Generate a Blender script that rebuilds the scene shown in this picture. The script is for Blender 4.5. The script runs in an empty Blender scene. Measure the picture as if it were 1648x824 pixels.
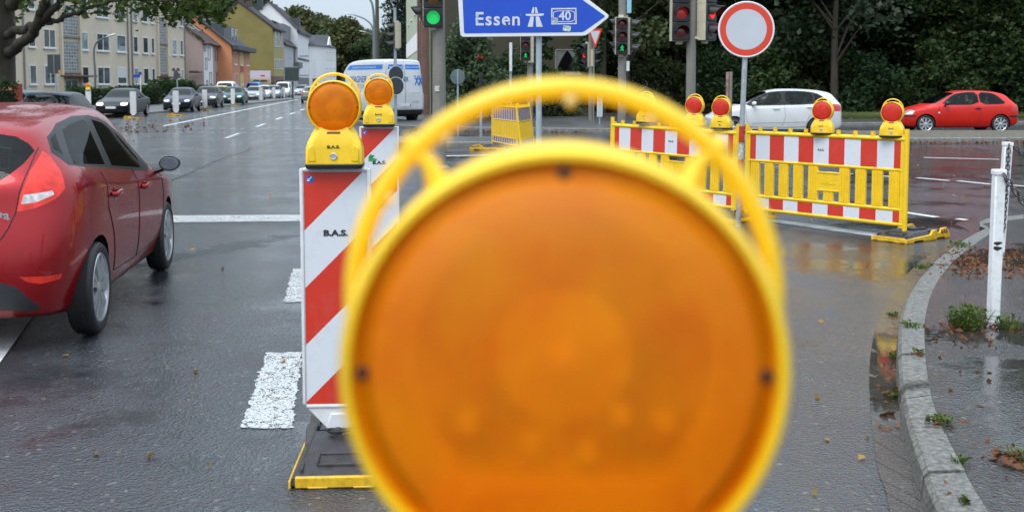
import bpy, bmesh, math, random
import numpy as np
from mathutils import Vector, Matrix
from mathutils.bvhtree import BVHTree
R = math.radians
PI = math.pi
random.seed(4)
SC = bpy.context.scene
COL = SC.collection

# ------------------------------------------------------------------ camera
F = 1787.0
CAMZ = 1.6
TH = math.atan(139.0 / F)
cam_data = bpy.data.cameras.new('camera')
cam = bpy.data.objects.new('camera', cam_data)
COL.objects.link(cam)
cam.location = (0, 0, CAMZ)
cam.rotation_euler = (R(90) - TH, 0, 0)
cam_data.sensor_width = 36
cam_data.lens = F / 1648 * 36
cam_data.shift_y = -138 / 1648
cam_data.clip_start = 0.05
cam_data.clip_end = 3000
cam_data.dof.use_dof = True
cam_data.dof.focus_distance = 8.5
cam_data.dof.aperture_fstop = 4.7
cam_data.dof.aperture_blades = 7
SC.camera = cam

# ------------------------------------------------------------------ world, sun, exposure
SUN_EL, SUN_AZ = R(58), R(215)          # soft overcast light from behind the camera and to the left
world = bpy.data.worlds.new('World')
SC.world = world
world.use_nodes = True
wn = world.node_tree
wn.nodes.clear()
w_out = wn.nodes.new('ShaderNodeOutputWorld')
w_bg = wn.nodes.new('ShaderNodeBackground')
w_sky = wn.nodes.new('ShaderNodeTexSky')
w_sky.sky_type = 'NISHITA'
w_sky.sun_disc = False
w_sky.sun_elevation = SUN_EL
w_sky.sun_rotation = SUN_AZ
w_sky.air_density = 1.0
w_sky.dust_density = 3.0
w_hsv = wn.nodes.new('ShaderNodeHueSaturation')
w_hsv.inputs['Saturation'].default_value = 0.36
w_tc = wn.nodes.new('ShaderNodeTexCoord')
w_no = wn.nodes.new('ShaderNodeTexNoise')
w_no.inputs['Scale'].default_value = 2.2
w_no.inputs['Detail'].default_value = 5
w_rmp = wn.nodes.new('ShaderNodeMapRange')
w_rmp.inputs['To Min'].default_value = 0.86
w_rmp.inputs['To Max'].default_value = 1.14
w_mix = wn.nodes.new('ShaderNodeMixRGB')
w_mix.blend_type = 'MULTIPLY'
w_mix.inputs['Fac'].default_value = 1
w_mul = wn.nodes.new('ShaderNodeMixRGB')
w_mul.inputs['Fac'].default_value = 0.65
w_mul.inputs['Color2'].default_value = (9.1, 10.9, 12.7, 1)      # even cloud layer over the clear sky
wn.links.new(w_sky.outputs[0], w_hsv.inputs['Color'])
wn.links.new(w_hsv.outputs[0], w_mul.inputs['Color1'])
wn.links.new(w_tc.outputs['Generated'], w_no.inputs['Vector'])
wn.links.new(w_no.outputs['Fac'], w_rmp.inputs['Value'])
wn.links.new(w_mul.outputs[0], w_mix.inputs['Color1'])
wn.links.new(w_rmp.outputs[0], w_mix.inputs['Color2'])
# an overcast sky is about three times brighter overhead than at the horizon
w_sep = wn.nodes.new('ShaderNodeSeparateXYZ')
wn.links.new(w_tc.outputs['Generated'], w_sep.inputs[0])
w_el = wn.nodes.new('ShaderNodeMapRange')
w_el.inputs['From Min'].default_value = 0.0
w_el.inputs['From Max'].default_value = 1.0
w_el.inputs['To Min'].default_value = 0.74
w_el.inputs['To Max'].default_value = 2.0
wn.links.new(w_sep.outputs['Z'], w_el.inputs['Value'])
w_over = wn.nodes.new('ShaderNodeMixRGB')
w_over.blend_type = 'MULTIPLY'
w_over.inputs['Fac'].default_value = 1
wn.links.new(w_mix.outputs[0], w_over.inputs['Color1'])
wn.links.new(w_el.outputs[0], w_over.inputs['Color2'])
wn.links.new(w_over.outputs[0], w_bg.inputs['Color'])
wn.links.new(w_bg.outputs[0], w_out.inputs['Surface'])
w_bg.inputs['Strength'].default_value = 0.075

sun_d = bpy.data.lights.new('sun', 'SUN')
sun_d.energy = 1.2
sun_d.angle = R(35)
sun_d.color = (1.0, 0.97, 0.93)
sun = bpy.data.objects.new('sun', sun_d)
COL.objects.link(sun)
sun.location = (0, 0, 60)
_sd = Vector((math.sin(SUN_AZ) * math.cos(SUN_EL), math.cos(SUN_AZ) * math.cos(SUN_EL), math.sin(SUN_EL)))
sun.rotation_euler = (-_sd).to_track_quat('-Z', 'Y').to_euler()

SC.render.engine = 'CYCLES'
SC.cycles.use_denoising = True
SC.cycles.max_bounces = 8
SC.cycles.transparent_max_bounces = 16
SC.cycles.caustics_reflective = False
SC.cycles.caustics_refractive = False
SC.cycles.sample_clamp_indirect = 6
SC.view_settings.view_transform = 'Standard'
SC.view_settings.look = 'None'
SC.view_settings.gamma = 1
SC.view_settings.use_curve_mapping = False
SC.view_settings.exposure = 0.68

# ------------------------------------------------------------------ pixel (of the 1648x824 photo) -> world helpers
_fw = Vector((0, math.cos(TH), -math.sin(TH)))
_up = Vector((0, math.sin(TH), math.cos(TH)))
CAM = Vector((0, 0, CAMZ))
def ray(px, py):
    return _fw + Vector((1, 0, 0)) * ((px - 824) / F) + _up * ((274 - py) / F)
def G(px, py, z=0.0):
    d = ray(px, py)
    return CAM + d * ((z - CAMZ) / d.z)
def AT(px, py, Y):
    d = ray(px, py)
    return CAM + d * (Y / d.y)
def gx(px, Y):
    return AT(px, 135, Y).x

# ------------------------------------------------------------------ materials
MATS = {}
def nt(name):
    m = bpy.data.materials.new(name)
    m.use_nodes = True
    t = m.node_tree
    t.nodes.clear()
    o = t.nodes.new('ShaderNodeOutputMaterial')
    return m, t, o
def N(t, kind, **kw):
    n = t.nodes.new(kind)
    for k, v in kw.items():
        if k in n.inputs:
            n.inputs[k].default_value = v
        else:
            setattr(n, k, v)
    return n
def ramp(t, fac, stops, interp='LINEAR'):
    n = t.nodes.new('ShaderNodeValToRGB')
    n.color_ramp.interpolation = interp
    e = n.color_ramp.elements
    while len(e) < len(stops):
        e.new(0.5)
    for i, (p, c) in enumerate(stops):
        e[i].position = p
        e[i].color = c if len(c) == 4 else (*c, 1)
    t.links.new(fac, n.inputs['Fac'])
    return n
def mth(t, op, a, b=None, clamp=False):
    n = t.nodes.new('ShaderNodeMath')
    n.operation = op
    n.use_clamp = clamp
    for i, v in enumerate((a, b)):
        if v is None: continue
        if isinstance(v, (int, float)): n.inputs[i].default_value = v
        else: t.links.new(v, n.inputs[i])
    return n.outputs[0]
def mixc(t, fac, a, b, blend='MIX'):
    n = t.nodes.new('ShaderNodeMixRGB')
    n.blend_type = blend
    for k, v in (('Fac', fac), ('Color1', a), ('Color2', b)):
        if isinstance(v, (int, float)): n.inputs[k].default_value = v
        elif isinstance(v, tuple): n.inputs[k].default_value = v if len(v) == 4 else (*v, 1)
        else: t.links.new(v, n.inputs[k])
    return n.outputs[0]
def sc(c, k):
    return (min(1, c[0] * k), min(1, c[1] * k), min(1, c[2] * k), 1)

def mat(name, col, rough=0.5, metal=0.0, coat=0.0, var=0.12, scale=6.0, bump=0.0, bscale=60.0, dirt=0.0, dirtcol=(.05, .045, .04), emit=0.0, spec=0.5, detail=4, stretch=(1, 1, 1), drops=0.0):
    """Principled with noise variation of colour and roughness, optional grime, fine bump and rain drops."""
    if name in MATS: return MATS[name]
    m, t, o = nt(name)
    b = N(t, 'ShaderNodeBsdfPrincipled')
    t.links.new(b.outputs[0], o.inputs['Surface'])
    tc = N(t, 'ShaderNodeTexCoord')
    mp = N(t, 'ShaderNodeMapping')
    mp.inputs['Scale'].default_value = stretch
    t.links.new(tc.outputs['Object'], mp.inputs['Vector'])
    no = N(t, 'ShaderNodeTexNoise', Scale=scale, Detail=detail)
    t.links.new(mp.outputs[0], no.inputs['Vector'])
    rp = ramp(t, no.outputs['Fac'], [(0.3, sc(col, 1 - var)), (0.7, sc(col, 1 + var))])
    c = rp.outputs[0]
    if dirt > 0:
        n2 = N(t, 'ShaderNodeTexNoise', Scale=scale * 2.7, Detail=8, Roughness=0.7)
        t.links.new(tc.outputs['Object'], n2.inputs['Vector'])
        f = ramp(t, n2.outputs['Fac'], [(0.5, (0, 0, 0)), (0.75, (dirt, dirt, dirt))])
        c = mixc(t, f.outputs[0], c, dirtcol)
    t.links.new(c, b.inputs['Base Color'])
    rr = N(t, 'ShaderNodeMapRange')
    rr.inputs['To Min'].default_value = max(0.02, rough * 0.8)
    rr.inputs['To Max'].default_value = min(1, rough * 1.2)
    t.links.new(no.outputs['Fac'], rr.inputs['Value'])
    t.links.new(rr.outputs[0], b.inputs['Roughness'])
    b.inputs['Metallic'].default_value = metal
    b.inputs['Coat Weight'].default_value = coat
    b.inputs['Coat Roughness'].default_value = 0.06
    b.inputs['Specular IOR Level'].default_value = spec
    if emit:
        b.inputs['Emission Color'].default_value = (*col, 1)
        b.inputs['Emission Strength'].default_value = emit
    if bump:
        n3 = N(t, 'ShaderNodeTexNoise', Scale=bscale, Detail=6)
        t.links.new(mp.outputs[0], n3.inputs['Vector'])
        bp = N(t, 'ShaderNodeBump', Strength=bump, Distance=0.01)
        t.links.new(n3.outputs['Fac'], bp.inputs['Height'])
        t.links.new(bp.outputs[0], b.inputs['Normal'])
    if drops:
        vo = N(t, 'ShaderNodeTexVoronoi', Scale=drops)
        t.links.new(tc.outputs['Object'], vo.inputs['Vector'])
        dr = ramp(t, vo.outputs['Distance'], [(0.0, (1, 1, 1)), (0.32, (0, 0, 0))])
        bp = N(t, 'ShaderNodeBump', Strength=0.12, Distance=0.001)
        t.links.new(dr.outputs[0], bp.inputs['Height'])
        t.links.new(bp.outputs[0], b.inputs['Coat Normal'])
    MATS[name] = m
    return m

def glass_mat(name, tint, refl=0.9, opaque=0.0, dark=(.01, .012, .012)):
    """Thin tinted pane: tinted see-through plus a mirror coat that grows at grazing angles."""
    if name in MATS: return MATS[name]
    m, t, o = nt(name)
    tr = N(t, 'ShaderNodeBsdfTransparent', Color=(*tint, 1))
    df = N(t, 'ShaderNodeBsdfDiffuse', Color=(*dark, 1))
    m1 = N(t, 'ShaderNodeMixShader', Fac=opaque)
    t.links.new(tr.outputs[0], m1.inputs[1]); t.links.new(df.outputs[0], m1.inputs[2])
    gl = N(t, 'ShaderNodeBsdfGlossy', Roughness=0.02)
    gl.inputs['Color'].default_value = (refl, refl, refl, 1)
    fr = N(t, 'ShaderNodeFresnel', IOR=1.6)
    m2 = N(t, 'ShaderNodeMixShader')
    t.links.new(fr.outputs[0], m2.inputs[0]); t.links.new(m1.outputs[0], m2.inputs[1]); t.links.new(gl.outputs[0], m2.inputs[2])
    t.links.new(m2.outputs[0], o.inputs['Surface'])
    MATS[name] = m
    return m

def stripe_mat(name, c1, c2, period, ax=(1, 0, 0), phase=0.0, duty=0.5, rough=0.35, wear=0.25):
    """Retro-reflective striped sheeting: two colours alternating along an object-space direction."""
    if name in MATS: return MATS[name]
    m, t, o = nt(name)
    b = N(t, 'ShaderNodeBsdfPrincipled', Roughness=rough)
    t.links.new(b.outputs[0], o.inputs['Surface'])
    tc = N(t, 'ShaderNodeTexCoord')
    vm = N(t, 'ShaderNodeVectorMath', operation='DOT_PRODUCT')
    t.links.new(tc.outputs['Object'], vm.inputs[0])
    vm.inputs[1].default_value = ax
    x = mth(t, 'DIVIDE', mth(t, 'ADD', vm.outputs['Value'], phase), period)
    fr = mth(t, 'FRACT', x)
    s = mth(t, 'LESS_THAN', fr, duty)
    c = mixc(t, s, c2, c1)
    no = N(t, 'ShaderNodeTexNoise', Scale=9, Detail=8, Roughness=0.75)
    t.links.new(tc.outputs['Object'], no.inputs['Vector'])
    f = ramp(t, no.outputs['Fac'], [(0.52, (0, 0, 0)), (0.8, (wear, wear, wear))])
    c = mixc(t, f.outputs[0], c, (.22, .21, .2))
    t.links.new(c, b.inputs['Base Color'])
    b.inputs['Coat Weight'].default_value = 0.3
    # honeycomb grain of the sheeting
    vo = N(t, 'ShaderNodeTexVoronoi', Scale=320)
    t.links.new(tc.outputs['Object'], vo.inputs['Vector'])
    bp = N(t, 'ShaderNodeBump', Strength=0.12, Distance=0.002)
    t.links.new(vo.outputs['Distance'], bp.inputs['Height'])
    t.links.new(bp.outputs[0], b.inputs['Normal'])
    MATS[name] = m
    return m

# ------------------------------------------------------------------ mesh builder
class MB:
    def __init__(s):
        s.v, s.f, s.mi = [], [], []
    def add(s, vs, fs, m=0, X=None):
        o = len(s.v)
        if X is not None: vs = [X @ Vector(p) for p in vs]
        s.v += [tuple(p) for p in vs]
        for f in fs:
            s.f.append([i + o for i in f]); s.mi.append(m)
        return s
    def box(s, c, d, m=0, X=None):
        x, y, z = c; a, b, e = d[0] / 2, d[1] / 2, d[2] / 2
        vs = [(x + i * a, y + j * b, z + k * e) for k in (-1, 1) for j in (-1, 1) for i in (-1, 1)]
        return s.add(vs, [(0, 2, 3, 1), (4, 5, 7, 6), (0, 1, 5, 4), (2, 6, 7, 3), (0, 4, 6, 2), (1, 3, 7, 5)], m, X)
    def loft(s, rings, m=0, caps=True, X=None, closed=True):
        n = len(rings[0]); vs = [p for r in rings for p in r]; fs = []
        for i in range(len(rings) - 1):
            for j in range(n if closed else n - 1):
                k = (j + 1) % n
                fs.append((i * n + j, i * n + k, (i + 1) * n + k, (i + 1) * n + j))
        if caps:
            fs.append(tuple(reversed(range(n)))); fs.append(tuple(range((len(rings) - 1) * n, len(rings) * n)))
        return s.add(vs, fs, m, X)
    def tube(s, pts, r, n=8, m=0, closed=False, caps=True, X=None, flat=None):
        pts = [Vector(p) for p in pts]; L = len(pts); rings = []
        rs = r if isinstance(r, (list, tuple)) else [r] * L
        ref = None
        for i in range(L):
            if closed: d = pts[(i + 1) % L] - pts[i - 1]
            else: d = pts[min(i + 1, L - 1)] - pts[max(i - 1, 0)]
            if d.length < 1e-9: d = Vector((0, 0, 1))
            d.normalize()
            if ref is None:
                ref = Vector((0, 0, 1)) if abs(d.z) < 0.9 else Vector((0, 1, 0))
            u = d.cross(ref)
            if u.length < 1e-5: u = d.cross(Vector((1, 0.3, 0)))
            u.normalize(); w = u.cross(d).normalized(); ref = w
            k = flat if flat else (1, 1)
            rings.append([pts[i] + u * (math.cos(2 * PI * j / n) * rs[i] * k[0]) + w * (math.sin(2 * PI * j / n) * rs[i] * k[1]) for j in range(n)])
        if closed: rings.append(rings[0])
        return s.loft(rings, m, caps and not closed, X)
    def lathe(s, prof, n=24, m=0, X=None, caps=False):
        rings = [[(r * math.cos(2 * PI * j / n), r * math.sin(2 * PI * j / n), z) for j in range(n)] for r, z in prof]
        return s.loft(rings, m, caps, X)
    def prism(s, poly, y0, y1, m=0, X=None):
        n = len(poly)
        vs = [(x, y0, z) for x, z in poly] + [(x, y1, z) for x, z in poly]
        fs = [tuple(range(n)), tuple(reversed(range(n, 2 * n)))]
        fs += [(i, i + n, (i + 1) % n + n, (i + 1) % n) for i in range(n)]
        return s.add(vs, fs, m, X)
    def slab(s, poly, z0, z1, m=0, X=None):
        n = len(poly)
        vs = [(x, y, z0) for x, y in poly] + [(x, y, z1) for x, y in poly]
        fs = [tuple(reversed(range(n))), tuple(range(n, 2 * n))]
        fs += [(i, (i + 1) % n, (i + 1) % n + n, i + n) for i in range(n)]
        return s.add(vs, fs, m, X)
    def build(s, name, mats, parent=None, smooth=35, bevel=0.0, seg=2, fixn=True):
        me = bpy.data.meshes.new(name)
        me.from_pydata(s.v, [], s.f)
        if not isinstance(mats, (list, tuple)): mats = [mats]
        for m in mats: me.materials.append(m)
        if len(mats) > 1: me.polygons.foreach_set('material_index', s.mi)
        if fixn:
            bm = bmesh.new(); bm.from_mesh(me)
            bmesh.ops.remove_doubles(bm, verts=bm.verts, dist=1e-6)
            bmesh.ops.recalc_face_normals(bm, faces=bm.faces)
            bm.to_mesh(me); bm.free()
        if smooth:
            me.polygons.foreach_set('use_smooth', [True] * len(me.polygons))
            me.set_sharp_from_angle(angle=R(smooth))
        o = bpy.data.objects.new(name, me)
        COL.objects.link(o)
        if parent: o.parent = parent
        if bevel:
            b = o.modifiers.new('bevel', 'BEVEL'); b.width = bevel; b.segments = seg; b.limit_method = 'ANGLE'; b.angle_limit = R(40)
            b.harden_normals = False
        return o

def tag(o, label=None, cat=None, group=None, kind=None):
    if label: o['label'] = label
    if cat: o['category'] = cat
    if group: o['group'] = group
    if kind: o['kind'] = kind
    return o
def thing(name, label, cat, loc=(0, 0, 0), rz=0.0, group=None, rot=None):
    o = bpy.data.objects.new(name, None); COL.objects.link(o)
    o.empty_display_size = 0.2
    o.location = loc; o.rotation_euler = rot if rot else (0, 0, rz)
    return tag(o, label, cat, group)
def copy_tree(o, parent=None):
    c = o.copy(); COL.objects.link(c); c.parent = parent
    for ch in list(o.children): copy_tree(ch, c)
    return c
def clone(o, label, loc, rz=0.0, group=None, rot=None, scale=None):
    c = copy_tree(o); c['label'] = label
    if group: c['group'] = group
    c.location = loc; c.rotation_euler = rot if rot else (0, 0, rz)
    if scale: c.scale = (scale,) * 3 if isinstance(scale, (int, float)) else scale
    return c
def arc(cx, cz, r, a0, a1, n):
    return [(cx + r * math.cos(R(a0 + (a1 - a0) * i / n)), cz + r * math.sin(R(a0 + (a1 - a0) * i / n))) for i in range(n + 1)]
FACE = Matrix.Rotation(R(90), 4, 'X')            # local z axis -> -y (towards the viewer)
def text(s, size, m, parent=None, loc=(0, 0, 0), name='lettering', bold=0.0, rz=0.0, align='CENTER', wide=1.0, extrude=0.0006, space=1.0):
    cu = bpy.data.curves.new(name, 'FONT')
    cu.body = s; cu.size = size; cu.align_x = align; cu.align_y = 'CENTER'; cu.extrude = extrude; cu.offset = bold; cu.resolution_u = 3
    cu.space_character = space
    ob = bpy.data.objects.new(name, cu); COL.objects.link(ob)
    dg = bpy.context.evaluated_depsgraph_get()
    me = bpy.data.meshes.new_from_object(ob.evaluated_get(dg))
    bpy.data.objects.remove(ob)
    me.name = name
    me.transform(Matrix.Translation(loc) @ Matrix.Rotation(rz, 4, 'Z') @ FACE @ Matrix.Diagonal((wide, 1, 1, 1)))
    me.materials.clear(); me.materials.append(m)
    o = bpy.data.objects.new(name, me); COL.objects.link(o)
    if parent: o.parent = parent
    return o
def roundpoly(p, r, n=4):
    out = []
    for i in range(len(p)):
        a, b, c = Vector(p[i - 1]), Vector(p[i]), Vector(p[(i + 1) % len(p)])
        k = min(r, (a - b).length * .45, (c - b).length * .45)
        s, e = b + (a - b).normalized() * k, b + (c - b).normalized() * k
        for j in range(n + 1):
            q = j / n; v = s * (1 - q) ** 2 + b * 2 * q * (1 - q) + e * q * q; out.append((v.x, v.y))
    return out
def chaikin(p, n=1):
    for _ in range(n):
        q = []
        for i in range(len(p)):
            a, b = p[i], p[(i + 1) % len(p)]
            q.append((a[0] * .78 + b[0] * .22, a[1] * .78 + b[1] * .22)); q.append((a[0] * .22 + b[0] * .78, a[1] * .22 + b[1] * .78))
        p = q
    return p

# road direction (vanishing point near px 600) and its right-hand side
U = Vector((-0.1243, 0.9922, 0)); UR = Vector((0.9922, 0.1243, 0))
ROADA = math.atan2(U.y, U.x)
# ------------------------------------------------------------------ shared materials
yellow = mat('yellow_plastic', (.88, .56, .008), .38, var=.06, scale=9, dirt=.25, dirtcol=(.35, .22, .03), coat=.25, bump=.03, bscale=140)
yellow_old = mat('worn_yellow_plastic', (.72, .42, .012), .5, var=.12, scale=12, dirt=.7, dirtcol=(.12, .09, .03), bump=.1, bscale=80)
black_rub = mat('recycled_rubber', (.035, .034, .036), .5, var=.3, scale=20, bump=.3, bscale=220, dirt=.4, dirtcol=(.08, .075, .07))
black_pl = mat('black_plastic', (.014, .014, .015), .42, var=.2, scale=20, bump=.05, bscale=200)
tyre_m = mat('tyre_rubber', (.014, .014, .015), .55, var=.2, scale=30, bump=.15, bscale=90)
grey_metal = mat('galvanised_steel', (.42, .45, .47), .42, metal=.6, var=.18, scale=14, dirt=.3, dirtcol=(.2, .2, .19))
blue_grey = mat('painted_grey_steel', (.36, .43, .47), .45, metal=.2, var=.12, scale=10, dirt=.35, dirtcol=(.2, .2, .18))
grey_pole = mat('weathered_grey_pole', (.20, .19, .165), .6, var=.16, scale=7, dirt=.45, dirtcol=(.08, .08, .07), bump=.05, bscale=40, stretch=(1, 1, .25))
housing_m = mat('pale_beige_housing', (.50, .46, .34), .5, var=.08, scale=12, dirt=.4, dirtcol=(.2, .18, .13))
white_pl = mat('white_plastic', (.69, .70, .71), .4, var=.05, scale=10, dirt=.3, dirtcol=(.3, .29, .27))
white_paint = mat('white_enamel', (.78, .79, .80), .35, var=.05, scale=9, dirt=.45, dirtcol=(.25, .24, .22))
sign_back = mat('sign_back', (.13, .17, .18), .5, metal=.3, var=.15, scale=8, dirt=.3)
dark_board = mat('dark_board', (.035, .045, .05), .5, var=.15, scale=4)
ink = mat('black_ink', (.02, .02, .022), .5, var=.3, scale=60)
red_ink = mat('red_ink', (.62, .03, .012), .4, var=.06)
rust = mat('rusty_steel', (.10, .055, .03), .7, var=.35, scale=30, bump=.2, bscale=120)
chain_m = mat('chain_steel', (.10, .10, .10), .42, metal=.8, var=.3, scale=60)
chrome = mat('chrome', (.72, .73, .74), .14, metal=1, var=.05)
silver_pl = mat('silver_hubcap', (.52, .54, .56), .3, metal=.75, var=.06, scale=12, dirt=.25)
C_RED, C_WHITE = (.62, .032, .012), (.67, .69, .73)

def lens_mat(name, deep, glow, clear=0.40):
    """Prismatic coloured lens: coloured plastic that lets part of the light through to the reflector behind it."""
    m, t, o = nt(name)
    b = N(t, 'ShaderNodeBsdfPrincipled', Roughness=0.22)
    b.inputs['Coat Weight'].default_value = .1
    b.inputs['Specular IOR Level'].default_value = .35
    b.inputs['Coat Roughness'].default_value = .12
    tc = N(t, 'ShaderNodeTexCoord')
    no = N(t, 'ShaderNodeTexNoise', Scale=17, Detail=5, Roughness=.6)
    t.links.new(tc.outputs['Object'], no.inputs['Vector'])
    rp = ramp(t, no.outputs['Fac'], [(.26, deep), (.62, glow)])
    t.links.new(rp.outputs[0], b.inputs['Base Color'])
    w1 = N(t, 'ShaderNodeTexWave', Scale=95, bands_direction='X')
    w2 = N(t, 'ShaderNodeTexWave', Scale=95, bands_direction='Z')
    t.links.new(tc.outputs['Object'], w1.inputs['Vector']); t.links.new(tc.outputs['Object'], w2.inputs['Vector'])
    h = mth(t, 'ADD', w1.outputs['Fac'], w2.outputs['Fac'])
    bp = N(t, 'ShaderNodeBump', Strength=.35, Distance=.0012)
    t.links.new(h, bp.inputs['Height']); t.links.new(bp.outputs[0], b.inputs['Normal'])
    tl = N(t, 'ShaderNodeBsdfTranslucent', Color=(*glow, 1))
    tr = N(t, 'ShaderNodeBsdfTransparent', Color=(min(1, glow[0] * 1.25), glow[1] * 1.5, glow[2], 1))
    m1 = N(t, 'ShaderNodeMixShader', Fac=.25)
    t.links.new(b.outputs[0], m1.inputs[1]); t.links.new(tl.outputs[0], m1.inputs[2])
    m2 = N(t, 'ShaderNodeMixShader', Fac=clear)
    t.links.new(m1.outputs[0], m2.inputs[1]); t.links.new(tr.outputs[0], m2.inputs[2])
    t.links.new(m2.outputs[0], o.inputs['Surface'])
    return m
amber_lens = lens_mat('amber_lens', (.82, .170, .0005), (1.0, .345, .001))
red_lens = lens_mat('red_lens', (.66, .028, .016), (.88, .07, .04), .22)
reflector = mat('silver_reflector', (.9, .86, .72), .3, metal=.1, var=.1, scale=40, bump=.5, bscale=60)
dark_bowl = mat('dark_lamp_bowl', (.50, .25, .09), .5, var=.6, scale=18)
screw_m = mat('dark_screw', (.012, .008, .006), .5)

# ------------------------------------------------------------------ asphalt and paving
def asphalt(name, base=(.036, .039, .045), wet=(.04, .17), fine=1.0, puddles=(), spec=.85, tint=None, rough_spots=(), wmax=.72):
    m, t, o = nt(name)
    b = N(t, 'ShaderNodeBsdfPrincipled')
    b.inputs['Specular IOR Level'].default_value = spec
    t.links.new(b.outputs[0], o.inputs['Surface'])
    tc = N(t, 'ShaderNodeTexCoord')
    P = tc.outputs['Object']
    big = N(t, 'ShaderNodeTexNoise', Scale=.35, Detail=5, Roughness=.6)
    mp = N(t, 'ShaderNodeMapping'); mp.inputs['Rotation'].default_value = (0, 0, -.125); mp.inputs['Scale'].default_value = (1.6, .35, 1)
    t.links.new(P, mp.inputs['Vector']); t.links.new(mp.outputs[0], big.inputs['Vector'])
    stone = N(t, 'ShaderNodeTexVoronoi', Scale=52 * fine)
    t.links.new(P, stone.inputs['Vector'])
    grit = N(t, 'ShaderNodeTexNoise', Scale=260 * fine, Detail=3)
    t.links.new(P, grit.inputs['Vector'])
    c0 = ramp(t, grit.outputs['Fac'], [(.32, sc(base, .35)), (.7, sc(base, 1.9))])
    cs = ramp(t, stone.outputs['Color'], [(0, (0, 0, 0)), (.86, (0, 0, 0)), (1, (1, 1, 1))])
    c = mixc(t, mth(t, 'MULTIPLY', cs.outputs[0], .7), c0.outputs[0], (.26, .25, .23))
    patch = N(t, 'ShaderNodeTexNoise', Scale=.9, Detail=6, Roughness=.7)
    t.links.new(P, patch.inputs['Vector'])
    pr = ramp(t, patch.outputs['Fac'], [(.35, (.72, .72, .72)), (.65, (1.15, 1.15, 1.15))])
    c = mixc(t, 1.0, c, pr.outputs[0], 'MULTIPLY')
    # standing water where the surface dips; rough spots with a puddle's dark reflection put into the colour
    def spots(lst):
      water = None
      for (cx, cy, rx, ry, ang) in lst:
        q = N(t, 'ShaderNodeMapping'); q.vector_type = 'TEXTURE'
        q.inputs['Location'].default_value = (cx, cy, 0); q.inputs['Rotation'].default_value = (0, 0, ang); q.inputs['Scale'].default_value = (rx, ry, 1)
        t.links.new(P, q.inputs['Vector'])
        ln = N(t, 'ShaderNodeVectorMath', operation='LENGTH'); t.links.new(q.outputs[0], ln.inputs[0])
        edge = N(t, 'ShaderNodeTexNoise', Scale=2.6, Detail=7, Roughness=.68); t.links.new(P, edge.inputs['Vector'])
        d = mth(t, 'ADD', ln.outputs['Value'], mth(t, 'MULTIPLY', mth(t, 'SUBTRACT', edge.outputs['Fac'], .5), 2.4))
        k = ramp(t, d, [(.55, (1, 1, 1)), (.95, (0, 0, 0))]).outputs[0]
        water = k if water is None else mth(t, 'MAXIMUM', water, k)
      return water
    water = spots(puddles); dark_refl = spots(rough_spots)
    rgh = N(t, 'ShaderNodeMapRange')
    rgh.inputs['From Min'].default_value = .32; rgh.inputs['From Max'].default_value = .68
    rgh.inputs['To Min'].default_value = wet[0]; rgh.inputs['To Max'].default_value = wet[1]
    t.links.new(big.outputs['Fac'], rgh.inputs['Value'])
    r = rgh.outputs[0]
    hgt = mth(t, 'ADD', mth(t, 'MULTIPLY', stone.outputs['Distance'], 1.5), mth(t, 'MULTIPLY', grit.outputs['Fac'], .35))
    und = N(t, 'ShaderNodeTexNoise', Scale=18, Detail=3); t.links.new(P, und.inputs['Vector'])
    hgt = mth(t, 'ADD', hgt, mth(t, 'MULTIPLY', und.outputs['Fac'], .5))
    fine_ = N(t, 'ShaderNodeTexVoronoi', Scale=118 * fine); t.links.new(P, fine_.inputs['Vector'])
    hgt = mth(t, 'ADD', hgt, mth(t, 'MULTIPLY', fine_.outputs['Distance'], .8))
    wear = ramp(t, patch.outputs['Fac'], [(.38, (.22, .22, .22)), (.60, (1.25, 1.25, 1.25))]).outputs[0]
    bp = N(t, 'ShaderNodeBump', Distance=.0075, Strength=.55)
    t.links.new(hgt, bp.inputs['Height'])
    st = mth(t, 'MULTIPLY', mth(t, 'ADD', mth(t, 'MULTIPLY', big.outputs['Fac'], .9), .10), wear)
    if water is not None:
        r = mth(t, 'MULTIPLY', r, mth(t, 'SUBTRACT', 1.0, mth(t, 'MULTIPLY', water, wmax)))
        st = mth(t, 'MULTIPLY', st, mth(t, 'SUBTRACT', 1.0, mth(t, 'MULTIPLY', water, wmax)))
    if dark_refl is not None:
        r = mth(t, 'ADD', r, mth(t, 'MULTIPLY', dark_refl, .45)); st = mth(t, 'ADD', st, mth(t, 'MULTIPLY', dark_refl, .5))
        c = mixc(t, mth(t, 'MULTIPLY', dark_refl, .6), c, (.008, .008, .009))
    t.links.new(st, bp.inputs['Strength'])
    t.links.new(r, b.inputs['Roughness'])
    t.links.new(bp.outputs[0], b.inputs['Normal'])
    if tint: c = mixc(t, tint[0], c, tint[1])
    t.links.new(c, b.inputs['Base Color'])
    return m
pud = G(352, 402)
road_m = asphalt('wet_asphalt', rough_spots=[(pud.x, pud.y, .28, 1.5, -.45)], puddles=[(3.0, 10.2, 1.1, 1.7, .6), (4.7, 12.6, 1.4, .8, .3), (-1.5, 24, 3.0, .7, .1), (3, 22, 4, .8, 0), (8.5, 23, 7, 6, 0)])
pave_m = asphalt('wet_footway_asphalt', wmax=.93, base=(.034, .031, .030), wet=(.03, .26), puddles=[(2.6, 5.2, .7, 1.3, 0), (3.2, 6.6, 1.1, .5, .3), (4.4, 9.6, 1.5, .6, .5), (2.4, 3.6, .6, .9, 0)])
pave_far_m = asphalt('far_footway', base=(.055, .054, .054), wet=(.25, .55), fine=.5)
gp = [G(1421, 588), G(1424, 552), G(1424, 630)]
gutter_m = asphalt('gutter_slabs', base=(.050, .042, .036), wet=(.02, .12), fine=1.3, spec=.7, wmax=.985, puddles=[(p.x, p.y, .30, .75, -.3) for p in gp])
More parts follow.
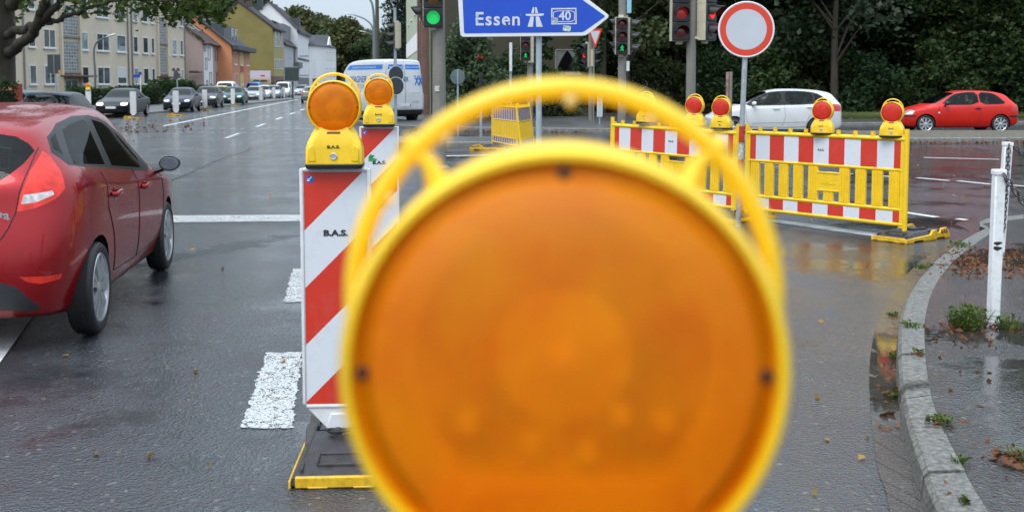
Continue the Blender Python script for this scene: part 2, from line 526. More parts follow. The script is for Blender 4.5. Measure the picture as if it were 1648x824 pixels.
kerb_m = mat('granite_kerb', (.135, .13, .118), .5, var=.65, scale=38, detail=8, bump=.9, bscale=45, dirt=.95, dirtcol=(.07, .07, .055))
kerb_far_m = mat('concrete_kerb', (.20, .19, .175), .6, var=.3, scale=10, bump=.3, bscale=40, dirt=.5)
def paint_mat(name, thr=.50, col=(.47, .48, .475)):
    """Road paint, cracked and worn through to the asphalt in places (transparent where the paint has gone)."""
    m, t, o = nt(name)
    b = N(t, 'ShaderNodeBsdfPrincipled', Roughness=.42)
    tc = N(t, 'ShaderNodeTexCoord')
    wob = N(t, 'ShaderNodeTexNoise', Scale=22, Detail=3)
    t.links.new(tc.outputs['Object'], wob.inputs['Vector'])
    wv = mixc(t, .06, tc.outputs['Object'], wob.outputs['Color'])
    mpp = N(t, 'ShaderNodeMapping'); mpp.inputs['Rotation'].default_value = (0, 0, -.14); mpp.inputs['Scale'].default_value = (1, .75, 1)
    t.links.new(wv, mpp.inputs['Vector'])
    vo = N(t, 'ShaderNodeTexVoronoi', Scale=30, feature='DISTANCE_TO_EDGE')
    t.links.new(mpp.outputs[0], vo.inputs['Vector'])
    no = N(t, 'ShaderNodeTexNoise', Scale=6, Detail=6, Roughness=.7)
    t.links.new(tc.outputs['Object'], no.inputs['Vector'])
    w = ramp(t, no.outputs['Fac'], [(.38, (.004, .004, .004)), (.72, (.085, .085, .085))])
    gone = mth(t, 'LESS_THAN', vo.outputs['Distance'], w.outputs[0])
    n2 = N(t, 'ShaderNodeTexNoise', Scale=40, Detail=5)
    t.links.new(tc.outputs['Object'], n2.inputs['Vector'])
    rp = ramp(t, n2.outputs['Fac'], [(.3, sc(col, .82)), (.7, sc(col, 1.1))])
    t.links.new(rp.outputs[0], b.inputs['Base Color'])
    chip = mth(t, 'GREATER_THAN', n2.outputs['Fac'], thr + .14)
    gone = mth(t, 'MAXIMUM', gone, chip)
    tr = N(t, 'ShaderNodeBsdfTransparent')
    mx = N(t, 'ShaderNodeMixShader')
    t.links.new(gone, mx.inputs[0]); t.links.new(b.outputs[0], mx.inputs[1]); t.links.new(tr.outputs[0], mx.inputs[2])
    t.links.new(mx.outputs[0], o.inputs['Surface'])
    return m
crack_paint = paint_mat('cracked_road_paint')
worn_paint = mat('worn_pale_strip', (.30, .30, .29), .5, var=.4, scale=5, dirt=.9, dirtcol=(.07, .07, .07))
road_paint = mat('road_paint', (.66, .67, .67), .4, var=.15, scale=4, dirt=.5, dirtcol=(.12, .12, .12))
litter_m = mat('leaf_litter', (.085, .05, .03), .8, var=.5, scale=9, detail=8, bump=.8, bscale=30, dirt=.5, dirtcol=(.03, .025, .018))
grass_m = mat('short_grass', (.07, .085, .028), .8, var=.45, scale=5, detail=8, bump=1.0, bscale=40, dirt=.5, dirtcol=(.09, .06, .03))

def struct(o):
    o['kind'] = 'structure'; return o
# ground
mb = MB()
mb.add([(-600, -60, 0), (600, -60, 0), (600, 1400, 0), (-600, 1400, 0)], [(0, 1, 2, 3)])
struct(mb.build('road', road_m, smooth=0))

# near right kerb, gutter and footway
ko_px = [(1648, 345), (1590, 366), (1545, 390), (1500, 424), (1465, 468), (1451, 510), (1448, 570), (1455, 640), (1470, 700), (1490, 760), (1517, 824)]
ki_px = [(1648, 352), (1598, 375), (1563, 398), (1528, 428), (1502, 466), (1489, 512), (1489, 570), (1498, 635), (1521, 700), (1552, 760), (1590, 824)]
go_px = [(1600, 349), (1560, 374), (1515, 398), (1478, 424), (1438, 470), (1413, 518), (1402, 565), (1399, 620), (1404, 690), (1414, 760), (1432, 824)]
KH = .10
KO = [G(x, y, KH) for x, y in ko_px]; KI = [G(x, y, KH) for x, y in ki_px]; GO = [G(x, y, 0) for x, y in go_px]
KO = [Vector((30, 17.5, KH)), Vector((12, 15.2, KH))] + KO + [Vector((1.24, 2.4, KH)), Vector((1.0, 0, KH)), Vector((.9, -8, KH))]
KI = [Vector((30, 17.2, KH)), Vector((12, 14.9, KH))] + KI + [Vector((1.42, 2.4, KH)), Vector((1.18, 0, KH)), Vector((1.08, -8, KH))]
GO = [Vector((30, 17.9, 0)), Vector((12, 15.6, 0))] + GO + [Vector((.93, 2.4, 0)), Vector((.69, 0, 0)), Vector((.6, -8, 0))]
def smoothline(P, n=4):
    out = []
    for i in range(len(P) - 1):
        p0, p1, p2, p3 = P[max(i - 1, 0)], P[i], P[i + 1], P[min(i + 2, len(P) - 1)]
        for k in range(n):
            s = k / n
            out.append(.5 * ((2 * p1) + (p2 - p0) * s + (2 * p0 - 5 * p1 + 4 * p2 - p3) * s * s + (3 * p1 - p0 - 3 * p2 + p3) * s ** 3))
    return out + [P[-1]]
KO, KI, GO = smoothline(KO), smoothline(KI), smoothline(GO)
mb = MB()
acc = 0
rng = random.Random(3)
for i in range(len(KO) - 1):
    a, b, c, d = KO[i], KO[i + 1], KI[i + 1], KI[i]
    def sec(o, n_):
        e = (o - n_).normalized()
        return [(o.x + e.x * .02, o.y + e.y * .02, -.05), (o.x + e.x * .02, o.y + e.y * .02, .0), (o.x + e.x * .008, o.y + e.y * .008, KH - .022),
                (o.x - e.x * .012, o.y - e.y * .012, KH), (n_.x, n_.y, KH + .004), (n_.x, n_.y, -.05)]
    L = (a - b).length
    ts = [0, 1] if i % 4 else [.010 / max(L, .02), 1]
    j0 = sec(a.lerp(b, min(.5, ts[0])), d.lerp(c, min(.5, ts[0]))); j1 = sec(b, c)
    if i % 4 == 0: dz = rng.uniform(-.007, .007)
    mb.loft([[(x, y, z + (dz if z > .05 else 0)) for x, y, z in j0], [(x, y, z + (dz if z > .05 else 0)) for x, y, z in j1]], caps=True)
struct(mb.build('kerb', kerb_m, smooth=30))
mb = MB()
for i in range(len(KO) - 1):
    a, b = GO[i], GO[i + 1]; c, d = KO[i + 1], KO[i]
    def p(v, z): return (v.x, v.y, z)
    g = .006 if i % 2 else 0
    a2 = a.lerp(b, g / max((b - a).length, .01)); d2 = d.lerp(c, g / max((c - d).length, .01))
    mb.add([p(a2, .004), p(b, .004), p(c, .006), p(d2, .006)], [(0, 1, 2, 3)])
struct(mb.build('gutter', gutter_m, smooth=0))
mb = MB()
pts = [(v.x, v.y) for v in KI] + [(30, -8)]
mb.slab(pts, -.06, KH)
struct(mb.build('footway', pave_m, smooth=0))

# road markings
mk = [0]
def marking(pts, m, z=.004, kindname='road_marking'):
    b = MB(); b.add([(x, y, z) for x, y in pts], [tuple(range(len(pts)))])
    return struct(b.build(kindname, m, smooth=0))
def px_quad(p): return [(G(x, y).x, G(x, y).y) for x, y in p]
def ragged(pts, amp=.014, step=.03, seed=1):
    r = random.Random(seed); out = []
    for i in range(len(pts)):
        p, q = Vector(pts[i]), Vector(pts[(i + 1) % len(pts)]); L = (q - p).length; n = max(2, int(L / step)); nn = Vector((-(q - p).y, (q - p).x)).normalized()
        for k in range(n): v = p.lerp(q, k / n) + nn * r.gauss(0, amp * .6); out.append((v.x, v.y))
    return out
marking(ragged(px_quad([(388, 690), (470, 689), (487.5, 567), (430, 568)])), crack_paint)
marking(ragged(px_quad([(455, 487), (503, 486), (512, 432), (472, 433)]), seed=2), crack_paint)
# sealed crack wandering across the lanes
sealed = mat('tar_seal', (.010, .010, .011), .35, var=.3, scale=12)
cp = [(262, 297), (300, 281), (330, 268), (352, 258), (385, 247), (408, 238)]
mb = MB(); P_ = [G(x, y) for x, y in cp]; rc_ = random.Random(2)
Q_ = [(p.x + rc_.gauss(0, .03), p.y + rc_.gauss(0, .08)) for p in smoothline(P_, 8)]
mb.add([(x - .03, y - .06, .003) for x, y in Q_] + [(x + .03, y + .07, .003) for x, y in Q_], [(i, i + 1, i + 1 + len(Q_), i + len(Q_)) for i in range(len(Q_) - 1)])
struct(mb.build('road_crack', sealed, smooth=0))
marking(px_quad([(-160, 640), (0, 584), (62, 497), (-40, 520)]), road_paint)
marking(px_quad([(20, 361), (520, 356), (520, 346), (20, 348.5)]), paint_mat('worn_line_paint', .48, (.46, .47, .47)))
def line(a, b, w, m=road_paint):
    a = Vector((a.x, a.y, 0)); b = Vector((b.x, b.y, 0)); d = (b - a).normalized(); n = Vector((-d.y, d.x, 0)) * w / 2
    marking([tuple((a - n)[:2]), tuple((b - n)[:2]), tuple((b + n)[:2]), tuple((a + n)[:2])], m)
a0, b0 = G(363, 223), G(386.5, 216.4)
step = G(413, 205) - a0
for k in range(0, 7):
    o_ = Vector((a0.x, a0.y, 0)) + U * (k * 8.6)
    line(o_, o_ + U * 3.4, .14)
line(G(262, 203.5), G(415, 173), .16)
line(G(415, 173), G(520, 152.5), .18)
for py in (207, 213.5):              # dotted pedestrian ford across the main road
    A, B = G(285, py), G(560, py + 1)
    n = 16
    for k in range(n):
        line(A.lerp(B, k / n), A.lerp(B, (k + .5) / n), .12)
# cross street markings
line(G(1487, 254), G(1608, 257), .14)
for (x0, y0, x1, y1) in [(1420, 283.5, 1438, 285), (1476, 286.5, 1527, 291), (1541, 291.5, 1595, 297), (1622, 298, 1690, 303), (1330, 277, 1372, 280.5), (1455, 342, 1508, 350), (1541, 352.5, 1600, 360), (1214, 262, 1262, 264.5)]:
    line(G(x0, y0), G(x1, y1), .11)
line(G(1205, 350), G(1420, 380), .22, worn_paint)
line(G(975, 262), G(1180, 268), .14)
line(G(700, 200.5), G(980, 203), .12)
line(G(1300, 212.6), G(1900, 208.5), .12)
line(G(690, 252), G(800, 250), .2)

# far footways, islands and verges
def raised(name, pts, h, top, side=kerb_far_m, kw=.14):
    """A raised surface with a kerb stone along its edge: kerb ring and paved top."""
    P = [Vector((x, y, 0)) for x, y in pts]; n = len(P)
    c = sum(P, Vector()) / n
    area = sum(P[i].x * P[(i + 1) % n].y - P[(i + 1) % n].x * P[i].y for i in range(n))
    sg = 1 if area > 0 else -1
    inn = []
    for i in range(n):
        d1 = (P[i] - P[i - 1]).normalized(); d2 = (P[(i + 1) % n] - P[i]).normalized()
        n1 = Vector((-d1.y, d1.x, 0)) * sg; n2 = Vector((-d2.y, d2.x, 0)) * sg
        m_ = (n1 + n2); m_ = m_ / max(.4, m_.length_squared) * 2
        inn.append(P[i] + m_ * kw)
    b = MB()
    rings = [[(p.x, p.y, -.05) for p in P], [(p.x, p.y, h - .015) for p in P], [tuple(P[i].lerp(inn[i], .12)[:2]) + (h,) for i in range(n)], [(p.x, p.y, h) for p in inn], [(p.x, p.y, -.05) for p in inn]]
    b.loft(rings, caps=False)
    struct(b.build('kerb', side, smooth=30))
    b = MB(); b.slab([(p.x, p.y) for p in inn], -.05, h - .004)
    return struct(b.build(name, top, smooth=0))
def xy(l): return [tuple(G(x, y).xy) for x, y in l]
# left footway beside the parked cars
raised('footway', [(-60, 40), (-22, 44)] + xy([(150, 190), (240, 184), (330, 175), (420, 166.5), (470, 161)]) + [(-24, 190), (-20, 300), (-60, 300)], .11, pave_far_m)
# far side of the cross street
far = xy([(520, 186), (600, 205), (690, 209), (860, 212), (985, 213), (1200, 206), (1330, 203), (1660, 200.5)])
raised('footway', far + [(60, 50), (60, 54), (20, 50), (2, 54), (-6.5, 78), (-18, 200), (-24, 200)], .12, pave_far_m)
raised('island', xy([(640, 238), (800, 237), (830, 231), (820, 227.5), (640, 228)]), .13, pave_far_m)
raised('median', xy([(1090, 232), (1500, 229.5), (1900, 227), (1900, 216), (1500, 216), (1090, 218)]), .12, mat('median_dirt', (.10, .09, .065), .75, var=.5, scale=6, detail=8, bump=.6, bscale=25, dirt=.7, dirtcol=(.05, .06, .025)))
# woodland floor rising gently behind the far footway
mb = MB()
row0 = [(-3.0, 58), (4, 51.5), (20, 48.2), (44, 48), (80, 52)]
nn = 10
vs, fs = [], []
for i, (x, y) in enumerate(row0):
    for k in range(nn):
        vs.append((x * (1 + k * .06), y + k * 6, .117 + (.03 * k if k < 2 else .06 + .22 * (k - 1))))
for i in range(len(row0) - 1):
    for k in range(nn - 1):
        a = i * nn + k; fs.append((a, a + nn, a + nn + 1, a + 1))
mb.add(vs, fs)
struct(mb.build('woodland_floor', litter_m, smooth=60))
mb = MB()
g0 = [(9.5, 46.6), (20, 46.0), (44, 46.2), (80, 50)]
vs = [(x, y, .122) for x, y in g0] + [(x, y + 4.5, .19) for x, y in g0]
mb.add(vs, [(i, i + 1, i + 5, i + 4) for i in range(3)])
struct(mb.build('grass_verge', grass_m, smooth=60))
# ------------------------------------------------------------------ warning lamps
def make_lamp(label, group, lens, loc, rz=0.0, old=False, both=True, hr=.1035, hup=.036, ht=.0058):
    """Battery warning lamp: yellow box on a black base, tapered neck, round double lens in a ring, carrying handle over the top."""
    ym = yellow_old if old else yellow
    t = thing('warning_lamp', label, 'warning lamp', loc, rz, group)
    cz, RL = .256, .1045
    b = MB()
    def ring(z, hx, hy, ch):
        return [(-hx + ch, -hy, z), (hx - ch, -hy, z), (hx, -hy + ch, z), (hx, hy - ch, z), (hx - ch, hy, z), (-hx + ch, hy, z), (-hx, hy - ch, z), (-hx, -hy + ch, z)]
    b.loft([ring(.018, .119, .066, .012), ring(.085, .117, .064, .014), ring(.112, .110, .062, .022), ring(.150, .093, .05, .03), ring(.178, .076, .042, .02), ring(.20, .06, .036, .015)])
    # recessed shoulder facets beside the lock
    for s in (-1, 1):
        b.prism([(s * .072, .03), (s * .105, .03), (s * .105, .088), (s * .082, .104)][::s], -.0685, -.060)
    b.build('housing', ym, t, bevel=.004)
    b = MB(); b.loft([ring(0, .116, .064, .01), ring(.019, .121, .068, .012)]); b.build('base_plate', black_pl, t, bevel=.003)
    # lens ring, open in the middle
    X = Matrix.Translation((0, 0, cz)) @ FACE
    b = MB()
    hw = .046
    b.lathe([(.1045, -hw + .006), (.1062, -hw), (.1095, -hw), (.1122, -hw + .005), (.1132, 0), (.1122, hw - .005), (.1095, hw), (.1062, hw), (.1045, hw - .006), (.1035, 0), (.1045, -hw + .006)], 64, 0, X)
    b.build('lens_ring', ym, t, smooth=50)
    # front and back lens
    for s in ((1, -1) if both else (1,)):
        b = MB()
        prof = [(.1048, hw - .008), (.102, hw - .004), (.097, hw - .003), (.0955, hw + .001), (.092, hw + .004), (.07, hw + .0095), (.05, hw + .0135), (.025, hw + .016), (.0005, hw + .0165)]
        b.lathe([(r, z * s) for r, z in prof], 64, 0, X)
        b.build('lens', lens, t, smooth=60)
    for k in range(-1, 2):
        a = R(90 + 90 * k)
        for s in (1, -1):
            b = MB()
            b.lathe([(.0005, .0), (.0034, .0), (.0034, .002), (.0005, .0025)], 10, 0, Matrix.Translation((.0995 * math.cos(a), s * -(hw - .0035), cz + .0995 * math.sin(a))) @ (FACE if s > 0 else Matrix.Rotation(R(-90), 4, 'X')))
            b.build('screw', screw_m, t, smooth=40)
    # bowl reflector and light module inside
    b = MB()
    b.lathe([(.098, .03), (.090, .012), (.078, .004)], 48, 0, X)
    b.lathe([(.036, .004), (.001, .004)], 48, 0, X)
    b.lathe([(.078, .004), (.066, .001), (.036, .004)], 48, 1, X)
    b.lathe([(.098, -.03), (.085, -.012), (.066, -.004), (.04, -.003), (.001, -.003)], 48, 0, X)
    b.build('reflector', [reflector, dark_bowl], t, smooth=60)
    b = MB()
    for s in (-1, 1):
        b.lathe([(.03, s * .001), (.03, s * .008), (.012, s * .010), (.010, s * .022), (.001, s * .026)], 24, 0, X)
    for k, (da, rr) in enumerate(((212, .058), (248, .046), (285, .048), (318, .040), (330, .060))):
        a = R(da)
        b.box((rr * math.cos(a), -.018, cz + rr * math.sin(a)), (.010, .018, .007))
    b.build('light_module', reflector, t, smooth=40)
    b = MB(); b.prism([(-.03, cz - .1135), (.03, cz - .1135), (.027, cz - .1005), (-.027, cz - .1005)], -.0515, -.043)
    b.build('lens_clip', mat('clip_' + lens.name, (.22, .07, .01) if 'amber' in lens.name else (.2, .02, .012), .4), t, bevel=.002)
    # carrying handle: a loop above the ring, tied to it by two webs
    hc = cz + hup
    pts = [(x, 0, z) for x, z in arc(0, hc, hr, -12, 192, 44)]
    b = MB(); b.tube(pts, ht, 10, flat=(1.05, 1.15))
    for s in (-1, 1):
        q_ = hr / .1035
        b.tube([(s * .066, 0, cz + .090), (s * .071, 0, cz + .102), (s * .079 * q_, 0, cz + .077 * q_ + hup)], [.007, .0048, .006], 8)
    b.build('handle', ym, t, smooth=60)
    b = MB()
    b.lathe([(.0145, 0), (.0145, .004), (.0125, .006), (.009, .0055), (.0085, .003), (.001, .003)], 20, 0, Matrix.Translation((0, -.0655, .053)) @ FACE)
    b.build('lock', chrome, t, smooth=40)
    text('B.A.S.', .017, ink, t, (0, -.0650, .092), bold=.0007, wide=1.35)
    return t

def make_foot(label, group, loc, rz=0.0, dark=False):
    """Recycled-plastic base plate: black slab with yellow side rails and grip slots, long axis along y."""
    t = thing('base_plate', label, 'base plate', loc, rz, group)
    b = MB()
    b.loft([[(-.195, -.40, .012), (.195, -.40, .012), (.195, .40, .012), (-.195, .40, .012)], [(-.192, -.395, .046), (.192, -.395, .046), (.192, .40, .046), (-.192, .40, .046)]])
    b.loft([[(-.178, -.385, .045), (.178, -.385, .045), (.178, .08, .045), (-.178, .08, .045)], [(-.150, -.20, .088), (.150, -.20, .088), (.150, .05, .092), (-.150, .05, .092)]])
    for s in (-1, 1):
        b.box((s * .105, .17, .063), (.07, .17, .05))
        b.box((s * .05, .31, .060), (.16 if s > 0 else .10, .06, .04))
        b.box((s * .16, -.30, .058), (.012, .13, .022))
    b.box((0, -.318, .0625), (.20, .006, .02)); b.box((0, -.232, .083), (.20, .006, .012))
    for s in (-1, 1): b.box((s * .1, -.275, .072), (.006, .09, .022))
    b.box((0, 0, .100), (.13, .13, .03))
    b.build('slab', black_rub, t, bevel=.006)
    b = MB()
    side = [(-.41, .0), (-.405, .040), (-.32, .044), (-.12, .050), (.04, .056), (.08, .100), (.14, .100), (.16, .068), (.22, .068), (.245, .108), (.33, .110), (.385, .06), (.41, .0)]
    if dark:
        b.v and None
        lump = side[4:-1] + [(.41, .02), (.0, .02)]
        for s in (-1, 1):
            n = len(lump); k_ = MB()
            k_.add([(s * .150, y, z) for y, z in lump] + [(s * .197, y, z) for y, z in lump], [(i, (i + 1) % n, (i + 1) % n + n, i + n) for i in range(n)] + [tuple(range(n)), tuple(range(n, 2 * n))])
            k_.build('grip_block', black_rub, t, bevel=.006)
        side = [(-.41, .0), (-.405, .036), (-.2, .038), (.2, .034), (.41, .03), (.41, .0)]
    low = [(.30, .0), (.28, .014), (.16, .014), (.14, 0), (-.1, 0), (-.12, .014), (-.26, .014), (-.28, 0)]
    for s in (-1, 1):
        prof = side + low
        n = len(prof)
        xi_ = .196 if dark else .178
        b.add([(s * xi_, y, z) for y, z in prof] + [(s * .205, y, z) for y, z in prof],
              [(i, (i + 1) % n, (i + 1) % n + n, i + n) for i in range(n)] + [tuple(range(n)), tuple(range(n, 2 * n))])
    for s in (-1, 1):
        b.box((0, s * .397, .026), (.358, .022, .044))
        b.box((.09 * s, -.402, .006), (.08, .016, .010))
    b.build('rail', yellow_old, t, bevel=.004)
    for s in () if dark else (-1, 1):
        o = text('B.A.S.', .055, ink, t, (s * .2065, .285, .072), rz=R(90) * s, bold=.002)
    return t

def make_beacon(label, group, loc, rz=0.0, top=1.24, left_arrow=True, back=False):
    """Traffic beacon board: white plastic frame with red and white diagonal sheeting, tapered foot on a short post."""
    t = thing('traffic_beacon', label, 'traffic beacon', loc, rz, group)
    z0 = top - 1.03; w = .147
    b = MB()
    poly = chaikin([(-w, z0 + .02), (-w, top), (w, top), (w, z0 + .02), (.045, z0 - .09), (-.045, z0 - .09)], 0)
    b.prism(poly, -.017, .017)
    # raised rim all round
    for s in (-1, 1): b.box((s * (w - .006), 0, (z0 + .02 + top) / 2), (.014, .05, top - z0 - .02))
    b.box((0, 0, top - .006), (2 * w - .026, .05, .014)); b.box((0, 0, z0 + .012), (2 * w - .03, .046, .014))
    b.prism([(-.05, z0 - .085), (.05, z0 - .085), (.03, z0 - .02), (-.03, z0 - .02)], -.024, .024)
    b.build('frame', white_pl, t, bevel=.004)
    fz0, fz1, fw = z0 + .022, top - .016, w - .016
    if not back:
        m = MB(); m.box((0, 0, 0), (2 * fw, .0016, fz1 - fz0))
        o = m.build('sheeting', stripe_mat('beacon_stripes', C_RED, C_WHITE, .49, (-1.0, 0, 1.0), phase=.11), t, smooth=0)
        o.location = (0, -.0182, (fz0 + fz1) / 2)
        text('B.A.S.', .034, ink, t, (.0, -.0200, top - .275), bold=.0016, wide=1.3)
        b = MB(); b.lathe([(.0005, 0), (.017, 0), (.017, .0006), (.0005, .0006)], 20, 0, Matrix.Translation((-.105, -.0192, top - .045)) @ FACE)
        st = b.build('sticker', mat('sticker_blue', (.01, .12, .5), .35), t, smooth=0)
        b = MB(); b.prism([(-.116, top - .054), (-.116, top - .042), (-.112, top - .046), (-.099, top - .033), (-.0955, top - .0365), (-.1085, top - .0495), (-.104, top - .054)], -.0205, -.0200)
        b.build('arrow', white_pl, st, smooth=0)
    else:
        m = MB(); m.box((0, 0, (fz0 + fz1) / 2), (2 * fw, .0016, fz1 - fz0))
        o = m.build('backing', mat('beacon_backing', (.60, .61, .61), .5, var=.1, scale=3, dirt=.5, dirtcol=(.3, .29, .27)), t, smooth=0); o.location = (0, -.0182, 0)
        m = MB(); m.box((0, 0, 0), (2 * fw, .0016, fz1 - fz0))
        o = m.build('sheeting', stripe_mat('beacon_stripes', C_RED, C_WHITE, .49, (-1.0, 0, 1.0), phase=.11), t, smooth=0); o.location = (0, .0182, (fz0 + fz1) / 2)
    b = MB(); b.tube([(0, 0, .10), (0, 0, z0 - .07)], .022, 12); b.lathe([(.05, .112), (.05, .122), (.03, .13), (.022, .14)], 16)
    b.build('post', black_pl, t)
    return t

BK = 'traffic beacons dividing the lanes'
LK = 'amber lamps on the traffic beacons'
FK = 'base plates under the traffic beacons'
# foreground beacon, right before the camera
lc = CAM + ray(912, 604) * .546 + Vector((0, .045, 0))
fore = make_lamp('huge out-of-focus amber warning lamp with a yellow handle arching over it', LK, amber_lens, (lc.x, lc.y, lc.z - .256), R(-2), hr=.1112, hup=.0295, ht=.0054)
drop_m = mat('water_drop', (.74, .56, .22), .05, coat=1, var=.05, spec=1)
for da, ss in ((88, .0036), (64, .0026), (126, .0026), (150, .003)):
    q_ = (.1112 - .0062) ; b = MB()
    b.lathe([(.0001, -ss * 1.3), (ss * .7, -ss * .9), (ss, -.0005), (ss * .75, ss * .6), (.0001, ss)], 14, 0, Matrix.Translation((q_ * math.cos(R(da)), -.002, .256 + .030 + q_ * math.sin(R(da)))))
    b.build('water_drop', drop_m, fore, smooth=80)
make_beacon('red and white beacon board directly under the big blurred lamp', BK, (lc.x, lc.y, 0), 0, top=lc.z - .256)
make_foot('base plate under the beacon of the big blurred lamp', FK, (lc.x, lc.y, 0), dark=True)
b1 = AT(545, 700, 4.68); b1z = 1.245
make_beacon('red and white beacon board beside the blurred lamp, its base in full view', BK, (b1.x, b1.y, 0), R(3), top=b1z)
make_lamp('amber lamp with dusty lens on the beacon beside the red car', LK, amber_lens, (b1.x, b1.y, b1z), R(3))
make_foot('black and yellow base plate beside the cracked white dashes', FK, (b1.x + .045, b1.y + .02, 0), R(3), dark=True)
b2 = AT(612, 400, 8.45)
make_beacon('second red and white beacon board with a small green sticker', BK, (b2.x, b2.y, 0), R(4), top=1.275)
make_lamp('darker amber lamp on the second beacon, in front of the white van', LK, amber_lens, (b2.x, b2.y, 1.275), R(4))
make_foot('base plate under the second beacon, behind the nearer board', FK, (b2.x, b2.y, 0), R(4), dark=True)
st = MB(); st.prism([(-.035, -.02), (.02, -.025), (.03, -.005), (-.005, 0), (.012, .02), (-.02, .03), (-.035, .01)], -.0005, .0005)
o = st.build('sticker', mat('green_sticker', (.02, .28, .08), .4, var=.4, scale=40), None, smooth=0); o.location = (b2.x - .045, b2.y - .024, 1.035); o.rotation_euler = (0, 0, R(4))
tag(o, 'small torn green sticker on the red stripe of the second beacon', 'sticker')

# ------------------------------------------------------------------ fence barriers
def make_barrier(label, loc, rz, L=2.02, faded=False, lift=(0, 0), slats=10, solid=False):
    """Plastic road-works fence: rounded frame, studs on the top rail, red and white bands above and below, ribbed slats between."""
    t = thing('road_barrier', label, 'barrier', loc, rz, 'yellow road works barriers')
    ym = yellow
    h = L / 2
    b = MB()
    for s in (-1, 1):
        b.tube([(s * (h - .025), 0, .0), (s * (h - .025), 0, 1.06)], .026, 12)
        b.box((s * (h - .055), 0, .52), (.05, .035, .96))
    for z, r in ((.955, .026), (.635, .020), (.225, .020), (.072, .022)):
        b.tube([(-h + .03, 0, z), (h - .03, 0, z)], r, 10)
    b.box((0, 0, .80), (2 * h - .1, .018, .33)); b.box((0, 0, .148), (2 * h - .1, .018, .15))
    b.build('frame', ym, t, smooth=45)
    for i in range(9):
        x = -h + L * (i + 1) / 10
        b = MB(); b.tube([(x, 0, .96), (x, 0, 1.025)], .024, 10); b.build('stud', ym, t, smooth=45)
    sw = (L - .1) / slats
    for i in range(slats):
        x = -h + .05 + sw * (i + .5)
        z1 = .63 if not (i == slats // 2 and not solid) else .36
        b = MB(); b.box((x, 0, (.23 + z1) / 2), (sw * (.62 if not solid else .97), .024, z1 - .23))
        for k in (-1, 0, 1): b.tube([(x + k * sw * .17, -.011, .25), (x + k * sw * .17, -.011, z1 - .02)], .010, 6)
        b.build('slat', ym, t, smooth=45)
    if not solid:
        x = -h + .05 + sw * (slats // 2 + .5)
        b = MB(); b.box((x, 0, .455), (sw * 1.42, .03, .20)); b.box((x, -.004, .555), (sw * 1.42, .034, .016)); b.box((x, -.004, .36), (sw * 1.42, .034, .016))
        pl = b.build('emblem_plate', ym, t, bevel=.004)
        text('B.A.S.', .075, ym, pl, (x, -.0152, .455), bold=.004, extrude=.003, wide=1.1)
    bw = 2 * h - .12; per = bw / 5 if not solid else .2
    c1 = (.22, .035, .07) if faded else C_RED
    for z, hh in ((.795, .29), (.148, .115)):
        for s in (-1, 1):
            m = MB(); m.box((0, 0, 0), (2 * h - .12, .0016, hh))
            o = m.build('sheeting', stripe_mat('barrier_stripes_%d' % int(L * 100) + ('_faded' if faded else ''), c1, C_WHITE if not faded else (.55, .55, .6), per, (1, 0, 0), phase=bw / 2 + per / 4, wear=.25 if not faded else .6), t, smooth=0)
            o.location = (0, s * .0105, z)
    if not solid: text('B.A.S.', .028, ink, t, (0, -.0125, .80), bold=.0012, wide=1.25)
    return t
def seg(a, b):
    a = Vector((a.x, a.y, 0)); b = Vector((b.x, b.y, 0)); c = (a + b) / 2
    return c, math.atan2(b.y - a.y, b.x - a.x), (b - a).length
BL = 'red lamps on the road barriers'
BF = 'base plates under the road barriers'
rA, rB = AT(1199, 300, 13.0), AT(1461, 300, 11.35)
c, az, Lr = seg(rA, rB)
bar_r = make_barrier('yellow barrier with two lamps in front of the white car and red car', (c.x, c.y, .075), az, Lr)
lA, lB = AT(981, 300, 14.55), AT(1187, 300, 13.05)
c2, az2, Ll = seg(lA, lB)
bar_l = make_barrier('yellow barrier with three lamps, partly behind the big blurred lamp', (c2.x, c2.y, .085), az2, Ll)
bar_l.rotation_euler = (0, R(1.2), az2)
def on_bar(px, a, b):
    lo, hi = 0, 1
    for _ in range(40):
        m = (lo + hi) / 2; p = a.lerp(b, m)
        if 824 + p.x / p.y * F < px: lo = m
        else: hi = m
    p = a.lerp(b, lo); return (p.x, p.y, lo)
for px, a, b, z, aa, lab in ((1040, lA, lB, 1.10, az2, 'red lamp nearest the pedestrian light, half hidden by the blurred handle'),
                             (1118, lA, lB, 1.075, az2, 'red lamp in the middle of the three, before the thick grey signal pole'),
                             (1161, lA, lB, 1.06, az2, 'red lamp beside the thin post, in front of the bonnet of the white car'),
                             (1324, rA, rB, 1.045, az, 'red lamp on the barrier in front of the tail of the white car'),
                             (1436, rA, rB, 1.045, az, 'red lamp at the barrier end, in front of the nose of the red car')):
    x, y, s = on_bar(px, a, b)
    make_lamp(lab, BL, red_lens, (x, y, z), aa * .6)
for p, a, lab in ((rB, az, 'black and yellow base plate at the kerb, under the end of the barrier'),
                  ((rA + lB) / 2, az, 'base plate under the joint where the two barriers meet'), (lA, az2, 'base plate under the far end of the barrier with three lamps')):
    d = Vector((-math.sin(a), math.cos(a), 0))
    q = Vector((p.x, p.y, 0)) + (d * .02 if p is not rB else d * .12 + Vector((math.cos(a), math.sin(a), 0)) * -.02)
    make_foot(lab, BF, q, a)
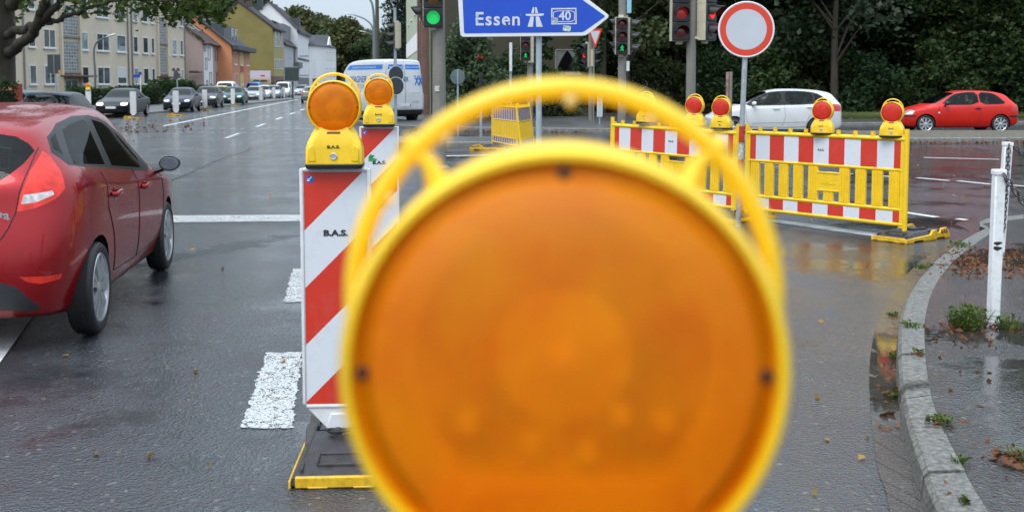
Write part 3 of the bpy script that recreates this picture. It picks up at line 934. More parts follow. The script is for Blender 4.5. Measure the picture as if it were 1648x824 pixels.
# two more barriers folded together on the far island corner
fA, fB = AT(792, 230, 27.6), AT(834, 230, 25.4)
c3, az3, Lf = seg(fA, fB)
make_barrier('worn closed-panel yellow barrier with faded purple and white bands beyond the big lamp', (c3.x, c3.y, .10), az3, Lf, faded=True, solid=True)
fC, fD = AT(839, 230, 25.1), AT(857, 230, 26.7)
c4, az4, Lf2 = seg(fC, fD)
o = make_barrier('yellow barrier seen nearly end-on, leaning beside the faded one', (c4.x + .02, c4.y, .10), az4, 1.9, faded=True, solid=True)
o.rotation_euler = (R(-7), 0, az4)
make_foot('yellow base plate under the faded barrier beyond the big lamp', BF, (fA.x - .1, fA.y - .5, 0), R(75))
make_lamp('amber lamp on the faded barrier, seen under the blurred handle', 'amber lamps on the far barriers', amber_lens, (c3.x + .0, c3.y, 1.12), R(60), old=True)

# far beacon boards along the parked cars, seen from the back
far_b = [(143, 150, 183, 1), (215, 147, 190.5, 0), (283.5, 146, 186, 0), (330, 143.5, 178, 0), (375, 143, 171, 0), (394, 142, 168, 0), (420, 143.5, 164.5, 0), (441, 143, 161, 0), (457, 142, 159.3, 0), (472, 143, 157.3, 0)]
nm = ['white beacon back with a yellow lamp beside the black car', 'white beacon back in front of the black car with lit headlights', 'white beacon back in front of the dark blue saloon', 'white beacon back before the dark hatchback behind the blue saloon',
      'white beacon back covering the nearer side of the green car', 'white beacon back between the green car and the silver estate', 'white beacon back beside the silver estate', 'white beacon back in front of the small silver car', 'white beacon back in front of the little white van', 'last white beacon back of the row, beside the dark board pole']
for (px, y0, y1, lamp), lab in zip(far_b, nm):
    g = G(px, y1)
    rz = R(random.uniform(-12, 14))
    make_beacon(lab, 'beacons along the row of parked cars', (g.x, g.y, 0), rz, back=True)
    make_foot(lab.replace('white beacon back', 'base plate of the white beacon'), 'base plates along the row of parked cars', (g.x, g.y, 0), R(80) + rz)
    if lamp: make_lamp('small amber lamp on the white beacon back beside the black car', LK, amber_lens, (g.x, g.y, 1.24), rz, old=False)

# ------------------------------------------------------------------ white bollards with chains
def make_bollard(label, base, top, w):
    t = thing('bollard', label, 'bollard', base, 0, 'white chain bollards')
    d = Vector(top) - Vector(base)
    X = Matrix.Rotation(math.atan2(d.x, d.z), 4, 'Y') @ Matrix.Rotation(-math.atan2(d.y, d.z), 4, 'X')
    h = d.length; r = w / 2
    b = MB(); ch = .006
    pl = [(-r, -r), (r, -r), (r, r), (-r, r)]
    b.loft([[(x, y, -.05) for x, y in pl], [(x, y, h - .03) for x, y in pl]], X=X)
    b.build('post', white_paint, t, bevel=.008)
    b = MB(); b.loft([[(x * 1.12, y * 1.12, h - .035) for x, y in pl], [(x * 1.12, y * 1.12, h) for x, y in pl]], X=X)
    b.build('cap', white_paint, t, bevel=.006)
    b = MB()
    for z, q in ((h * .485, .5), (h * .52, .25)):
        b.prism([(-r * .9, z), (-r * .2, z - .012), (r * .8, z + .004), (r * .5, z + .012), (-r * .3, z + .008 + .02 * q), (-r * .9, z + .03 * q)], -r - .0008, -r - .0004, X=X)
    b.build('scuff', ink, t, smooth=0)
    return t
bo1 = G(1598, 517, KH); to1 = AT(1608, 273, bo1.y - .02)
make_bollard('white square bollard scuffed black halfway up, weeds at its foot', bo1, to1, .066)
bo2 = Vector((AT(1609, 400, 9.9).x, 9.9, KH)); to2 = AT(1622, 229, 9.9)
make_bollard('white bollard standing just behind the scuffed one, chain down its front', bo2, to2, .07)
def chain(label, pts, lk=.045):
    """Welded-link chain following a polyline."""
    P = [Vector(p) for p in pts]; cum = [0]
    for i in range(len(P) - 1): cum.append(cum[-1] + (P[i + 1] - P[i]).length)
    n = int(cum[-1] / (lk * .72)); b = MB()
    def at(s):
        for i in range(len(P) - 1):
            if s <= cum[i + 1]: return P[i].lerp(P[i + 1], (s - cum[i]) / max(1e-6, cum[i + 1] - cum[i])), (P[i + 1] - P[i]).normalized()
        return P[-1], (P[-1] - P[-2]).normalized()
    for k in range(n):
        p, d = at((k + .5) * cum[-1] / n)
        q = d.to_track_quat('X', 'Z').to_matrix().to_4x4()
        X = Matrix.Translation(p) @ q @ Matrix.Rotation(R(90 if k % 2 else 0) + R(45), 4, 'X')
        l, w = lk * .5, lk * .3
        ring = [(l * .55 + w * math.cos(a), w * math.sin(a), 0) for a in [R(x) for x in (-90, -45, 0, 45, 90)]] + [(-l * .55 + w * math.cos(a), w * math.sin(a), 0) for a in [R(x) for x in (90, 135, 180, 225, 270)]]
        b.tube(ring, lk * .09, 5, closed=True, X=X)
    o = b.build('chain', chain_m, None, smooth=60)
    return tag(o, label, 'chain', 'chains between the bollards')
def sag(a, b, d, n=24):
    return [Vector(a).lerp(Vector(b), i / n) - Vector((0, 0, d * 4 * (i / n) * (1 - i / n))) for i in range(n + 1)]
e1 = Vector((4.6, 6.9, .95))
chain('chain hanging from the cap of the scuffed bollard and out of view', sag(Vector(to1) + Vector((.01, -.045, -.03)), e1, .55, 40), .05)
chain('chain sagging from the top of the unscuffed bollard', sag(Vector(to2) + Vector((.04, 0, -.03)), Vector((6.6, 10.6, 1.0)), .4, 40), .05)
chain('loose chain end dangling down the front of the bollard behind', [Vector(to2) + Vector((-.01, -.048, -.02)), Vector(to2) + Vector((-.02, -.05, -.4)), Vector(to2) + Vector((-.035, -.05, -.8))], .05)

# ------------------------------------------------------------------ traffic lights
lit_green = mat('lit_green_signal', (.015, .62, .13), .3, var=.5, scale=70, emit=.42)
dim_red = mat('unlit_red_signal', (.16, .008, .008), .25, coat=.6, var=.3, scale=60)
dim_green = mat('unlit_green_signal', (.01, .05, .03), .25, coat=.6, var=.3, scale=60)
dim_amber = mat('unlit_amber_signal', (.14, .06, .005), .25, coat=.6, var=.3, scale=60)
lit_red = mat('lit_red_signal', (.85, .03, .02), .3, var=.4, scale=60, emit=.6)
LM = {'S': mat('faint_red_signal', (.42, .02, .015), .25, coat=.5, var=.3, scale=60, emit=.12), 'R': lit_red, 'r': dim_red, 'g': dim_green, 'a': dim_amber, 'G': lit_green, 'W': mat('dark_lens', (.012, .02, .014), .3)}
def head(root, loc, rz, cols, lr=.1, vis=.17, back=True, pitch=None):
    """One signal head: black front plates with visors, pale housing behind; cols lists the lenses from the top down. Facing -y."""
    pitch = pitch or lr * 3.0
    n = len(cols); H = pitch * n; w = lr * 2.95
    X = Matrix.Translation(loc) @ Matrix.Rotation(rz, 4, 'Z')
    b = MB()
    b.box((0, .10, -H / 2), (w * 1.0, .17, H))
    b.box((0, .205, -H / 2), (w * .8, .06, H * .96))
    for k in range(n + 1): b.box((0, .10, -k * pitch), (w * 1.02, .176, .012))
    b.box((0, .12, .03), (.10, .08, .06)); b.box((0, .12, -H - .03), (.10, .08, .06))
    b.v = [tuple(X @ Vector(p)) for p in b.v]
    hd = b.build('signal_head', housing_m, root, bevel=.012)
    b = MB()
    for k in range(n): b.box((0, .0, -(k + .5) * pitch), (w * .99, .04, pitch * .985))
    b.v = [tuple(X @ Vector(p)) for p in b.v]
    b.build('front_plate', black_pl, hd, bevel=.012)
    for k, cc in enumerate(cols):
        cz = -(k + .5) * pitch
        Xl = X @ Matrix.Translation((0, -.021, cz)) @ FACE
        b = MB(); b.lathe([(lr, 0), (lr * .8, .012), (lr * .4, .022), (.001, .025)], 28, 0, Xl)
        b.build('lens', LM[cc], hd, smooth=60)
        if cc == 'W':
            b = MB(); walk_figure(b, lr, X @ Matrix.Translation((0, -.05, cz)))
            b.build('walking_figure', lit_green, hd, smooth=60)
        b = MB()
        nseg = 20
        r0 = lr * 1.08
        rings = []
        for q in range(nseg + 1):
            a = R(-20 + 220 * q / nseg)
            c_, s_ = math.cos(a), math.sin(a)
            dep = vis * (.35 + .65 * max(0, (s_ + .35) / 1.35))
            rings.append([(r0 * c_, -.02, cz + r0 * s_), (r0 * c_, -.02 - dep, cz + r0 * s_ - dep * .12), ((r0 + .006) * c_, -.02 - dep, cz + (r0 + .006) * s_ - dep * .12), ((r0 + .006) * c_, -.02, cz + (r0 + .006) * s_)])
        b.loft(rings, X=X)
        b.build('visor', black_pl, hd, smooth=50)
    return hd
def walk_figure(b, r, X):
    """Green walking figure: head, trunk, two arms, two legs."""
    s = r / .1
    b.lathe([(.001, -.004), (.013 * s, -.003), (.013 * s, .003), (.001, .004)], 12, 0, X @ Matrix.Translation((.004 * s, 0, .060 * s)) @ FACE)
    for p, rr in (([(.004, 0, .045), (-.004, 0, -.008)], .016), ([(-.002, 0, -.008), (.022, 0, -.036), (.026, 0, -.072)], .0095), ([(-.004, 0, -.008), (-.018, 0, -.042), (-.040, 0, -.066)], .0095),
                  ([(.010, 0, .038), (.030, 0, .018), (.046, 0, .006)], .007), ([(-.004, 0, .038), (-.024, 0, .020), (-.040, 0, -.004)], .007)):
        b.tube([tuple(c * s for c in q) for q in p], rr * s, 8, X=X)
def pole(root, r, h, m, r2=None, base=True, n=14):
    b = MB(); b.tube([(0, 0, -.2), (0, 0, h * .5), (0, 0, h)], [r, (r + (r2 or r)) / 2, r2 or r], n)
    if base: b.lathe([(r * 1.5, -.02), (r * 1.5, .02), (r * 1.05, .06)], n)
    b.build('pole', m, root, smooth=40)
def tl(name_label, px, Y, r, h, m, gz=0.0, r2=None):
    g = AT(px, 200, Y)
    t = thing('traffic_light', name_label, 'traffic light', (g.x, g.y, gz), 0, 'traffic lights at the crossing')
    pole(t, r, h - gz, m, r2)
    return t, g
def hz(py, Y): return AT(824, py, Y).z
# green light right above the lamp
t, g = tl('traffic light showing green on a thick grey pole above the blurred handle', 707, 21.0, .135, 5.6, grey_pole, r2=.10)
k = 21 / F
head(t, (-.09, -.20, hz(45, 21) + 1.05 + .0), R(4), ['r', 'a', 'G'], lr=.125, pitch=.35)
head(t, (-.34, .05, hz(37, 21) + 1.0), R(-78), ['r', 'a', 'g'], lr=.105, pitch=.32)
for z in (hz(45, 21) + .15, hz(45, 21) + .8):
    b = MB(); b.box((-.2, .0, z), (.34, .05, .05)); b.build('bracket', housing_m, t, bevel=.008)
b = MB(); b.box((-.03, -.135, hz(143, 21)), (.09, .004, .10)); b.build('sticker', mat('torn_sticker', (.5, .52, .5), .5, var=.7, scale=25, detail=8, dirt=.9, dirtcol=(.02, .02, .02)), t, smooth=0)
# two red lenses, thick pole
t, g = tl('traffic light with two dark red lenses on a thick pole beside the round sign', 1111, 19.0, .085, 6.2, grey_pole, r2=.075)
head(t, (AT(1094.5, 0, 19).x - g.x, -.14, hz(66, 19) + .62 + .31), R(6), ['r', 'S', 'r'], lr=.104, pitch=.312)
head(t, (.33, -.02, hz(65, 19) + .936), R(52), ['r', 'R', 'g'], lr=.112, pitch=.312, vis=.24)
for z in (hz(62, 19) + .0, hz(62, 19) + .85):
    b = MB(); b.box((.05, -.04, z), (.55, .05, .045)); b.build('bracket', housing_m, t, bevel=.006)
# pedestrian light with green man
t, g = tl('pedestrian light with green walking figure on a thick pole beside the arrow tip', 1000.5, 25.0, .095, 5.6, grey_pole, r2=.085)
head(t, (-.03, -.20, hz(88, 25) + .81), R(3), ['r', 'r', 'W'], lr=.09, vis=.13)
head(t, (.20, .03, hz(86, 25) + .78), R(80), ['r', 'a', 'g'], lr=.09, vis=.2)
head(t, (-.16, .03, hz(84, 25) + .76), R(-80), ['r', 'a', 'g'], lr=.085, vis=.12)
b = MB(); b.box((.12, -.10, hz(107, 25)), (.07, .02, .22)); b.build('notice', white_pl, t, bevel=.003)
b = MB(); b.box((.14, -.06, hz(4, 25)), (.10, .03, .5)); b.build('street_sign', mat('pale_blue_sign', (.25, .5, .62), .4), t, bevel=.004)
# pedestrian light farther back
t, g = tl('pedestrian light with green walking figure under the blue arrow sign', 853, 32.0, .085, 3.7, grey_pole)
head(t, (-.135, -.20, hz(97, 32) + .84), R(2), ['r', 'r', 'W'], lr=.095, vis=.12)
head(t, (.14, -.05, hz(98, 32) + .84), R(80), ['r', 'a', 'g'], lr=.10, vis=.26)
# far one with two heads and the give-way sign
t, g = tl('far traffic light with dark heads either side, carrying the give way sign', 950, 45.0, .085, 3.9, grey_pole)
head(t, (-.24, -.02, hz(109, 45) + .96), R(-52), ['r', 'R', 'g'], lr=.105, vis=.24)
head(t, (.20, -.02, hz(108, 45) + .68), R(58), ['r', 'g'], lr=.11, vis=.26)
for z, w_ in ((hz(86, 45), .5), (hz(103, 45), .4)):
    b = MB(); b.box((0, -.02, z), (w_, .05, .05)); b.build('bracket', housing_m, t, bevel=.006)
# thin blue-grey pole in front of the van
t, g = tl('slim blue grey signal pole with black visors in front of the white van', 637, 41.0, .055, 4.35, blue_grey)
hd = head(t, (-.02, -.02, hz(81, 41) + 1.0), R(-86), ['r', 'a', 'g'], lr=.105, vis=.30)
for dz, rz in ((hz(121, 41), 38), (hz(139, 41), 30)):
    X = Matrix.Translation((.02, -.08 if dz > hz(130, 41) else -.14, dz)) @ Matrix.Rotation(R(rz), 4, 'Z') @ FACE
    b = MB(); b.lathe([(.001, 0), (.31, 0), (.315, .01), (.31, .02), (.001, .02)], 32, 0, X); s_ = b.build('round_sign', dark_board, t, smooth=40)
    b = MB(); b.lathe([(.315, -.004), (.335, -.004), (.335, .024), (.315, .024), (.315, -.004)], 32, 0, X); b.build('rim', white_pl, s_, smooth=40)

# ------------------------------------------------------------------ signs
def sign_post(root, r, h, m=grey_metal, z0=-.2):
    b = MB(); b.tube([(0, 0, z0), (0, 0, h)], r, 12); b.build('post', m, root, smooth=40)
# blue arrow sign
Ys = 14.3
g = AT(867, 200, Ys)
t = thing('direction_sign', 'blue arrow-shaped motorway sign reading Essen A 40 on a grey post', 'road sign', (g.x, g.y, 0))
sign_post(t, .038, hz(-2, Ys), blue_grey)
kx = Ys / F
def sx(px, py): 
    p = AT(px, py, Ys - .07); return (p.x - g.x, p.z)
outer = [sx(737, -6), sx(741, 60.5), sx(943, 58.5), sx(982, 27), sx(938, -7)]
b = MB(); b.prism(roundpoly(outer, .05), -.085, -.045); b.build('plate', mat('sign_edge', (.70, .72, .74), .35, var=.04), t, bevel=.006)
inner = [sx(744.5, -1), sx(747, 54.5), sx(938, 52.5), sx(974.5, 27), sx(935, -1)]
b = MB(); b.prism(roundpoly(inner, .025), -.0875, -.0862)
fc = b.build('face', mat('sign_blue', (.001, .062, .50), .35, var=.06, scale=3, coat=.3), t, smooth=0)
wl = mat('sign_white', (.62, .64, .66), .4, var=.08, scale=20, dirt=.15)
x0, z0 = sx(801, 31)
text('Essen', .235, wl, fc, (x0 - .0, -.0885, z0 - .01), bold=.004, wide=1.0, space=1.12)
# motorway symbol: two carriageways running to a bridge
def sp(l): return [sx(x, y) for x, y in l]
b = MB()
for poly in ([(849, 44), (857.5, 44), (859, 27.5), (853.8, 27.5)], [(863, 44), (873.5, 44), (867.5, 27.5), (862, 27.5)], [(854.8, 22), (859.3, 22), (860, 12.5), (857.8, 12.5)], [(861.6, 22), (866, 22), (863.4, 12.5), (861.2, 12.5)],
             [(846, 23.3), (875, 22.6), (875, 25.2), (871, 26.6), (850, 26.6), (846, 25.6)]):
    b.prism(sp(poly), -.0892, -.0878)
b.build('motorway_symbol', wl, fc, smooth=0)
# A 40 shield
b = MB()
o_ = [(887, 14), (927.5, 13.5), (928, 39.5), (887, 40.2)]; i_ = [(889, 16), (926, 15.5), (926, 37.8), (889, 38.2)]
O_, I_ = sp(o_), sp(i_)
for k in range(4):
    b.prism([O_[k], O_[(k + 1) % 4], I_[(k + 1) % 4], I_[k]], -.0892, -.0878)
for poly in ([(889, 16), (926, 15.5), (907.5, 18.6)][::1], [(889, 38.2), (926, 37.8), (907.5, 35.2)]):
    pass
hexa = [(890, 20.5), (896, 18), (919, 17.6), (925, 20), (925, 33.5), (919, 36), (896, 36.3), (890, 34)]
hexi = [(891.2, 21.2), (896.5, 19), (918.5, 18.7), (923.8, 20.8), (923.8, 32.8), (918.5, 34.9), (896.5, 35.2), (891.2, 33.2)]
HO, HI = sp(hexa), sp(hexi)
for k in range(8):
    b.prism([HO[k], HO[(k + 1) % 8], HI[(k + 1) % 8], HI[k]], -.0892, -.0878)
sh = b.build('motorway_shield', wl, fc, smooth=0)
xs, zs = sx(907.5, 27)
text('40', .155, wl, fc, (xs + .012, -.0885, zs), bold=.003)
for (px, py, w_, h_, rz_, cc) in ((768, 29, .03, .09, 8, (.35, .5, .55)), (816, 40, .035, .03, -12, (.04, .06, .07)), (892.5, 33.5, .085, .07, 5, (.3, .36, .4)), (912, 46.5, .10, .07, 8, (.4, .52, .6)), (838, 24, .025, .03, -5, (.06, .1, .12))):
    p = sx(px, py); b = MB(); b.box((0, 0, 0), (w_, .001, h_))
    o = b.build('sticker', mat('sticker_%d' % px, cc, .5, var=.9, scale=30, detail=8, dirt=.8, dirtcol=(.5, .5, .5)), fc, smooth=0)
    o.location = (p[0], -.0900 - .0002 * (px % 5), p[1]); o.rotation_euler = (0, R(rz_), 0)
# round no-vehicles sign between the barriers
Yr = 12.35
g = AT(1190, 200, Yr)
t = thing('no_vehicles_sign', 'round white sign with red rim on a thin steel post between the barriers', 'road sign', (g.x, g.y, 0))
top = AT(1199, 90, Yr - .02); d = Vector((top.x - g.x, 0, top.z))
b = MB(); b.tube([(0, 0, 0), (d.x, -.02, d.z), (d.x * 1.2, -.025, d.z * 1.22)], .030, 12)
post = b.build('post', grey_metal, t, smooth=40)
cc = AT(1201, 48, Yr - .07)
X = Matrix.Translation((cc.x - g.x, cc.y - g.y, cc.z)) @ Matrix.Rotation(R(-3), 4, 'Z') @ FACE
b = MB(); b.lathe([(.001, -.004), (.302, -.004), (.308, 0), (.308, .006), (.302, .010), (.296, .010), (.296, .006), (.001, .006)], 64, 0, X); pl = b.build('plate', mat('sign_rim_white', (.75, .76, .78), .35, var=.04), t, smooth=30)
b = MB(); b.lathe([(.222, .0066), (.222, .0072), (.288, .0072), (.288, .0066), (.222, .0066)], 64, 0, X); b.build('red_ring', mat('sign_red', (.68, .045, .015), .35, var=.06, coat=.2), pl, smooth=30)
b = MB(); b.lathe([(.001, .0070), (.2205, .0070)], 64, 0, X); b.build('face', mat('sign_grey_white', (.52, .54, .585), .4, var=.05, scale=4), pl, smooth=30)
rg, bd = mat('red_band', (.45, .03, .02), .45, var=.3, scale=20, dirt=.5), mat('white_band', (.5, .5, .5), .5, var=.4, scale=30, dirt=.8, dirtcol=(.05, .05, .05))
for z, hh, mm in ((.95, .18, rg), (.77, .16, bd), (.61, .15, rg)):
    q = d * (z / d.z); q2 = d * ((z + hh) / d.z)
    b = MB(); b.tube([(q.x, -.02 * z / d.z, q.z), (q2.x, -.02 * (z + hh) / d.z, q2.z)], .0315, 12); b.build('film_band', mm, t, smooth=40)
# thin post with edge-on sign beside it
g = AT(1174.5, 200, 15.4)
t = thing('narrow_sign_post', 'thin grey post with a rusty red plate seen edge-on behind the barriers', 'sign post', (g.x, g.y, 0))
sign_post(t, .028, hz(116, 15.4), grey_pole)
b = MB(); b.box((-.045, -.01, hz(140, 15.4)), (.03, .05, .40)); b.build('plate', mat('red_white_rust', (.35, .2, .18), .5, var=.8, scale=8, detail=8), t, bevel=.003)
# round blue sign from behind
g = AT(737, 200, 34)
t = thing('round_sign', 'round grey-blue back of a sign on a thin post in front of the bush', 'road sign', (g.x, g.y, 0))
sign_post(t, .03, hz(112, 34))
X = Matrix.Translation((0, -.05, hz(124.5, 34))) @ Matrix.Rotation(R(-8), 4, 'Z') @ FACE
b = MB(); b.lathe([(.001, 0), (.22, 0), (.226, .012), (.218, .018), (.001, .018)], 36, 0, X); b.build('plate', sign_back, t, smooth=30)
b = MB(); b.box((0, -.072, hz(124, 34)), (.035, .012, .44)); b.build('clamp', grey_metal, t, bevel=.003)
# tall sign seen edge-on
g = AT(822, 200, 30)
t = thing('edge_on_sign', 'slim bright sign seen edge-on between the bush and the pedestrian light', 'road sign', (g.x, g.y, 0))
sign_post(t, .035, hz(70, 30), blue_grey)
b = MB(); b.box((0, -.045, hz(93, 30)), (.075, .62, .76)); b.build('plate', white_pl, t, bevel=.006)
# short post hidden under the arc
g = G(774, 226)
t = thing('post', 'short white-topped steel post on the island under the blurred handle', 'post', (g.x, g.y, .12))
sign_post(t, .04, 1.75, grey_metal)
b = MB(); b.tube([(0, 0, 1.0), (0, 0, 1.76)], .047, 12); b.build('sleeve', black_pl, t, smooth=40)
# narrow marker beacon seen edge-on on the far kerb
g = G(965, 205)
t = thing('marker_post', 'pale grey marker board on a short post at the far kerb', 'marker post', (g.x, g.y, .12))
sign_post(t, .03, .3)
b = MB(); b.box((0, 0, .66), (.20, .12, .84)); b.build('board', mat('pale_marker', (.42, .5, .53), .45, var=.1, scale=6, dirt=.4), t, bevel=.02)
b = MB(); b.box((-.08, -.064, .66), (.03, .006, .76)); b.box((.08, -.064, .66), (.03, .006, .76)); b.build('edge_strip', white_pl, t, bevel=.002)
# give way sign on the far light
X0 = AT(955.5, 60, 44.8)
t = thing('give_way_sign', 'white triangle sign with red border beside the arrow tip of the blue sign', 'road sign', (X0.x, X0.y, 0))
zt = hz(47, 44.8); zb = hz(79, 44.8)
tri = [(-.26, zt - .02), (.33, zt), (.06, zb)]
cx_, cz_ = .043, (2 * zt + zb) / 3 - .01
def shrink(k): return [(cx_ + (x - cx_) * k, cz_ + (z - cz_) * k) for x, z in tri]
b = MB(); b.prism(shrink(1), -.17, -.155); pl = b.build('plate', red_ink, t, bevel=.004)
b = MB(); b.prism(shrink(.68), -.1735, -.1715); b.build('face', mat('sign_grey_white', (.5, .5, .5)), pl, smooth=0)
b = MB(); b.tube([(0, -.13, .12), (0, -.13, zt + .05)], .03, 10); b.build('post', grey_pole, t, smooth=40)
# left side: square back of a sign, street name sign, priority sign light, dark board
g = AT(92, 200, 46)
t = thing('square_sign', 'dark grey back of a square sign with a yellow sticker before the glass-block stairwell', 'road sign', (g.x, g.y, 0))
sign_post(t, .035, hz(90, 46))
zc = hz(103.5, 46); w_ = .27
b = MB(); b.box((-.03, -.05, zc), (.53, .02, .78)); pl = b.build('plate', mat('dark_sign_back', (.05, .06, .068), .5, var=.12, scale=6), t, bevel=.004)
b = MB(); b.box((-.03, -.063, zc), (.02, .006, .76)); b.build('seam_strip', grey_metal, pl, smooth=0)
b = MB(); b.box((.19, -.0615, zc - .32), (.09, .003, .12)); b.build('sticker', mat('orange_sticker', (.7, .33, .02), .4), pl, smooth=0)
g = AT(228, 200, 70)
t = thing('street_name_sign', 'small dark blue street name plate on a white post before the flats', 'street sign', (g.x, g.y, .11))
sign_post(t, .03, hz(118, 70) - .11, white_pl)
b = MB(); b.box((-.24, -.03, hz(123, 70) - .11), (.42, .03, .2)); b.build('plate', mat('enamel_blue', (.01, .04, .3), .3), t, bevel=.004)
b = MB(); b.lathe([(.001, 0), (.10, 0), (.10, .04), (.001, .04)], 16, 0, Matrix.Translation((0, -.03, hz(118.5, 70) - .11)) @ FACE); b.build('round_plate', mat('enamel_blue', (.01, .04, .3), .3), t, smooth=30)
g = AT(287, 200, 76)
t = thing('priority_sign', 'dark diamond sign under two small signal heads in front of the hedge', 'road sign', (g.x, g.y, .11))
sign_post(t, .035, hz(112, 76) - .11)
b = MB(); b.prism([(0, hz(115, 76) - .11), (.26, hz(121.5, 76) - .11), (0, hz(128, 76) - .11), (-.26, hz(121.5, 76) - .11)], -.06, -.04); b.build('plate', dark_board, t, smooth=0)
for s in (-1, 1):
    b = MB(); b.box((s * .15 - .06, -.07, hz(112.5, 76) - .11), (.17, .14, .20)); b.build('signal_head', mat('dark_red_head', (.07, .02, .018), .5), t, bevel=.01)
g = AT(472, 200, 112)
t = thing('information_board', 'dark square board on a single post before the grey houses', 'road sign', (g.x, g.y, 0))
sign_post(t, .09, hz(130, 112), dark_board)
b = MB(); b.box((-.05, -.1, hz(120, 112)), (1.42, .08, 1.5)); pl = b.build('plate', mat('dark_green_board', (.03, .045, .045), .45), t, bevel=.01)
b = MB(); b.box((-.05, -.15, hz(131.3, 112)), (1.42, .02, .05)); b.box((-.05, -.15, hz(108.7, 112)), (1.42, .02, .05)); b.build('edge', grey_metal, pl, smooth=0)

# ------------------------------------------------------------------ street lamps
def street_lamp(label, px, Y, pts, r, m, lamp=True, group='street lamps'):
    g = AT(px, 200, Y)
    t = thing('street_lamp', label, 'street lamp', (g.x, g.y, 0), 0, group)
    P = []
    for (x, y) in pts:
        p = AT(x, y, Y); P.append(Vector((p.x - g.x, 0, p.z)))
    P = smoothline([Vector((0, 0, -.2))] + P, 6)
    n = len(P)
    b = MB(); b.tube(P, [r * (1 - .55 * i / n) for i in range(n)], 10); b.build('pole', m, t, smooth=50)
    if lamp:
        d = (P[-1] - P[-2]).normalized(); e = P[-1]
        X = Matrix.Translation(e + d * .28) @ d.to_track_quat('X', 'Z').to_matrix().to_4x4()
        b = MB(); b.loft([[(x, y * w, z * w) for y, z in ((-.14, 0), (.14, 0), (.11, .09), (-.11, .09))] for x, w in ((-.35, .5), (-.15, 1), (.25, 1), (.42, .6))], X=X)
        hd = b.build('lamp_head', mat('lamp_head', (.45, .47, .48), .4, metal=.3), t, bevel=.01)
        b = MB(); b.box((.05, 0, -.012), (.45, .2, .03), X=X); b.build('diffuser', mat('lamp_glass', (.6, .62, .62), .15), hd, bevel=.008)
    return t
street_lamp('grey street lamp with curved arm in front of the flats', 154, 80, [(153, 120), (151, 85), (155, 70), (164, 63.5), (172, 60.5)], .09, mat('dark_grey_pole', (.10, .11, .115), .5))
street_lamp('tall curved lamp above the van, arm reaching out of the top of the view', 603, 70, [(603, 80), (601, 20), (594, -2), (575, -14)], .10, mat('lamp_pole', (.16, .19, .20), .5, metal=.3))
street_lamp('street lamp with long arm and pale head against the sky', 601, 95, [(601, 70), (599, 44), (588, 32), (574, 26), (568, 24.5)], .09, mat('lamp_pole', (.16, .19, .20)))
street_lamp('farther street lamp with low pale head over the far trees', 605, 130, [(605, 75), (603, 60), (594, 54), (588, 52.5)], .10, mat('lamp_pole', (.16, .19, .20)))
g = AT(608.6, 200, 82)
t = thing('mast', 'straight dark mast rising beside the curved street lamp', 'mast', (g.x, g.y, 0))
b = MB(); b.tube([(0, 0, -.2), (0, 0, 9)], [.17, .13], 12); b.build('shaft', mat('dark_wood', (.07, .065, .055), .8, var=.3, scale=8, bump=.3), t, smooth=40)
# ------------------------------------------------------------------ cars
def mirrored_cage(S):
    """Stations -> closed control cage (quads), rows from the underside centre over the side to the roof centre."""
    NR = 11
    V = {}; verts = []; faces = []
    def vid(i, r, s):
        if r in (0, 10): s = 1
        k = (i, r, s)
        if k not in V:
            x, y, z = S[i][r]; V[k] = len(verts); verts.append((x, y * s, z))
        return V[k]
    n = len(S)
    for i in range(n - 1):
        for r in range(NR - 1):
            for s in (1, -1):
                q = [vid(i, r, s), vid(i + 1, r, s), vid(i + 1, r + 1, s), vid(i, r + 1, s)]
                faces.append(q if s > 0 else q[::-1])
    for end, sg in ((0, 1), (n - 1, -1)):
        def cap(r, c, s):
            if c == 0: return vid(end, r, s)
            if r == 2: return vid(end, 1 if c == 1 else 0, s)
            if r == 8: return vid(end, 9 if c == 1 else 10, s)
            if c == 2: s = 1
            k = (end, r, s, c)
            if k not in V:
                x, y, z = S[end][r]
                f = (.62, 0)[c - 1]
                V[k] = len(verts); verts.append((x + sg * (.035, .06)[c - 1], y * f * s, z))
            return V[k]
        for r in range(2, 8):
            for c in (0, 1):
                for s in (1, -1):
                    q = [cap(r, c, s), cap(r, c + 1, s), cap(r + 1, c + 1, s), cap(r + 1, c, s)]
                    q = q[::-1] if (sg > 0) == (s > 0) else q
                    faces.append(q)
        for s in (1, -1):      # bottom and top rows are shared with the sides: nothing to add
            pass
    ed = {}
    for (k, v) in V.items():
        if len(k) == 3 and k[1] in (2, 5, 8) and (k[0] + 1, k[1], k[2]) in V: ed[tuple(sorted((v, V[(k[0] + 1, k[1], k[2])])))] = {2: .4, 5: .55, 8: .35}[k[1]]
    return verts, faces, ed
def station(xl, xb, xt, zb, zbelt, zt, w, wr, sill=.92):
    L = lambda a, b, t: a + (b - a) * t
    H = zbelt - zb
    return [(xl, 0, zb), (xl, .62 * w, zb), (xl, .88 * w, zb + .015), (L(xl, xb, .30), .972 * w, zb + .28 * H), (L(xl, xb, .72), w, zb + .70 * H),
            (L(xl, xb, .95), .978 * w, zbelt - .045), (xb, .945 * w, zbelt + .012), (L(xb, xt, .5), L(.945 * w, wr, .42), L(zbelt, zt - .06, .5)),
            (L(xb, xt, .92), wr, zt - .052), (xt, .70 * wr, zt - .010), (xt, 0, zt)]
def in_poly(p, poly):
    x, y = p; c = False; n = len(poly)
    for i in range(n):
        a, b = poly[i], poly[(i + 1) % n]
        if (a[1] > y) != (b[1] > y) and x < (b[0] - a[0]) * (y - a[1]) / (b[1] - a[1]) + a[0]: c = not c
    return c
KZ = Vector((0, 0, 1))
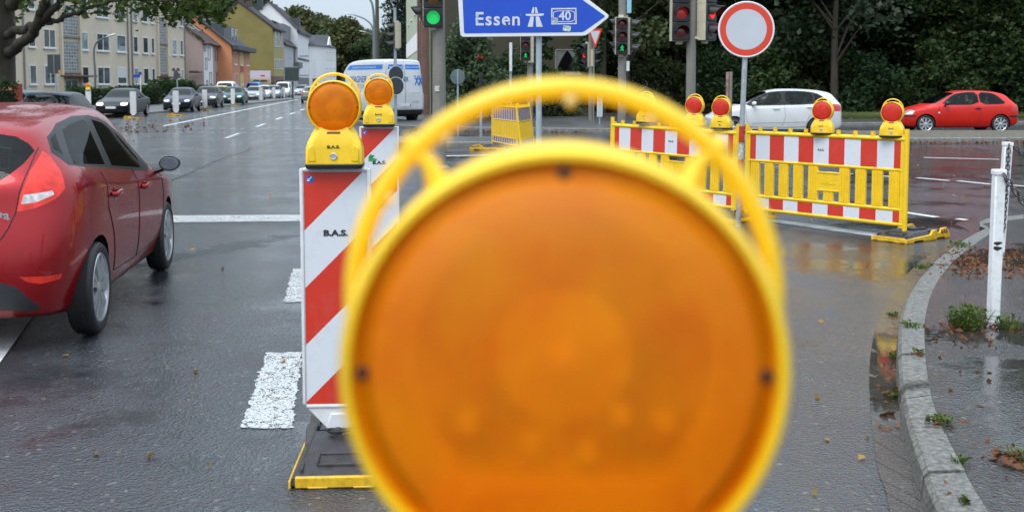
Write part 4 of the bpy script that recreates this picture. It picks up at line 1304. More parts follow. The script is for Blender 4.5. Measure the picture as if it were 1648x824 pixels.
def extract(bm, poly, a, n, thr=.12, keep=False, zmin=None):
    """Cut the outline poly (s along a, z) into the shell faces that look towards n and lift those faces out."""
    a = Vector(a).normalized(); n = Vector(n).normalized()
    s0, s1 = min(p[0] for p in poly) - .03, max(p[0] for p in poly) + .03
    z0, z1 = min(p[1] for p in poly) - .03, max(p[1] for p in poly) + .03
    def cand():
        out = []
        for f in bm.faces:
            if f.normal.dot(n) <= thr: continue
            ss = [v.co.dot(a) for v in f.verts]; zz = [v.co.z for v in f.verts]
            if max(ss) < s0 or min(ss) > s1 or max(zz) < z0 or min(zz) > z1: continue
            out.append(f)
        return out
    for i in range(len(poly)):
        p, q = poly[i], poly[(i + 1) % len(poly)]
        e = a * (q[0] - p[0]) + KZ * (q[1] - p[1])
        if e.length < 1e-5: continue
        fs = cand()
        lo = (min(p[0], q[0]) - .02, max(p[0], q[0]) + .02, min(p[1], q[1]) - .02, max(p[1], q[1]) + .02)
        sel = []
        for f in fs:
            ss = [v.co.dot(a) for v in f.verts]; zz = [v.co.z for v in f.verts]
            if max(ss) < lo[0] or min(ss) > lo[1] or max(zz) < lo[2] or min(zz) > lo[3]: continue
            sel.append(f)
        geo = list({v for f in sel for v in f.verts}) + list({x for f in sel for x in f.edges}) + sel
        if sel: bmesh.ops.bisect_plane(bm, geom=geo, dist=1e-5, plane_co=a * p[0] + KZ * p[1], plane_no=e.cross(n))
    bm.normal_update()
    ins = [f for f in cand() if in_poly((f.calc_center_median().dot(a), f.calc_center_median().z), poly)]
    m = MB(); idx = {}
    for f in ins:
        q = []
        for v in f.verts:
            if v not in idx: idx[v] = len(m.v); m.v.append(tuple(v.co))
            q.append(idx[v])
        m.f.append(q); m.mi.append(0)
    if not keep: bmesh.ops.delete(bm, geom=ins, context='FACES')
    return m

def wheel_mb(r, w, style, rim_m, root, loc, side, name='wheel'):
    """Tyre with rounded shoulders and tread, dark backing, rim with spokes, hub; the outer face looks along side*y."""
    X = Matrix.Translation(loc) @ Matrix.Rotation(R(-90 * side), 4, 'X')
    b = MB(); h = w / 2; ri = r * .73
    b.lathe([(ri, -h * .8), (r * .83, -h), (r * .93, -h * .96), (r * .985, -h * .75), (r, -h * .45), (r * .994, -h * .42), (r * .994, -h * .38), (r, -h * .35), (r, -.04 * h), (r * .993, -.01), (r * .993, .01), (r, .04 * h), (r, h * .35), (r * .994, h * .38), (r * .994, h * .42), (r, h * .45), (r * .985, h * .75), (r * .93, h * .96), (r * .83, h), (ri, h * .8), (ri * .97, 0), (ri, -h * .8)], 40, 0, X)
    t = b.build('wheel', tyre_m, root, smooth=45)
    b = MB(); b.lathe([(.001, h * .35), (ri * .98, h * .30), (ri * .98, -h * .5), (.001, -h * .5)], 24, 0, X); b.build('dark_backing', black_pl, t, smooth=30)  # plain dark disc backing the spokes
    b = MB()
    b.lathe([(ri * 1.0, h * .55), (ri * 1.04, h * .86), (ri * 1.0, h * .95), (ri * .93, h * .84), (ri * .90, h * .5), (ri * 1.0, h * .4)], 36, 0, X)
    b.lathe([(ri * .24, h * .45), (ri * .24, h * .80), (ri * .16, h * .90), (.001, h * .9)], 20, 0, X)
    if style == 'split':
        for k in range(7):
            for d in (-8.5, 8.5):
                a0 = R(k * 360 / 7 + d * .7); a1 = R(k * 360 / 7 + d * 1.0)
                p0 = Vector((ri * .2 * math.cos(a0), ri * .2 * math.sin(a0), h * .80)); p1 = Vector((ri * .95 * math.cos(a1), ri * .95 * math.sin(a1), h * .84))
                sd = Vector((-math.sin(a0), math.cos(a0), 0))
                w0, w1 = ri * .065, ri * .10
                b.loft([[p0 - sd * w0, p0 + sd * w0, p0 + sd * w0 * .8 - KZ * .02, p0 - sd * w0 * .8 - KZ * .02], [p0.lerp(p1, .5) - sd * w1 * .8 + KZ * .006, p0.lerp(p1, .5) + sd * w1 * .8 + KZ * .006, p0.lerp(p1, .5) + sd * w1 - KZ * .02, p0.lerp(p1, .5) - sd * w1 - KZ * .02], [p1 - sd * w1, p1 + sd * w1, p1 + sd * w1 - KZ * .02, p1 - sd * w1 - KZ * .02]], X=X)
    else:
        n = 8 if style == 'eight' else 5
        for k in range(n):
            a0 = R(k * 360 / n)
            p0 = Vector((ri * .2 * math.cos(a0), ri * .2 * math.sin(a0), h * .80)); p1 = Vector((ri * .95 * math.cos(a0), ri * .95 * math.sin(a0), h * .82))
            sd = Vector((-math.sin(a0), math.cos(a0), 0)); w0, w1 = ri * .10, ri * (.17 if n == 8 else .2)
            b.loft([[p0 - sd * w0, p0 + sd * w0, p0 + sd * w0 - KZ * .02, p0 - sd * w0 - KZ * .02], [p1 - sd * w1, p1 + sd * w1, p1 + sd * w1 - KZ * .02, p1 - sd * w1 - KZ * .02]], X=X)
    b.build('rim', rim_m, t, smooth=40)

hl_glass = mat('headlight_glass', (.62, .64, .66), .08, coat=1, var=.25, scale=22, metal=.4)
hl_lit = mat('lit_headlight', (1.0, .93, .78), .2, emit=2.2, var=.1)
tl_red = mat('tail_light_red', (.50, .012, .012), .12, coat=1, var=.2, scale=18)
tl_red2 = mat('tail_light_bright', (.74, .035, .022), .2, coat=.25, spec=.3, var=.3, scale=14)
tl_clear = mat('clear_lamp_glass', (.55, .50, .50), .1, coat=1, var=.4, scale=30)
trim_m = mat('black_window_trim', (.010, .010, .011), .38, spec=.3)
seam_m = mat('panel_gap', (.006, .004, .004), .6)
glass_dark = glass_mat('dark_car_glass', (.20, .25, .24), .45, .62)
glass_clear = glass_mat('tinted_car_glass', (.60, .80, .71), .35, .0)
plate_m = mat('number_plate', (.72, .72, .70), .4, var=.05)
seat_m = mat('seat_cloth', (.075, .078, .085), .8, var=.3, scale=20)
inner_m = mat('cabin_plastic', (.02, .02, .021), .7)
well_m = mat('wheel_well', (.008, .008, .008), .8)
def paint(name, col, metal=.0, drops=0.0, rough=.28, dirt=.12):
    return mat('paint_' + name, col, rough, metal=metal, coat=.3 if max(col) > .12 else .1, spec=.35 if max(col) > .12 else .25, var=.05, scale=2.5, dirt=dirt, dirtcol=sc(col, .5)[:3], drops=drops)

def car(name, label, cat, spec, pm, loc, ang, group=None, glass=None, lit=False, detail=2, wr=None, rimm=None):
    """Car: skinned body shell with panes, lamps and trim lifted out of it, wheels in real arches, cabin, mirrors, handles."""
    t = thing(name, label, cat, (loc[0], loc[1], loc[2] if len(loc) > 2 else 0), ang, group)
    S = [station(*s) if not callable(s) else s() for s in spec['st']]
    for (i_, r_), (dx_, dz_) in spec.get('adj', {}).items():
        x_, y_, z_ = S[i_][r_]; S[i_][r_] = (x_ + dx_, y_, z_ + dz_)
    vs, fs, ed = mirrored_cage(S)
    me = bpy.data.meshes.new('cage'); me.from_pydata(vs, [], fs)
    bm = bmesh.new(); bm.from_mesh(me)
    bmesh.ops.recalc_face_normals(bm, faces=bm.faces)
    bm.to_mesh(me); bm.free()
    at_ = me.attributes.new('crease_edge', 'FLOAT', 'EDGE')
    for e_ in me.edges:
        q_ = ed.get(tuple(sorted(e_.vertices)))
        if q_: at_.data[e_.index].value = q_
    ob = bpy.data.objects.new('cage', me); COL.objects.link(ob)
    sd = ob.modifiers.new('s', 'SUBSURF'); sd.levels = spec.get('lv', 3 if detail > 1 else 2); sd.render_levels = sd.levels
    dg = bpy.context.evaluated_depsgraph_get()
    em = bpy.data.meshes.new_from_object(ob.evaluated_get(dg))
    bpy.data.objects.remove(ob)
    bm = bmesh.new(); bm.from_mesh(em); bm.normal_update()
    bvh = BVHTree.FromBMesh(bm)
    # wheel arches
    ra = spec['ra']; wz = spec['wr']
    for ax in spec['axles']:
        circ = [(ax + ra * math.cos(R(a)), wz + .015 + ra * math.sin(R(a))) for a in range(0, 360, 15)]
        for s in (1, -1): extract(bm, circ, (1, 0, 0), (0, s, 0), thr=.05)
        for s in (1, -1):
            b = MB(); rings = []
            for a in range(-20, 201, 10):
                c_, s_ = math.cos(R(a)), math.sin(R(a)); q = spec['ht'] * .985
                rings.append([(ax + ra * 1.0 * c_, s * y, wz + .015 + ra * 1.0 * s_) for y in (q - .02, q - .30)])
            b.loft(rings, caps=False, closed=False)
            n_ = len(rings)
            b.add([r_[1] for r_ in rings], [tuple(range(n_))])
            b.build('wheel_well', well_m, t, smooth=60, fixn=False)
    made = {}
    for cut in spec['cuts']:
        nm_, mm_, a, n, poly = cut[:5]
        if callable(poly): poly = poly(t, bvh, a, n)
        opt = cut[5] if len(cut) > 5 else {}
        mm_ = {'glass': glass or glass_dark, 'paint': pm, 'hl': hl_lit if lit else hl_glass}.get(mm_, mm_)
        sides = (1, -1) if opt.get('mir', True) else (1,)
        for s in sides:
            A = Vector((a[0], a[1] * (s if a[1] else 1), 0)); Nn = Vector((n[0], n[1] * s, n[2]))
            m = extract(bm, poly, A, Nn, thr=opt.get('thr', .12))
            if not m.f: continue
            par = t
            o = m.build(nm_, mm_, par, smooth=60, fixn=False)
            made.setdefault(nm_, []).append(o)
    b = MB(); idx = {}
    bm.verts.index_update()
    b.v = [tuple(v.co) for v in bm.verts]; b.f = [[v.index for v in f.verts] for f in bm.faces]; b.mi = [0] * len(b.f)
    body = b.build('body', pm, t, smooth=spec.get('sm', 50), fixn=False)
    bm.free()
    def on_side(x, z, s, off=.0):
        h = bvh.ray_cast(Vector((x, s * 2.0, z)), Vector((0, -s, 0)))
        return (h[0] + Vector((0, s * off, 0))) if h[0] else None
    def on_end(y, z, s, off=.0):
        h = bvh.ray_cast(Vector((s * 4.5, y, z)), Vector((-s, 0, 0)))
        return (h[0] + Vector((s * off, 0, 0))) if h[0] else None
    # panel gaps
    if spec.get('seams') and detail > 1:
        b = MB()
        for kind, pts in spec['seams']:
            P = []
            if callable(pts): pts = [(abs(q[0]), q[1]) for q in pts(t, bvh, (0, 1, 0), (-1, 0, 0))] + [(.0, .56)]
            for i in range(len(pts) - 1):
                for k in range(10): P.append((pts[i][0] + (pts[i + 1][0] - pts[i][0]) * k / 10, pts[i][1] + (pts[i + 1][1] - pts[i][1]) * k / 10))
            P.append(pts[-1])
            for s in (1, -1):
                Q = [(on_side(x, z, s, .0008) if kind == 's' else on_end(x * s, z, -1 if kind == 'r' else 1, .0008)) for x, z in P]
                Q = [q for q in Q if q]
                if len(Q) > 2: b.tube(Q, .0038, 5)
        if b.f: b.build('door_gap', seam_m, t, smooth=60)
    # wheels
    for ax in spec['axles']:
        for s in (1, -1):
            wheel_mb(wz, spec.get('ww', .19), spec.get('rim', 'split'), rimm or silver_pl, t, (ax, s * (spec['ht'] - spec.get('ww', .19) / 2 - .012), wz), s)
    # cabin
    c = spec['cab']
    if detail > 0:
        b = MB(); x0, x1, hw, zb, zt = c
        b.loft([[(x, -hw, zb), (x, hw, zb), (x, hw, zt), (x, hw - .06, zt), (x, hw - .08, zb + .05), (x, -hw + .08, zb + .05), (x, -hw + .06, zt), (x, -hw, zt)] for x in (x0, x1)])
        b.box((x1 - .15, 0, zt - .10), (.5, hw * 1.9, .2)); b.box((x0 + .1, 0, zt - .06), (.3, hw * 1.8, .03))
        b.build('cabin_lining', inner_m, t, bevel=.02)
        for s in (-1, 1):
            b = MB()
            for k, xs in enumerate((x1 - 1.15,)):
                b.box((xs + .22, s * .34, zb + .22), (.5, .46, .18)); 
                b.loft([[(xs, s * .34 - .22, zb + .3), (xs + .12, s * .34 - .22, zb + .3), (xs + .12, s * .34 + .22, zb + .3), (xs, s * .34 + .22, zb + .3)], [(xs - .22, s * .34 - .18, zb + .85), (xs - .12, s * .34 - .18, zb + .85), (xs - .12, s * .34 + .18, zb + .85), (xs - .22, s * .34 + .18, zb + .85)]])
                b.box((xs - .22, s * .34, zb + .97), (.09, .24, .16))
            b.build('front_seat', seat_m, t, bevel=.03)
        b = MB(); xs = x0 + .55
        b.box((xs + .2, 0, zb + .2), (.5, 1.15, .18)); b.box((xs - .1, 0, zb + .52), (.14, 1.15, .55))
        for s in (-1, 1): b.box((xs - .14, s * .33, zb + .86), (.08, .24, .14))
        b.build('rear_seat', seat_m, t, bevel=.03)
        b = MB(); sx_ = x1 - .52
        b.tube([(sx_ + .06 * math.cos(q), .34 + .18 * math.cos(R(a_)), zt + .02 + .18 * math.sin(R(a_))) for a_, q in [(k * 30, 0) for k in range(12)]], .014, 6, closed=True)
        b.build('steering_wheel', black_pl, t, smooth=60)
    # mirrors
    if 'mirror' in spec:
        mx, mz = spec['mirror']
        for s in (1, -1):
            p = on_side(mx, mz - .02, s)
            if not p: continue
            y0 = abs(p.y)
            b = MB()
            prof = []
            for x, w_, h_ in ((.075, .35, .35), (.06, .8, .8), (.02, 1, 1), (-.035, 1.0, 1.0)):
                prof.append([(mx + x, s * (y0 + .13 + .085 * w_ * math.cos(R(a_))), mz + .045 + .062 * h_ * math.sin(R(a_))) for a_ in range(0, 360, 30)])
            b.loft(prof)
            o = b.build('mirror', pm if not spec.get('blackmir') else black_pl, t, smooth=60)
            b = MB(); b.loft([[(mx - .0365, s * (y0 + .13 + .076 * math.cos(R(a_))), mz + .045 + .053 * math.sin(R(a_))) for a_ in range(0, 360, 30)], [(mx - .038, s * (y0 + .13 + .07 * math.cos(R(a_))), mz + .045 + .048 * math.sin(R(a_))) for a_ in range(0, 360, 30)]])
            b.build('mirror_glass', mat('mirror_glass', (.16, .20, .24), .12, metal=.5), o, smooth=0)
            b = MB(); b.tube([(mx + .04, s * (y0 - .02), mz - .03), (mx + .02, s * (y0 + .07), mz + .0)], [.035, .03], 8, flat=(1, .7)); b.build('mirror_arm', black_pl, o, smooth=60)
    for (hx, hz_) in spec.get('handles', ()):
        for s in (1, -1):
            p = on_side(hx, hz_, s)
            if not p: continue
            b = MB(); b.tube([(hx - .10, p.y + s * .004, hz_), (hx - .085, p.y + s * .03, hz_), (hx + .07, p.y + s * .03, hz_ + .004), (hx + .10, p.y + s * .002, hz_)], [.014, .016, .018, .016], 8, flat=(.7, 1.1))
            b.lathe([(.001, 0), (.035, 0), (.045, .004), (.03, .006)], 14, 0, Matrix.Translation((hx, p.y - s * .001, hz_ - .004)) @ Matrix.Rotation(R(-90 * s), 4, 'X'))
            b.build('door_handle', pm if not spec.get('blackh') else black_pl, t, smooth=60)
    for (e, z_) in spec.get('plates', ()):
        p = on_end(0, z_, e)
        if not p: continue
        b = MB(); b.box((p.x + e * .008, 0, z_), (.012, .50, .11)); b.build('number_plate', plate_m, t, bevel=.004)
        b = MB(); b.box((p.x + e * .0145, -e * -.228 * (1), z_), (.002, .036, .1)); b.build('plate_band', mat('enamel_blue', (.01, .04, .3), .3), t, smooth=0)
    return t, bvh

def DLO(p): return p
SIDE = ((1, 0, 0), (0, 1, 0)); FRONT = ((0, 1, 0), (1, 0, 0.0)); REAR = ((0, 1, 0), (-1, 0, 0)); UPF = ((0, 1, 0), (1, 0, 0)); UPR = ((0, 1, 0), (-.8, 0, .6))
def sym(h): return h + [(-y, z) for y, z in reversed(h)]

# ---- small five-door hatchback (x forward, axles at +-1.245)
def hatch5(k=1.0, bodyglass=True):
    st = [(1.93, 1.97, 1.90, .24, .60, .68, .66, .50), (1.84, 1.86, 1.78, .18, .70, .78, .80, .62), (1.42, 1.42, 1.38, .165, .83, .90, .852, .68), (1.05, 1.05, 1.12, .16, .89, .985, .86, .66),
          (.80, .80, .78, .16, .92, 1.20, .86, .585), (.45, .45, .36, .16, .945, 1.405, .86, .565), (0, 0, 0, .16, .97, 1.475, .86, .565), (-.5, -.5, -.5, .16, .99, 1.472, .86, .56), (-1.0, -1.0, -.95, .165, 1.03, 1.445, .86, .545),
          (-1.42, -1.45, -1.30, .18, 1.07, 1.405, .845, .53), (-1.68, -1.66, -1.46, .195, 1.05, 1.37, .80, .515), (-1.86, -1.80, -1.56, .225, 1.00, 1.33, .70, .48)]
    ws = [(0, 1.03), (.52, 1.0), (.60, 1.06), (.535, 1.26), (.49, 1.355), (.25, 1.395), (0, 1.40)]
    cuts = [
        ('windscreen', 'glass', *UPF, sym([(.0, .985), (.45, .985), (.63, 1.0), (.60, 1.12), (.54, 1.28), (.50, 1.35), (.25, 1.385), (0, 1.39)][1:]) , {'mir': False, 'thr': .28}),
        ('rear_window', 'glass', *REAR, sym([(.55, 1.04), (.60, 1.10), (.545, 1.24), (.42, 1.275)]), {'mir': False, 'thr': .15}),
        ('side_window', 'glass', *SIDE, chaikin([(.98, .975), (.74, 1.14), (.42, 1.335), (.08, 1.385), (.06, .995)], 1)),
        ('side_window', 'glass', *SIDE, chaikin([(-.03, 1.0), (-.01, 1.388), (-.45, 1.385), (-.80, 1.34), (-.90, 1.05)], 1)),
        ('side_window', 'glass', *SIDE, chaikin([(-.95, 1.06), (-.86, 1.32), (-1.14, 1.235), (-1.36, 1.10)], 1)),
        ('window_trim', trim_m, *SIDE, chaikin([(1.12, .945), (.76, 1.20), (.42, 1.372), (.05, 1.415), (-.45, 1.412), (-.90, 1.352), (-1.2, 1.25), (-1.48, 1.085), (-1.36, 1.065), (-.9, 1.03), (0, .975)], 1)),
        ('headlight', 'hl', (.6, -.8, 0), (.8, .6, 0), chaikin([(.48, .64), (.86, .72), (.62, .82), (.40, .76)], 1), {'thr': .2}),
        ('grille', black_pl, *FRONT, sym([(.40, .30), (.46, .42), (.42, .50)]), {'mir': False}),
    ]
    return dict(st=st, ra=.325, wr=.295, axles=(1.245, -1.245), ht=.86, ww=.16, cab=(-1.35, 1.1, .74, .24, .90), cuts=cuts, mirror=(.86, .99), handles=((.22, .88), (-.78, .93)),
                seams=[('s', [(1.02, .94), (1.0, .6), (.93, .34), (.05, .30), (-.02, .60), (.02, .97)]), ('s', [(.0, .30), (-.72, .32), (-.86, .60), (-1.0, .78), (-.98, 1.02)]), ('s', [(1.06, .22), (-.88, .22)])],
                plates=((1, .42), (-1, .78)), lv=3)
def seen(pts, close=False):
    """Outline read off the photograph: sight lines meet the car body, giving an outline on the body itself."""
    def f(root, bvh, a, n):
        M_ = (Matrix.Translation(root.location) @ Matrix.Rotation(root.rotation_euler.z, 4, 'Z')).inverted()
        o = M_ @ CAM; R_ = M_.to_3x3(); out = []
        A = Vector((a[0], -a[1], 0)) if (a[0] and a[1]) else Vector(a)
        for x, y in pts:
            h = bvh.ray_cast(o, (R_ @ ray(x, y)).normalized())
            if h[0]: out.append((h[0].dot(A), h[0].z))
        if close: out = out + [(-y, z) for y, z in reversed(out)]
        return out
    return f
FI = hatch5()
for k_, (st_, dz_) in enumerate(zip(FI['st'], (0, 0, -.02, -.04, -.05, -.055, -.05, -.045, -.04, -.03, -.02, 0))):
    FI['st'][k_] = st_[:4] + (st_[4] + dz_,) + st_[5:]
A_ = (.60, .80, 0); N_ = (-.80, .60, 0)     # rear three-quarter view of the left side (mirrored for the right)
FI['cuts'] = [c for c in FI['cuts'] if c[0] in ('windscreen', 'headlight', 'grille')] + [
    ('rear_window', 'glass', *REAR, seen([(0, 216), (26, 220), (46, 231), (56, 243), (39, 263), (17.5, 280), (0, 291)], True), {'mir': False, 'thr': .1}),
    ('side_window', 'glass', *SIDE, seen([(100, 210), (113, 200), (131, 192.8), (139, 196), (150, 222), (169, 265), (119, 264), (111, 246)])),
    ('side_window', 'glass', *SIDE, seen([(146.5, 192.6), (164, 198), (188.5, 218), (218.6, 251), (226, 270), (180, 266.5), (166, 236)])),
    ('side_window', 'glass', *SIDE, seen([(81, 224), (89, 214), (93, 229), (101, 249), (86, 240)])),
    ('window_trim', trim_m, *SIDE, seen([(75, 221), (90, 199), (115, 187), (142, 185.5), (164, 193.2), (191, 214.5), (218.6, 242), (237, 264), (238, 276), (180, 271), (131, 268.5), (110, 266), (82, 246)])),
    ('tail_light_insert', tl_clear, A_, N_, seen([(34, 329), (38, 314), (84, 307), (87.5, 313), (57, 326)]), {'thr': .05}),
    ('tail_light', tl_red2, A_, N_, seen([(27, 341), (33, 311), (48, 276), (68, 243), (81, 252), (98, 276), (105, 304), (90, 320), (57, 335)]), {'thr': .05}),
    ('reflector', tl_red2, *REAR, seen([(30.6, 446), (100, 440), (98, 448), (66, 457), (44, 454)]), {'thr': .05}),
    ('bumper_insert', mat('rear_diffuser', (.03, .033, .037), .5, var=.1), *REAR, seen([(0, 455), (26, 462), (66, 494), (60, 500), (0, 500)], True), {'mir': False, 'thr': .0}),
]
FI['adj'] = {(11, 2): (-.02, 0), (11, 3): (-.07, .02), (11, 4): (-.07, -.09), (11, 5): (-.01, -.07), (10, 3): (-.05, .02), (10, 4): (-.04, -.07), (10, 5): (0, -.06)}
FI['blackmir'] = True
FI['mirror'] = (.84, .90)
FI['handles'] = ((.22, .82), (-.80, .86))
red_p = paint('dark_red_metallic', (.31, .0035, .007), .45, rough=.28, dirt=.03)
for n_ in red_p.node_tree.nodes:
    if n_.type == 'BSDF_PRINCIPLED': n_.inputs['Coat Weight'].default_value = .55; n_.inputs['Specular IOR Level'].default_value = .3; n_.inputs['Coat Roughness'].default_value = .02
hx = Vector((-.132, .991, 0)).normalized()
hang = math.atan2(hx.y, hx.x)
hleft = Vector((-hx.y, hx.x, 0))
HPOS = Vector((-2.805, 8.30, 0)) + hleft * .845
FI['seams'] += [('r', seen([(62, 238), (47, 271), (31, 311), (25, 343), (13, 368), (1, 386)]))]
hero, hero_bvh = car('hatchback_car', 'dark red wet five-door car driving past on the left, tail towards us', 'car', FI, red_p, HPOS, hang, glass=glass_clear)

M_ = (Matrix.Translation(hero.location) @ Matrix.Rotation(hang, 4, 'Z')).inverted()
h_ = hero_bvh.ray_cast(M_ @ CAM, (M_.to_3x3() @ ray(17, 347)).normalized())
if h_[0]:
    o = text('Fiesta', .075, chrome, hero, (h_[0].x - .006, h_[0].y + .005, h_[0].z), rz=R(-90), bold=.002, align='RIGHT', extrude=.003)
# ------------------------------------------------------------------ the other cars
def px_of(p): return 824 + p.x / p.y * F
# white five-door on the cross street, seen from its left side
def polo():
    st = [(1.88, 1.92, 1.84, .24, .58, .66, .68, .50), (1.78, 1.78, 1.72, .18, .70, .77, .80, .62), (1.35, 1.35, 1.32, .165, .83, .89, .842, .68), (.98, .98, 1.06, .16, .88, .97, .845, .66),
          (.72, .72, .66, .16, .91, 1.19, .845, .585), (.40, .40, .22, .16, .93, 1.39, .845, .565), (-.1, -.1, -.1, .16, .95, 1.45, .845, .565), (-.6, -.6, -.6, .16, .97, 1.455, .845, .56), (-1.1, -1.1, -1.1, .165, .99, 1.43, .84, .55),
          (-1.45, -1.45, -1.38, .18, 1.01, 1.40, .83, .54), (-1.76, -1.74, -1.58, .22, 1.0, 1.36, .80, .52), (-1.98, -1.95, -1.70, .27, .96, 1.33, .74, .50)]
    cuts = [
        ('windscreen', 'glass', *UPF, sym([(.45, .975), (.62, .985), (.595, 1.10), (.54, 1.26), (.50, 1.33), (.25, 1.365), (0.02, 1.37)]), {'mir': False, 'thr': .28}),
        ('rear_window', 'glass', *REAR, sym([(.50, 1.02), (.56, 1.08), (.50, 1.26), (.40, 1.29)]), {'mir': False, 'thr': .15}),
        ('side_window', 'glass', *SIDE, chaikin([(.80, .965), (.50, 1.17), (.22, 1.315), (-.16, 1.365), (-.20, .985)], 1)),
        ('side_window', 'glass', *SIDE, chaikin([(-.29, .99), (-.26, 1.366), (-.75, 1.36), (-1.06, 1.325), (-1.12, 1.03)], 1)),
        ('side_window', 'glass', *SIDE, chaikin([(-1.17, 1.04), (-1.13, 1.31), (-1.26, 1.27), (-1.44, 1.10)], 1)),
        ('window_trim', trim_m, *SIDE, chaikin([(1.0, .93), (.56, 1.19), (.23, 1.35), (-.2, 1.392), (-.75, 1.388), (-1.12, 1.345), (-1.3, 1.29), (-1.56, 1.09), (-1.4, 1.035), (-.9, .975), (0, .955)], 1)),
        ('headlight', 'hl', (.6, -.8, 0), (.8, .6, 0), chaikin([(.42, .62), (.84, .68), (.60, .79), (.36, .73)], 1), {'thr': .2}),
        ('tail_light', tl_red, A_, N_, chaikin([(-.42, 1.0), (-.36, 1.0), (-.34, .78), (-.62, .78), (-.60, .98)], 1), {'thr': .1}),
        ('sill', black_pl, *SIDE, [(.85, .20), (.85, .245), (-.85, .245), (-.85, .20)]),
    ]
    return dict(st=st, ra=.335, wr=.295, axles=(1.235, -1.235), ht=.845, ww=.19, cab=(-1.35, 1.0, .72, .24, .85), cuts=cuts, mirror=(.66, .965), handles=((.0, .86), (-1.0, .90)),
                seams=[('s', [(.90, .93), (.88, .6), (.80, .32), (-.16, .29), (-.27, .60), (-.24, .96)]), ('s', [(-.2, .29), (-.86, .32), (-.96, .60), (-1.14, .80), (-1.15, 1.0)]), ('s', [(.72, .42), (-.9, .46)])],
                plates=((1, .42), (-1, .75)), rim='five', lv=2)
white_p = paint('white', (.62, .64, .66), .0, rough=.3)
X1, X2 = gx(1136, 33.5), gx(1348, 33.9)
pc = Vector(((X1 + X2) / 2, 33.8, 0))
white_car, _ = car('hatchback_car', 'white five-door car on the cross street behind the barriers', 'car', polo(), white_p, pc, PI + R(-2), glass=glass_clear)
b = MB(); b.tube([(-1.32, 0, 1.42), (-1.52, 0, 1.66)], .004, 6); b.build('antenna', black_pl, white_car)
# red three-door of the nineties
def oldhatch():
    st = [(1.87, 1.90, 1.80, .24, .58, .66, .66, .48), (1.74, 1.76, 1.66, .18, .70, .775, .775, .60), (1.30, 1.30, 1.26, .165, .80, .87, .81, .66), (.92, .92, .98, .16, .85, .94, .815, .62),
          (.62, .62, .58, .16, .87, 1.17, .815, .555), (.35, .35, .20, .16, .885, 1.335, .815, .54), (-.15, -.15, -.15, .16, .90, 1.385, .815, .54), (-.65, -.65, -.65, .16, .91, 1.385, .815, .535), (-1.05, -1.05, -1.05, .165, .92, 1.36, .81, .53),
          (-1.38, -1.38, -1.24, .18, .93, 1.335, .80, .52), (-1.68, -1.66, -1.38, .22, .92, 1.30, .775, .50), (-1.90, -1.86, -1.50, .28, .87, 1.26, .70, .47)]
    cuts = [
        ('windscreen', 'glass', *UPF, sym([(.45, .945), (.60, .955), (.57, 1.08), (.52, 1.22), (.48, 1.285), (.25, 1.305), (0.02, 1.31)]), {'mir': False, 'thr': .28}),
        ('rear_window', 'glass', *REAR, sym([(.50, .95), (.55, 1.0), (.47, 1.20), (.38, 1.225)]), {'mir': False, 'thr': .15}),
        ('side_window', 'glass', *SIDE, chaikin([(.66, .915), (.44, 1.11), (.22, 1.25), (-.10, 1.305), (-.48, 1.31), (-.50, .925)], 1)),
        ('side_window', 'glass', *SIDE, chaikin([(-.58, .93), (-.56, 1.308), (-.95, 1.29), (-1.12, 1.22), (-1.36, .99), (-1.30, .945)], 1)),
        ('window_trim', trim_m, *SIDE, chaikin([(.74, .90), (.46, 1.125), (.22, 1.272), (-.12, 1.325), (-.5, 1.328), (-.52, .905)], 1)),
        ('window_trim', trim_m, *SIDE, chaikin([(-.555, .912), (-.54, 1.326), (-.97, 1.307), (-1.14, 1.23), (-1.40, .985), (-1.32, .93)], 1)),
        ('headlight', 'hl', (.6, -.8, 0), (.8, .6, 0), chaikin([(.40, .60), (.82, .66), (.66, .76), (.36, .72)], 1), {'thr': .2}),
        ('tail_light', tl_red, A_, N_, chaikin([(-.46, .90), (-.36, .90), (-.30, .70), (-.56, .70)], 1), {'thr': .1}),
        ('bumper_strip', black_pl, *SIDE, [(2.0, .52), (2.0, .58), (1.56, .58), (1.56, .52)]),
        ('bumper_strip', black_pl, *SIDE, [(-1.50, .50), (-1.50, .57), (-2.0, .57), (-2.0, .50)]),
        ('headlight', 'hl', *SIDE, [(1.66, .60), (1.60, .70), (1.72, .74), (1.9, .68), (1.9, .60)]),
    ]
    return dict(st=st, ra=.325, wr=.285, axles=(1.223, -1.223), ht=.815, ww=.18, cab=(-1.3, .92, .69, .24, .80), cuts=cuts, mirror=(.58, .915), blackmir=True, blackh=True, handles=((-.46, .80),),
                seams=[('s', [(.80, .90), (.80, .6), (.74, .30), (-.50, .27), (-.56, .60), (-.53, .90)])],
                plates=((1, .42), (-1, .6)), rim='eight', lv=2)
red2_p = paint('bright_red', (.56, .012, .005), .0, rough=.36, dirt=.15)
X1, X2 = gx(1449, 36.6), gx(1635, 36.6)
rc = Vector(((X1 + X2) / 2, 36.9, 0))
red_car, _ = car('hatchback_car', 'bright red three-door car with black mirror in front of the woods', 'car', oldhatch(), red2_p, rc, PI + R(1), glass=glass_clear)
b = MB(); b.lathe([(.001, 0), (.03, 0), (.03, .006), (.001, .006)], 12, 0, Matrix.Translation((.82, .835, .66)) @ Matrix.Rotation(R(-90), 4, 'X')); b.build('side_repeater', white_pl, red_car)

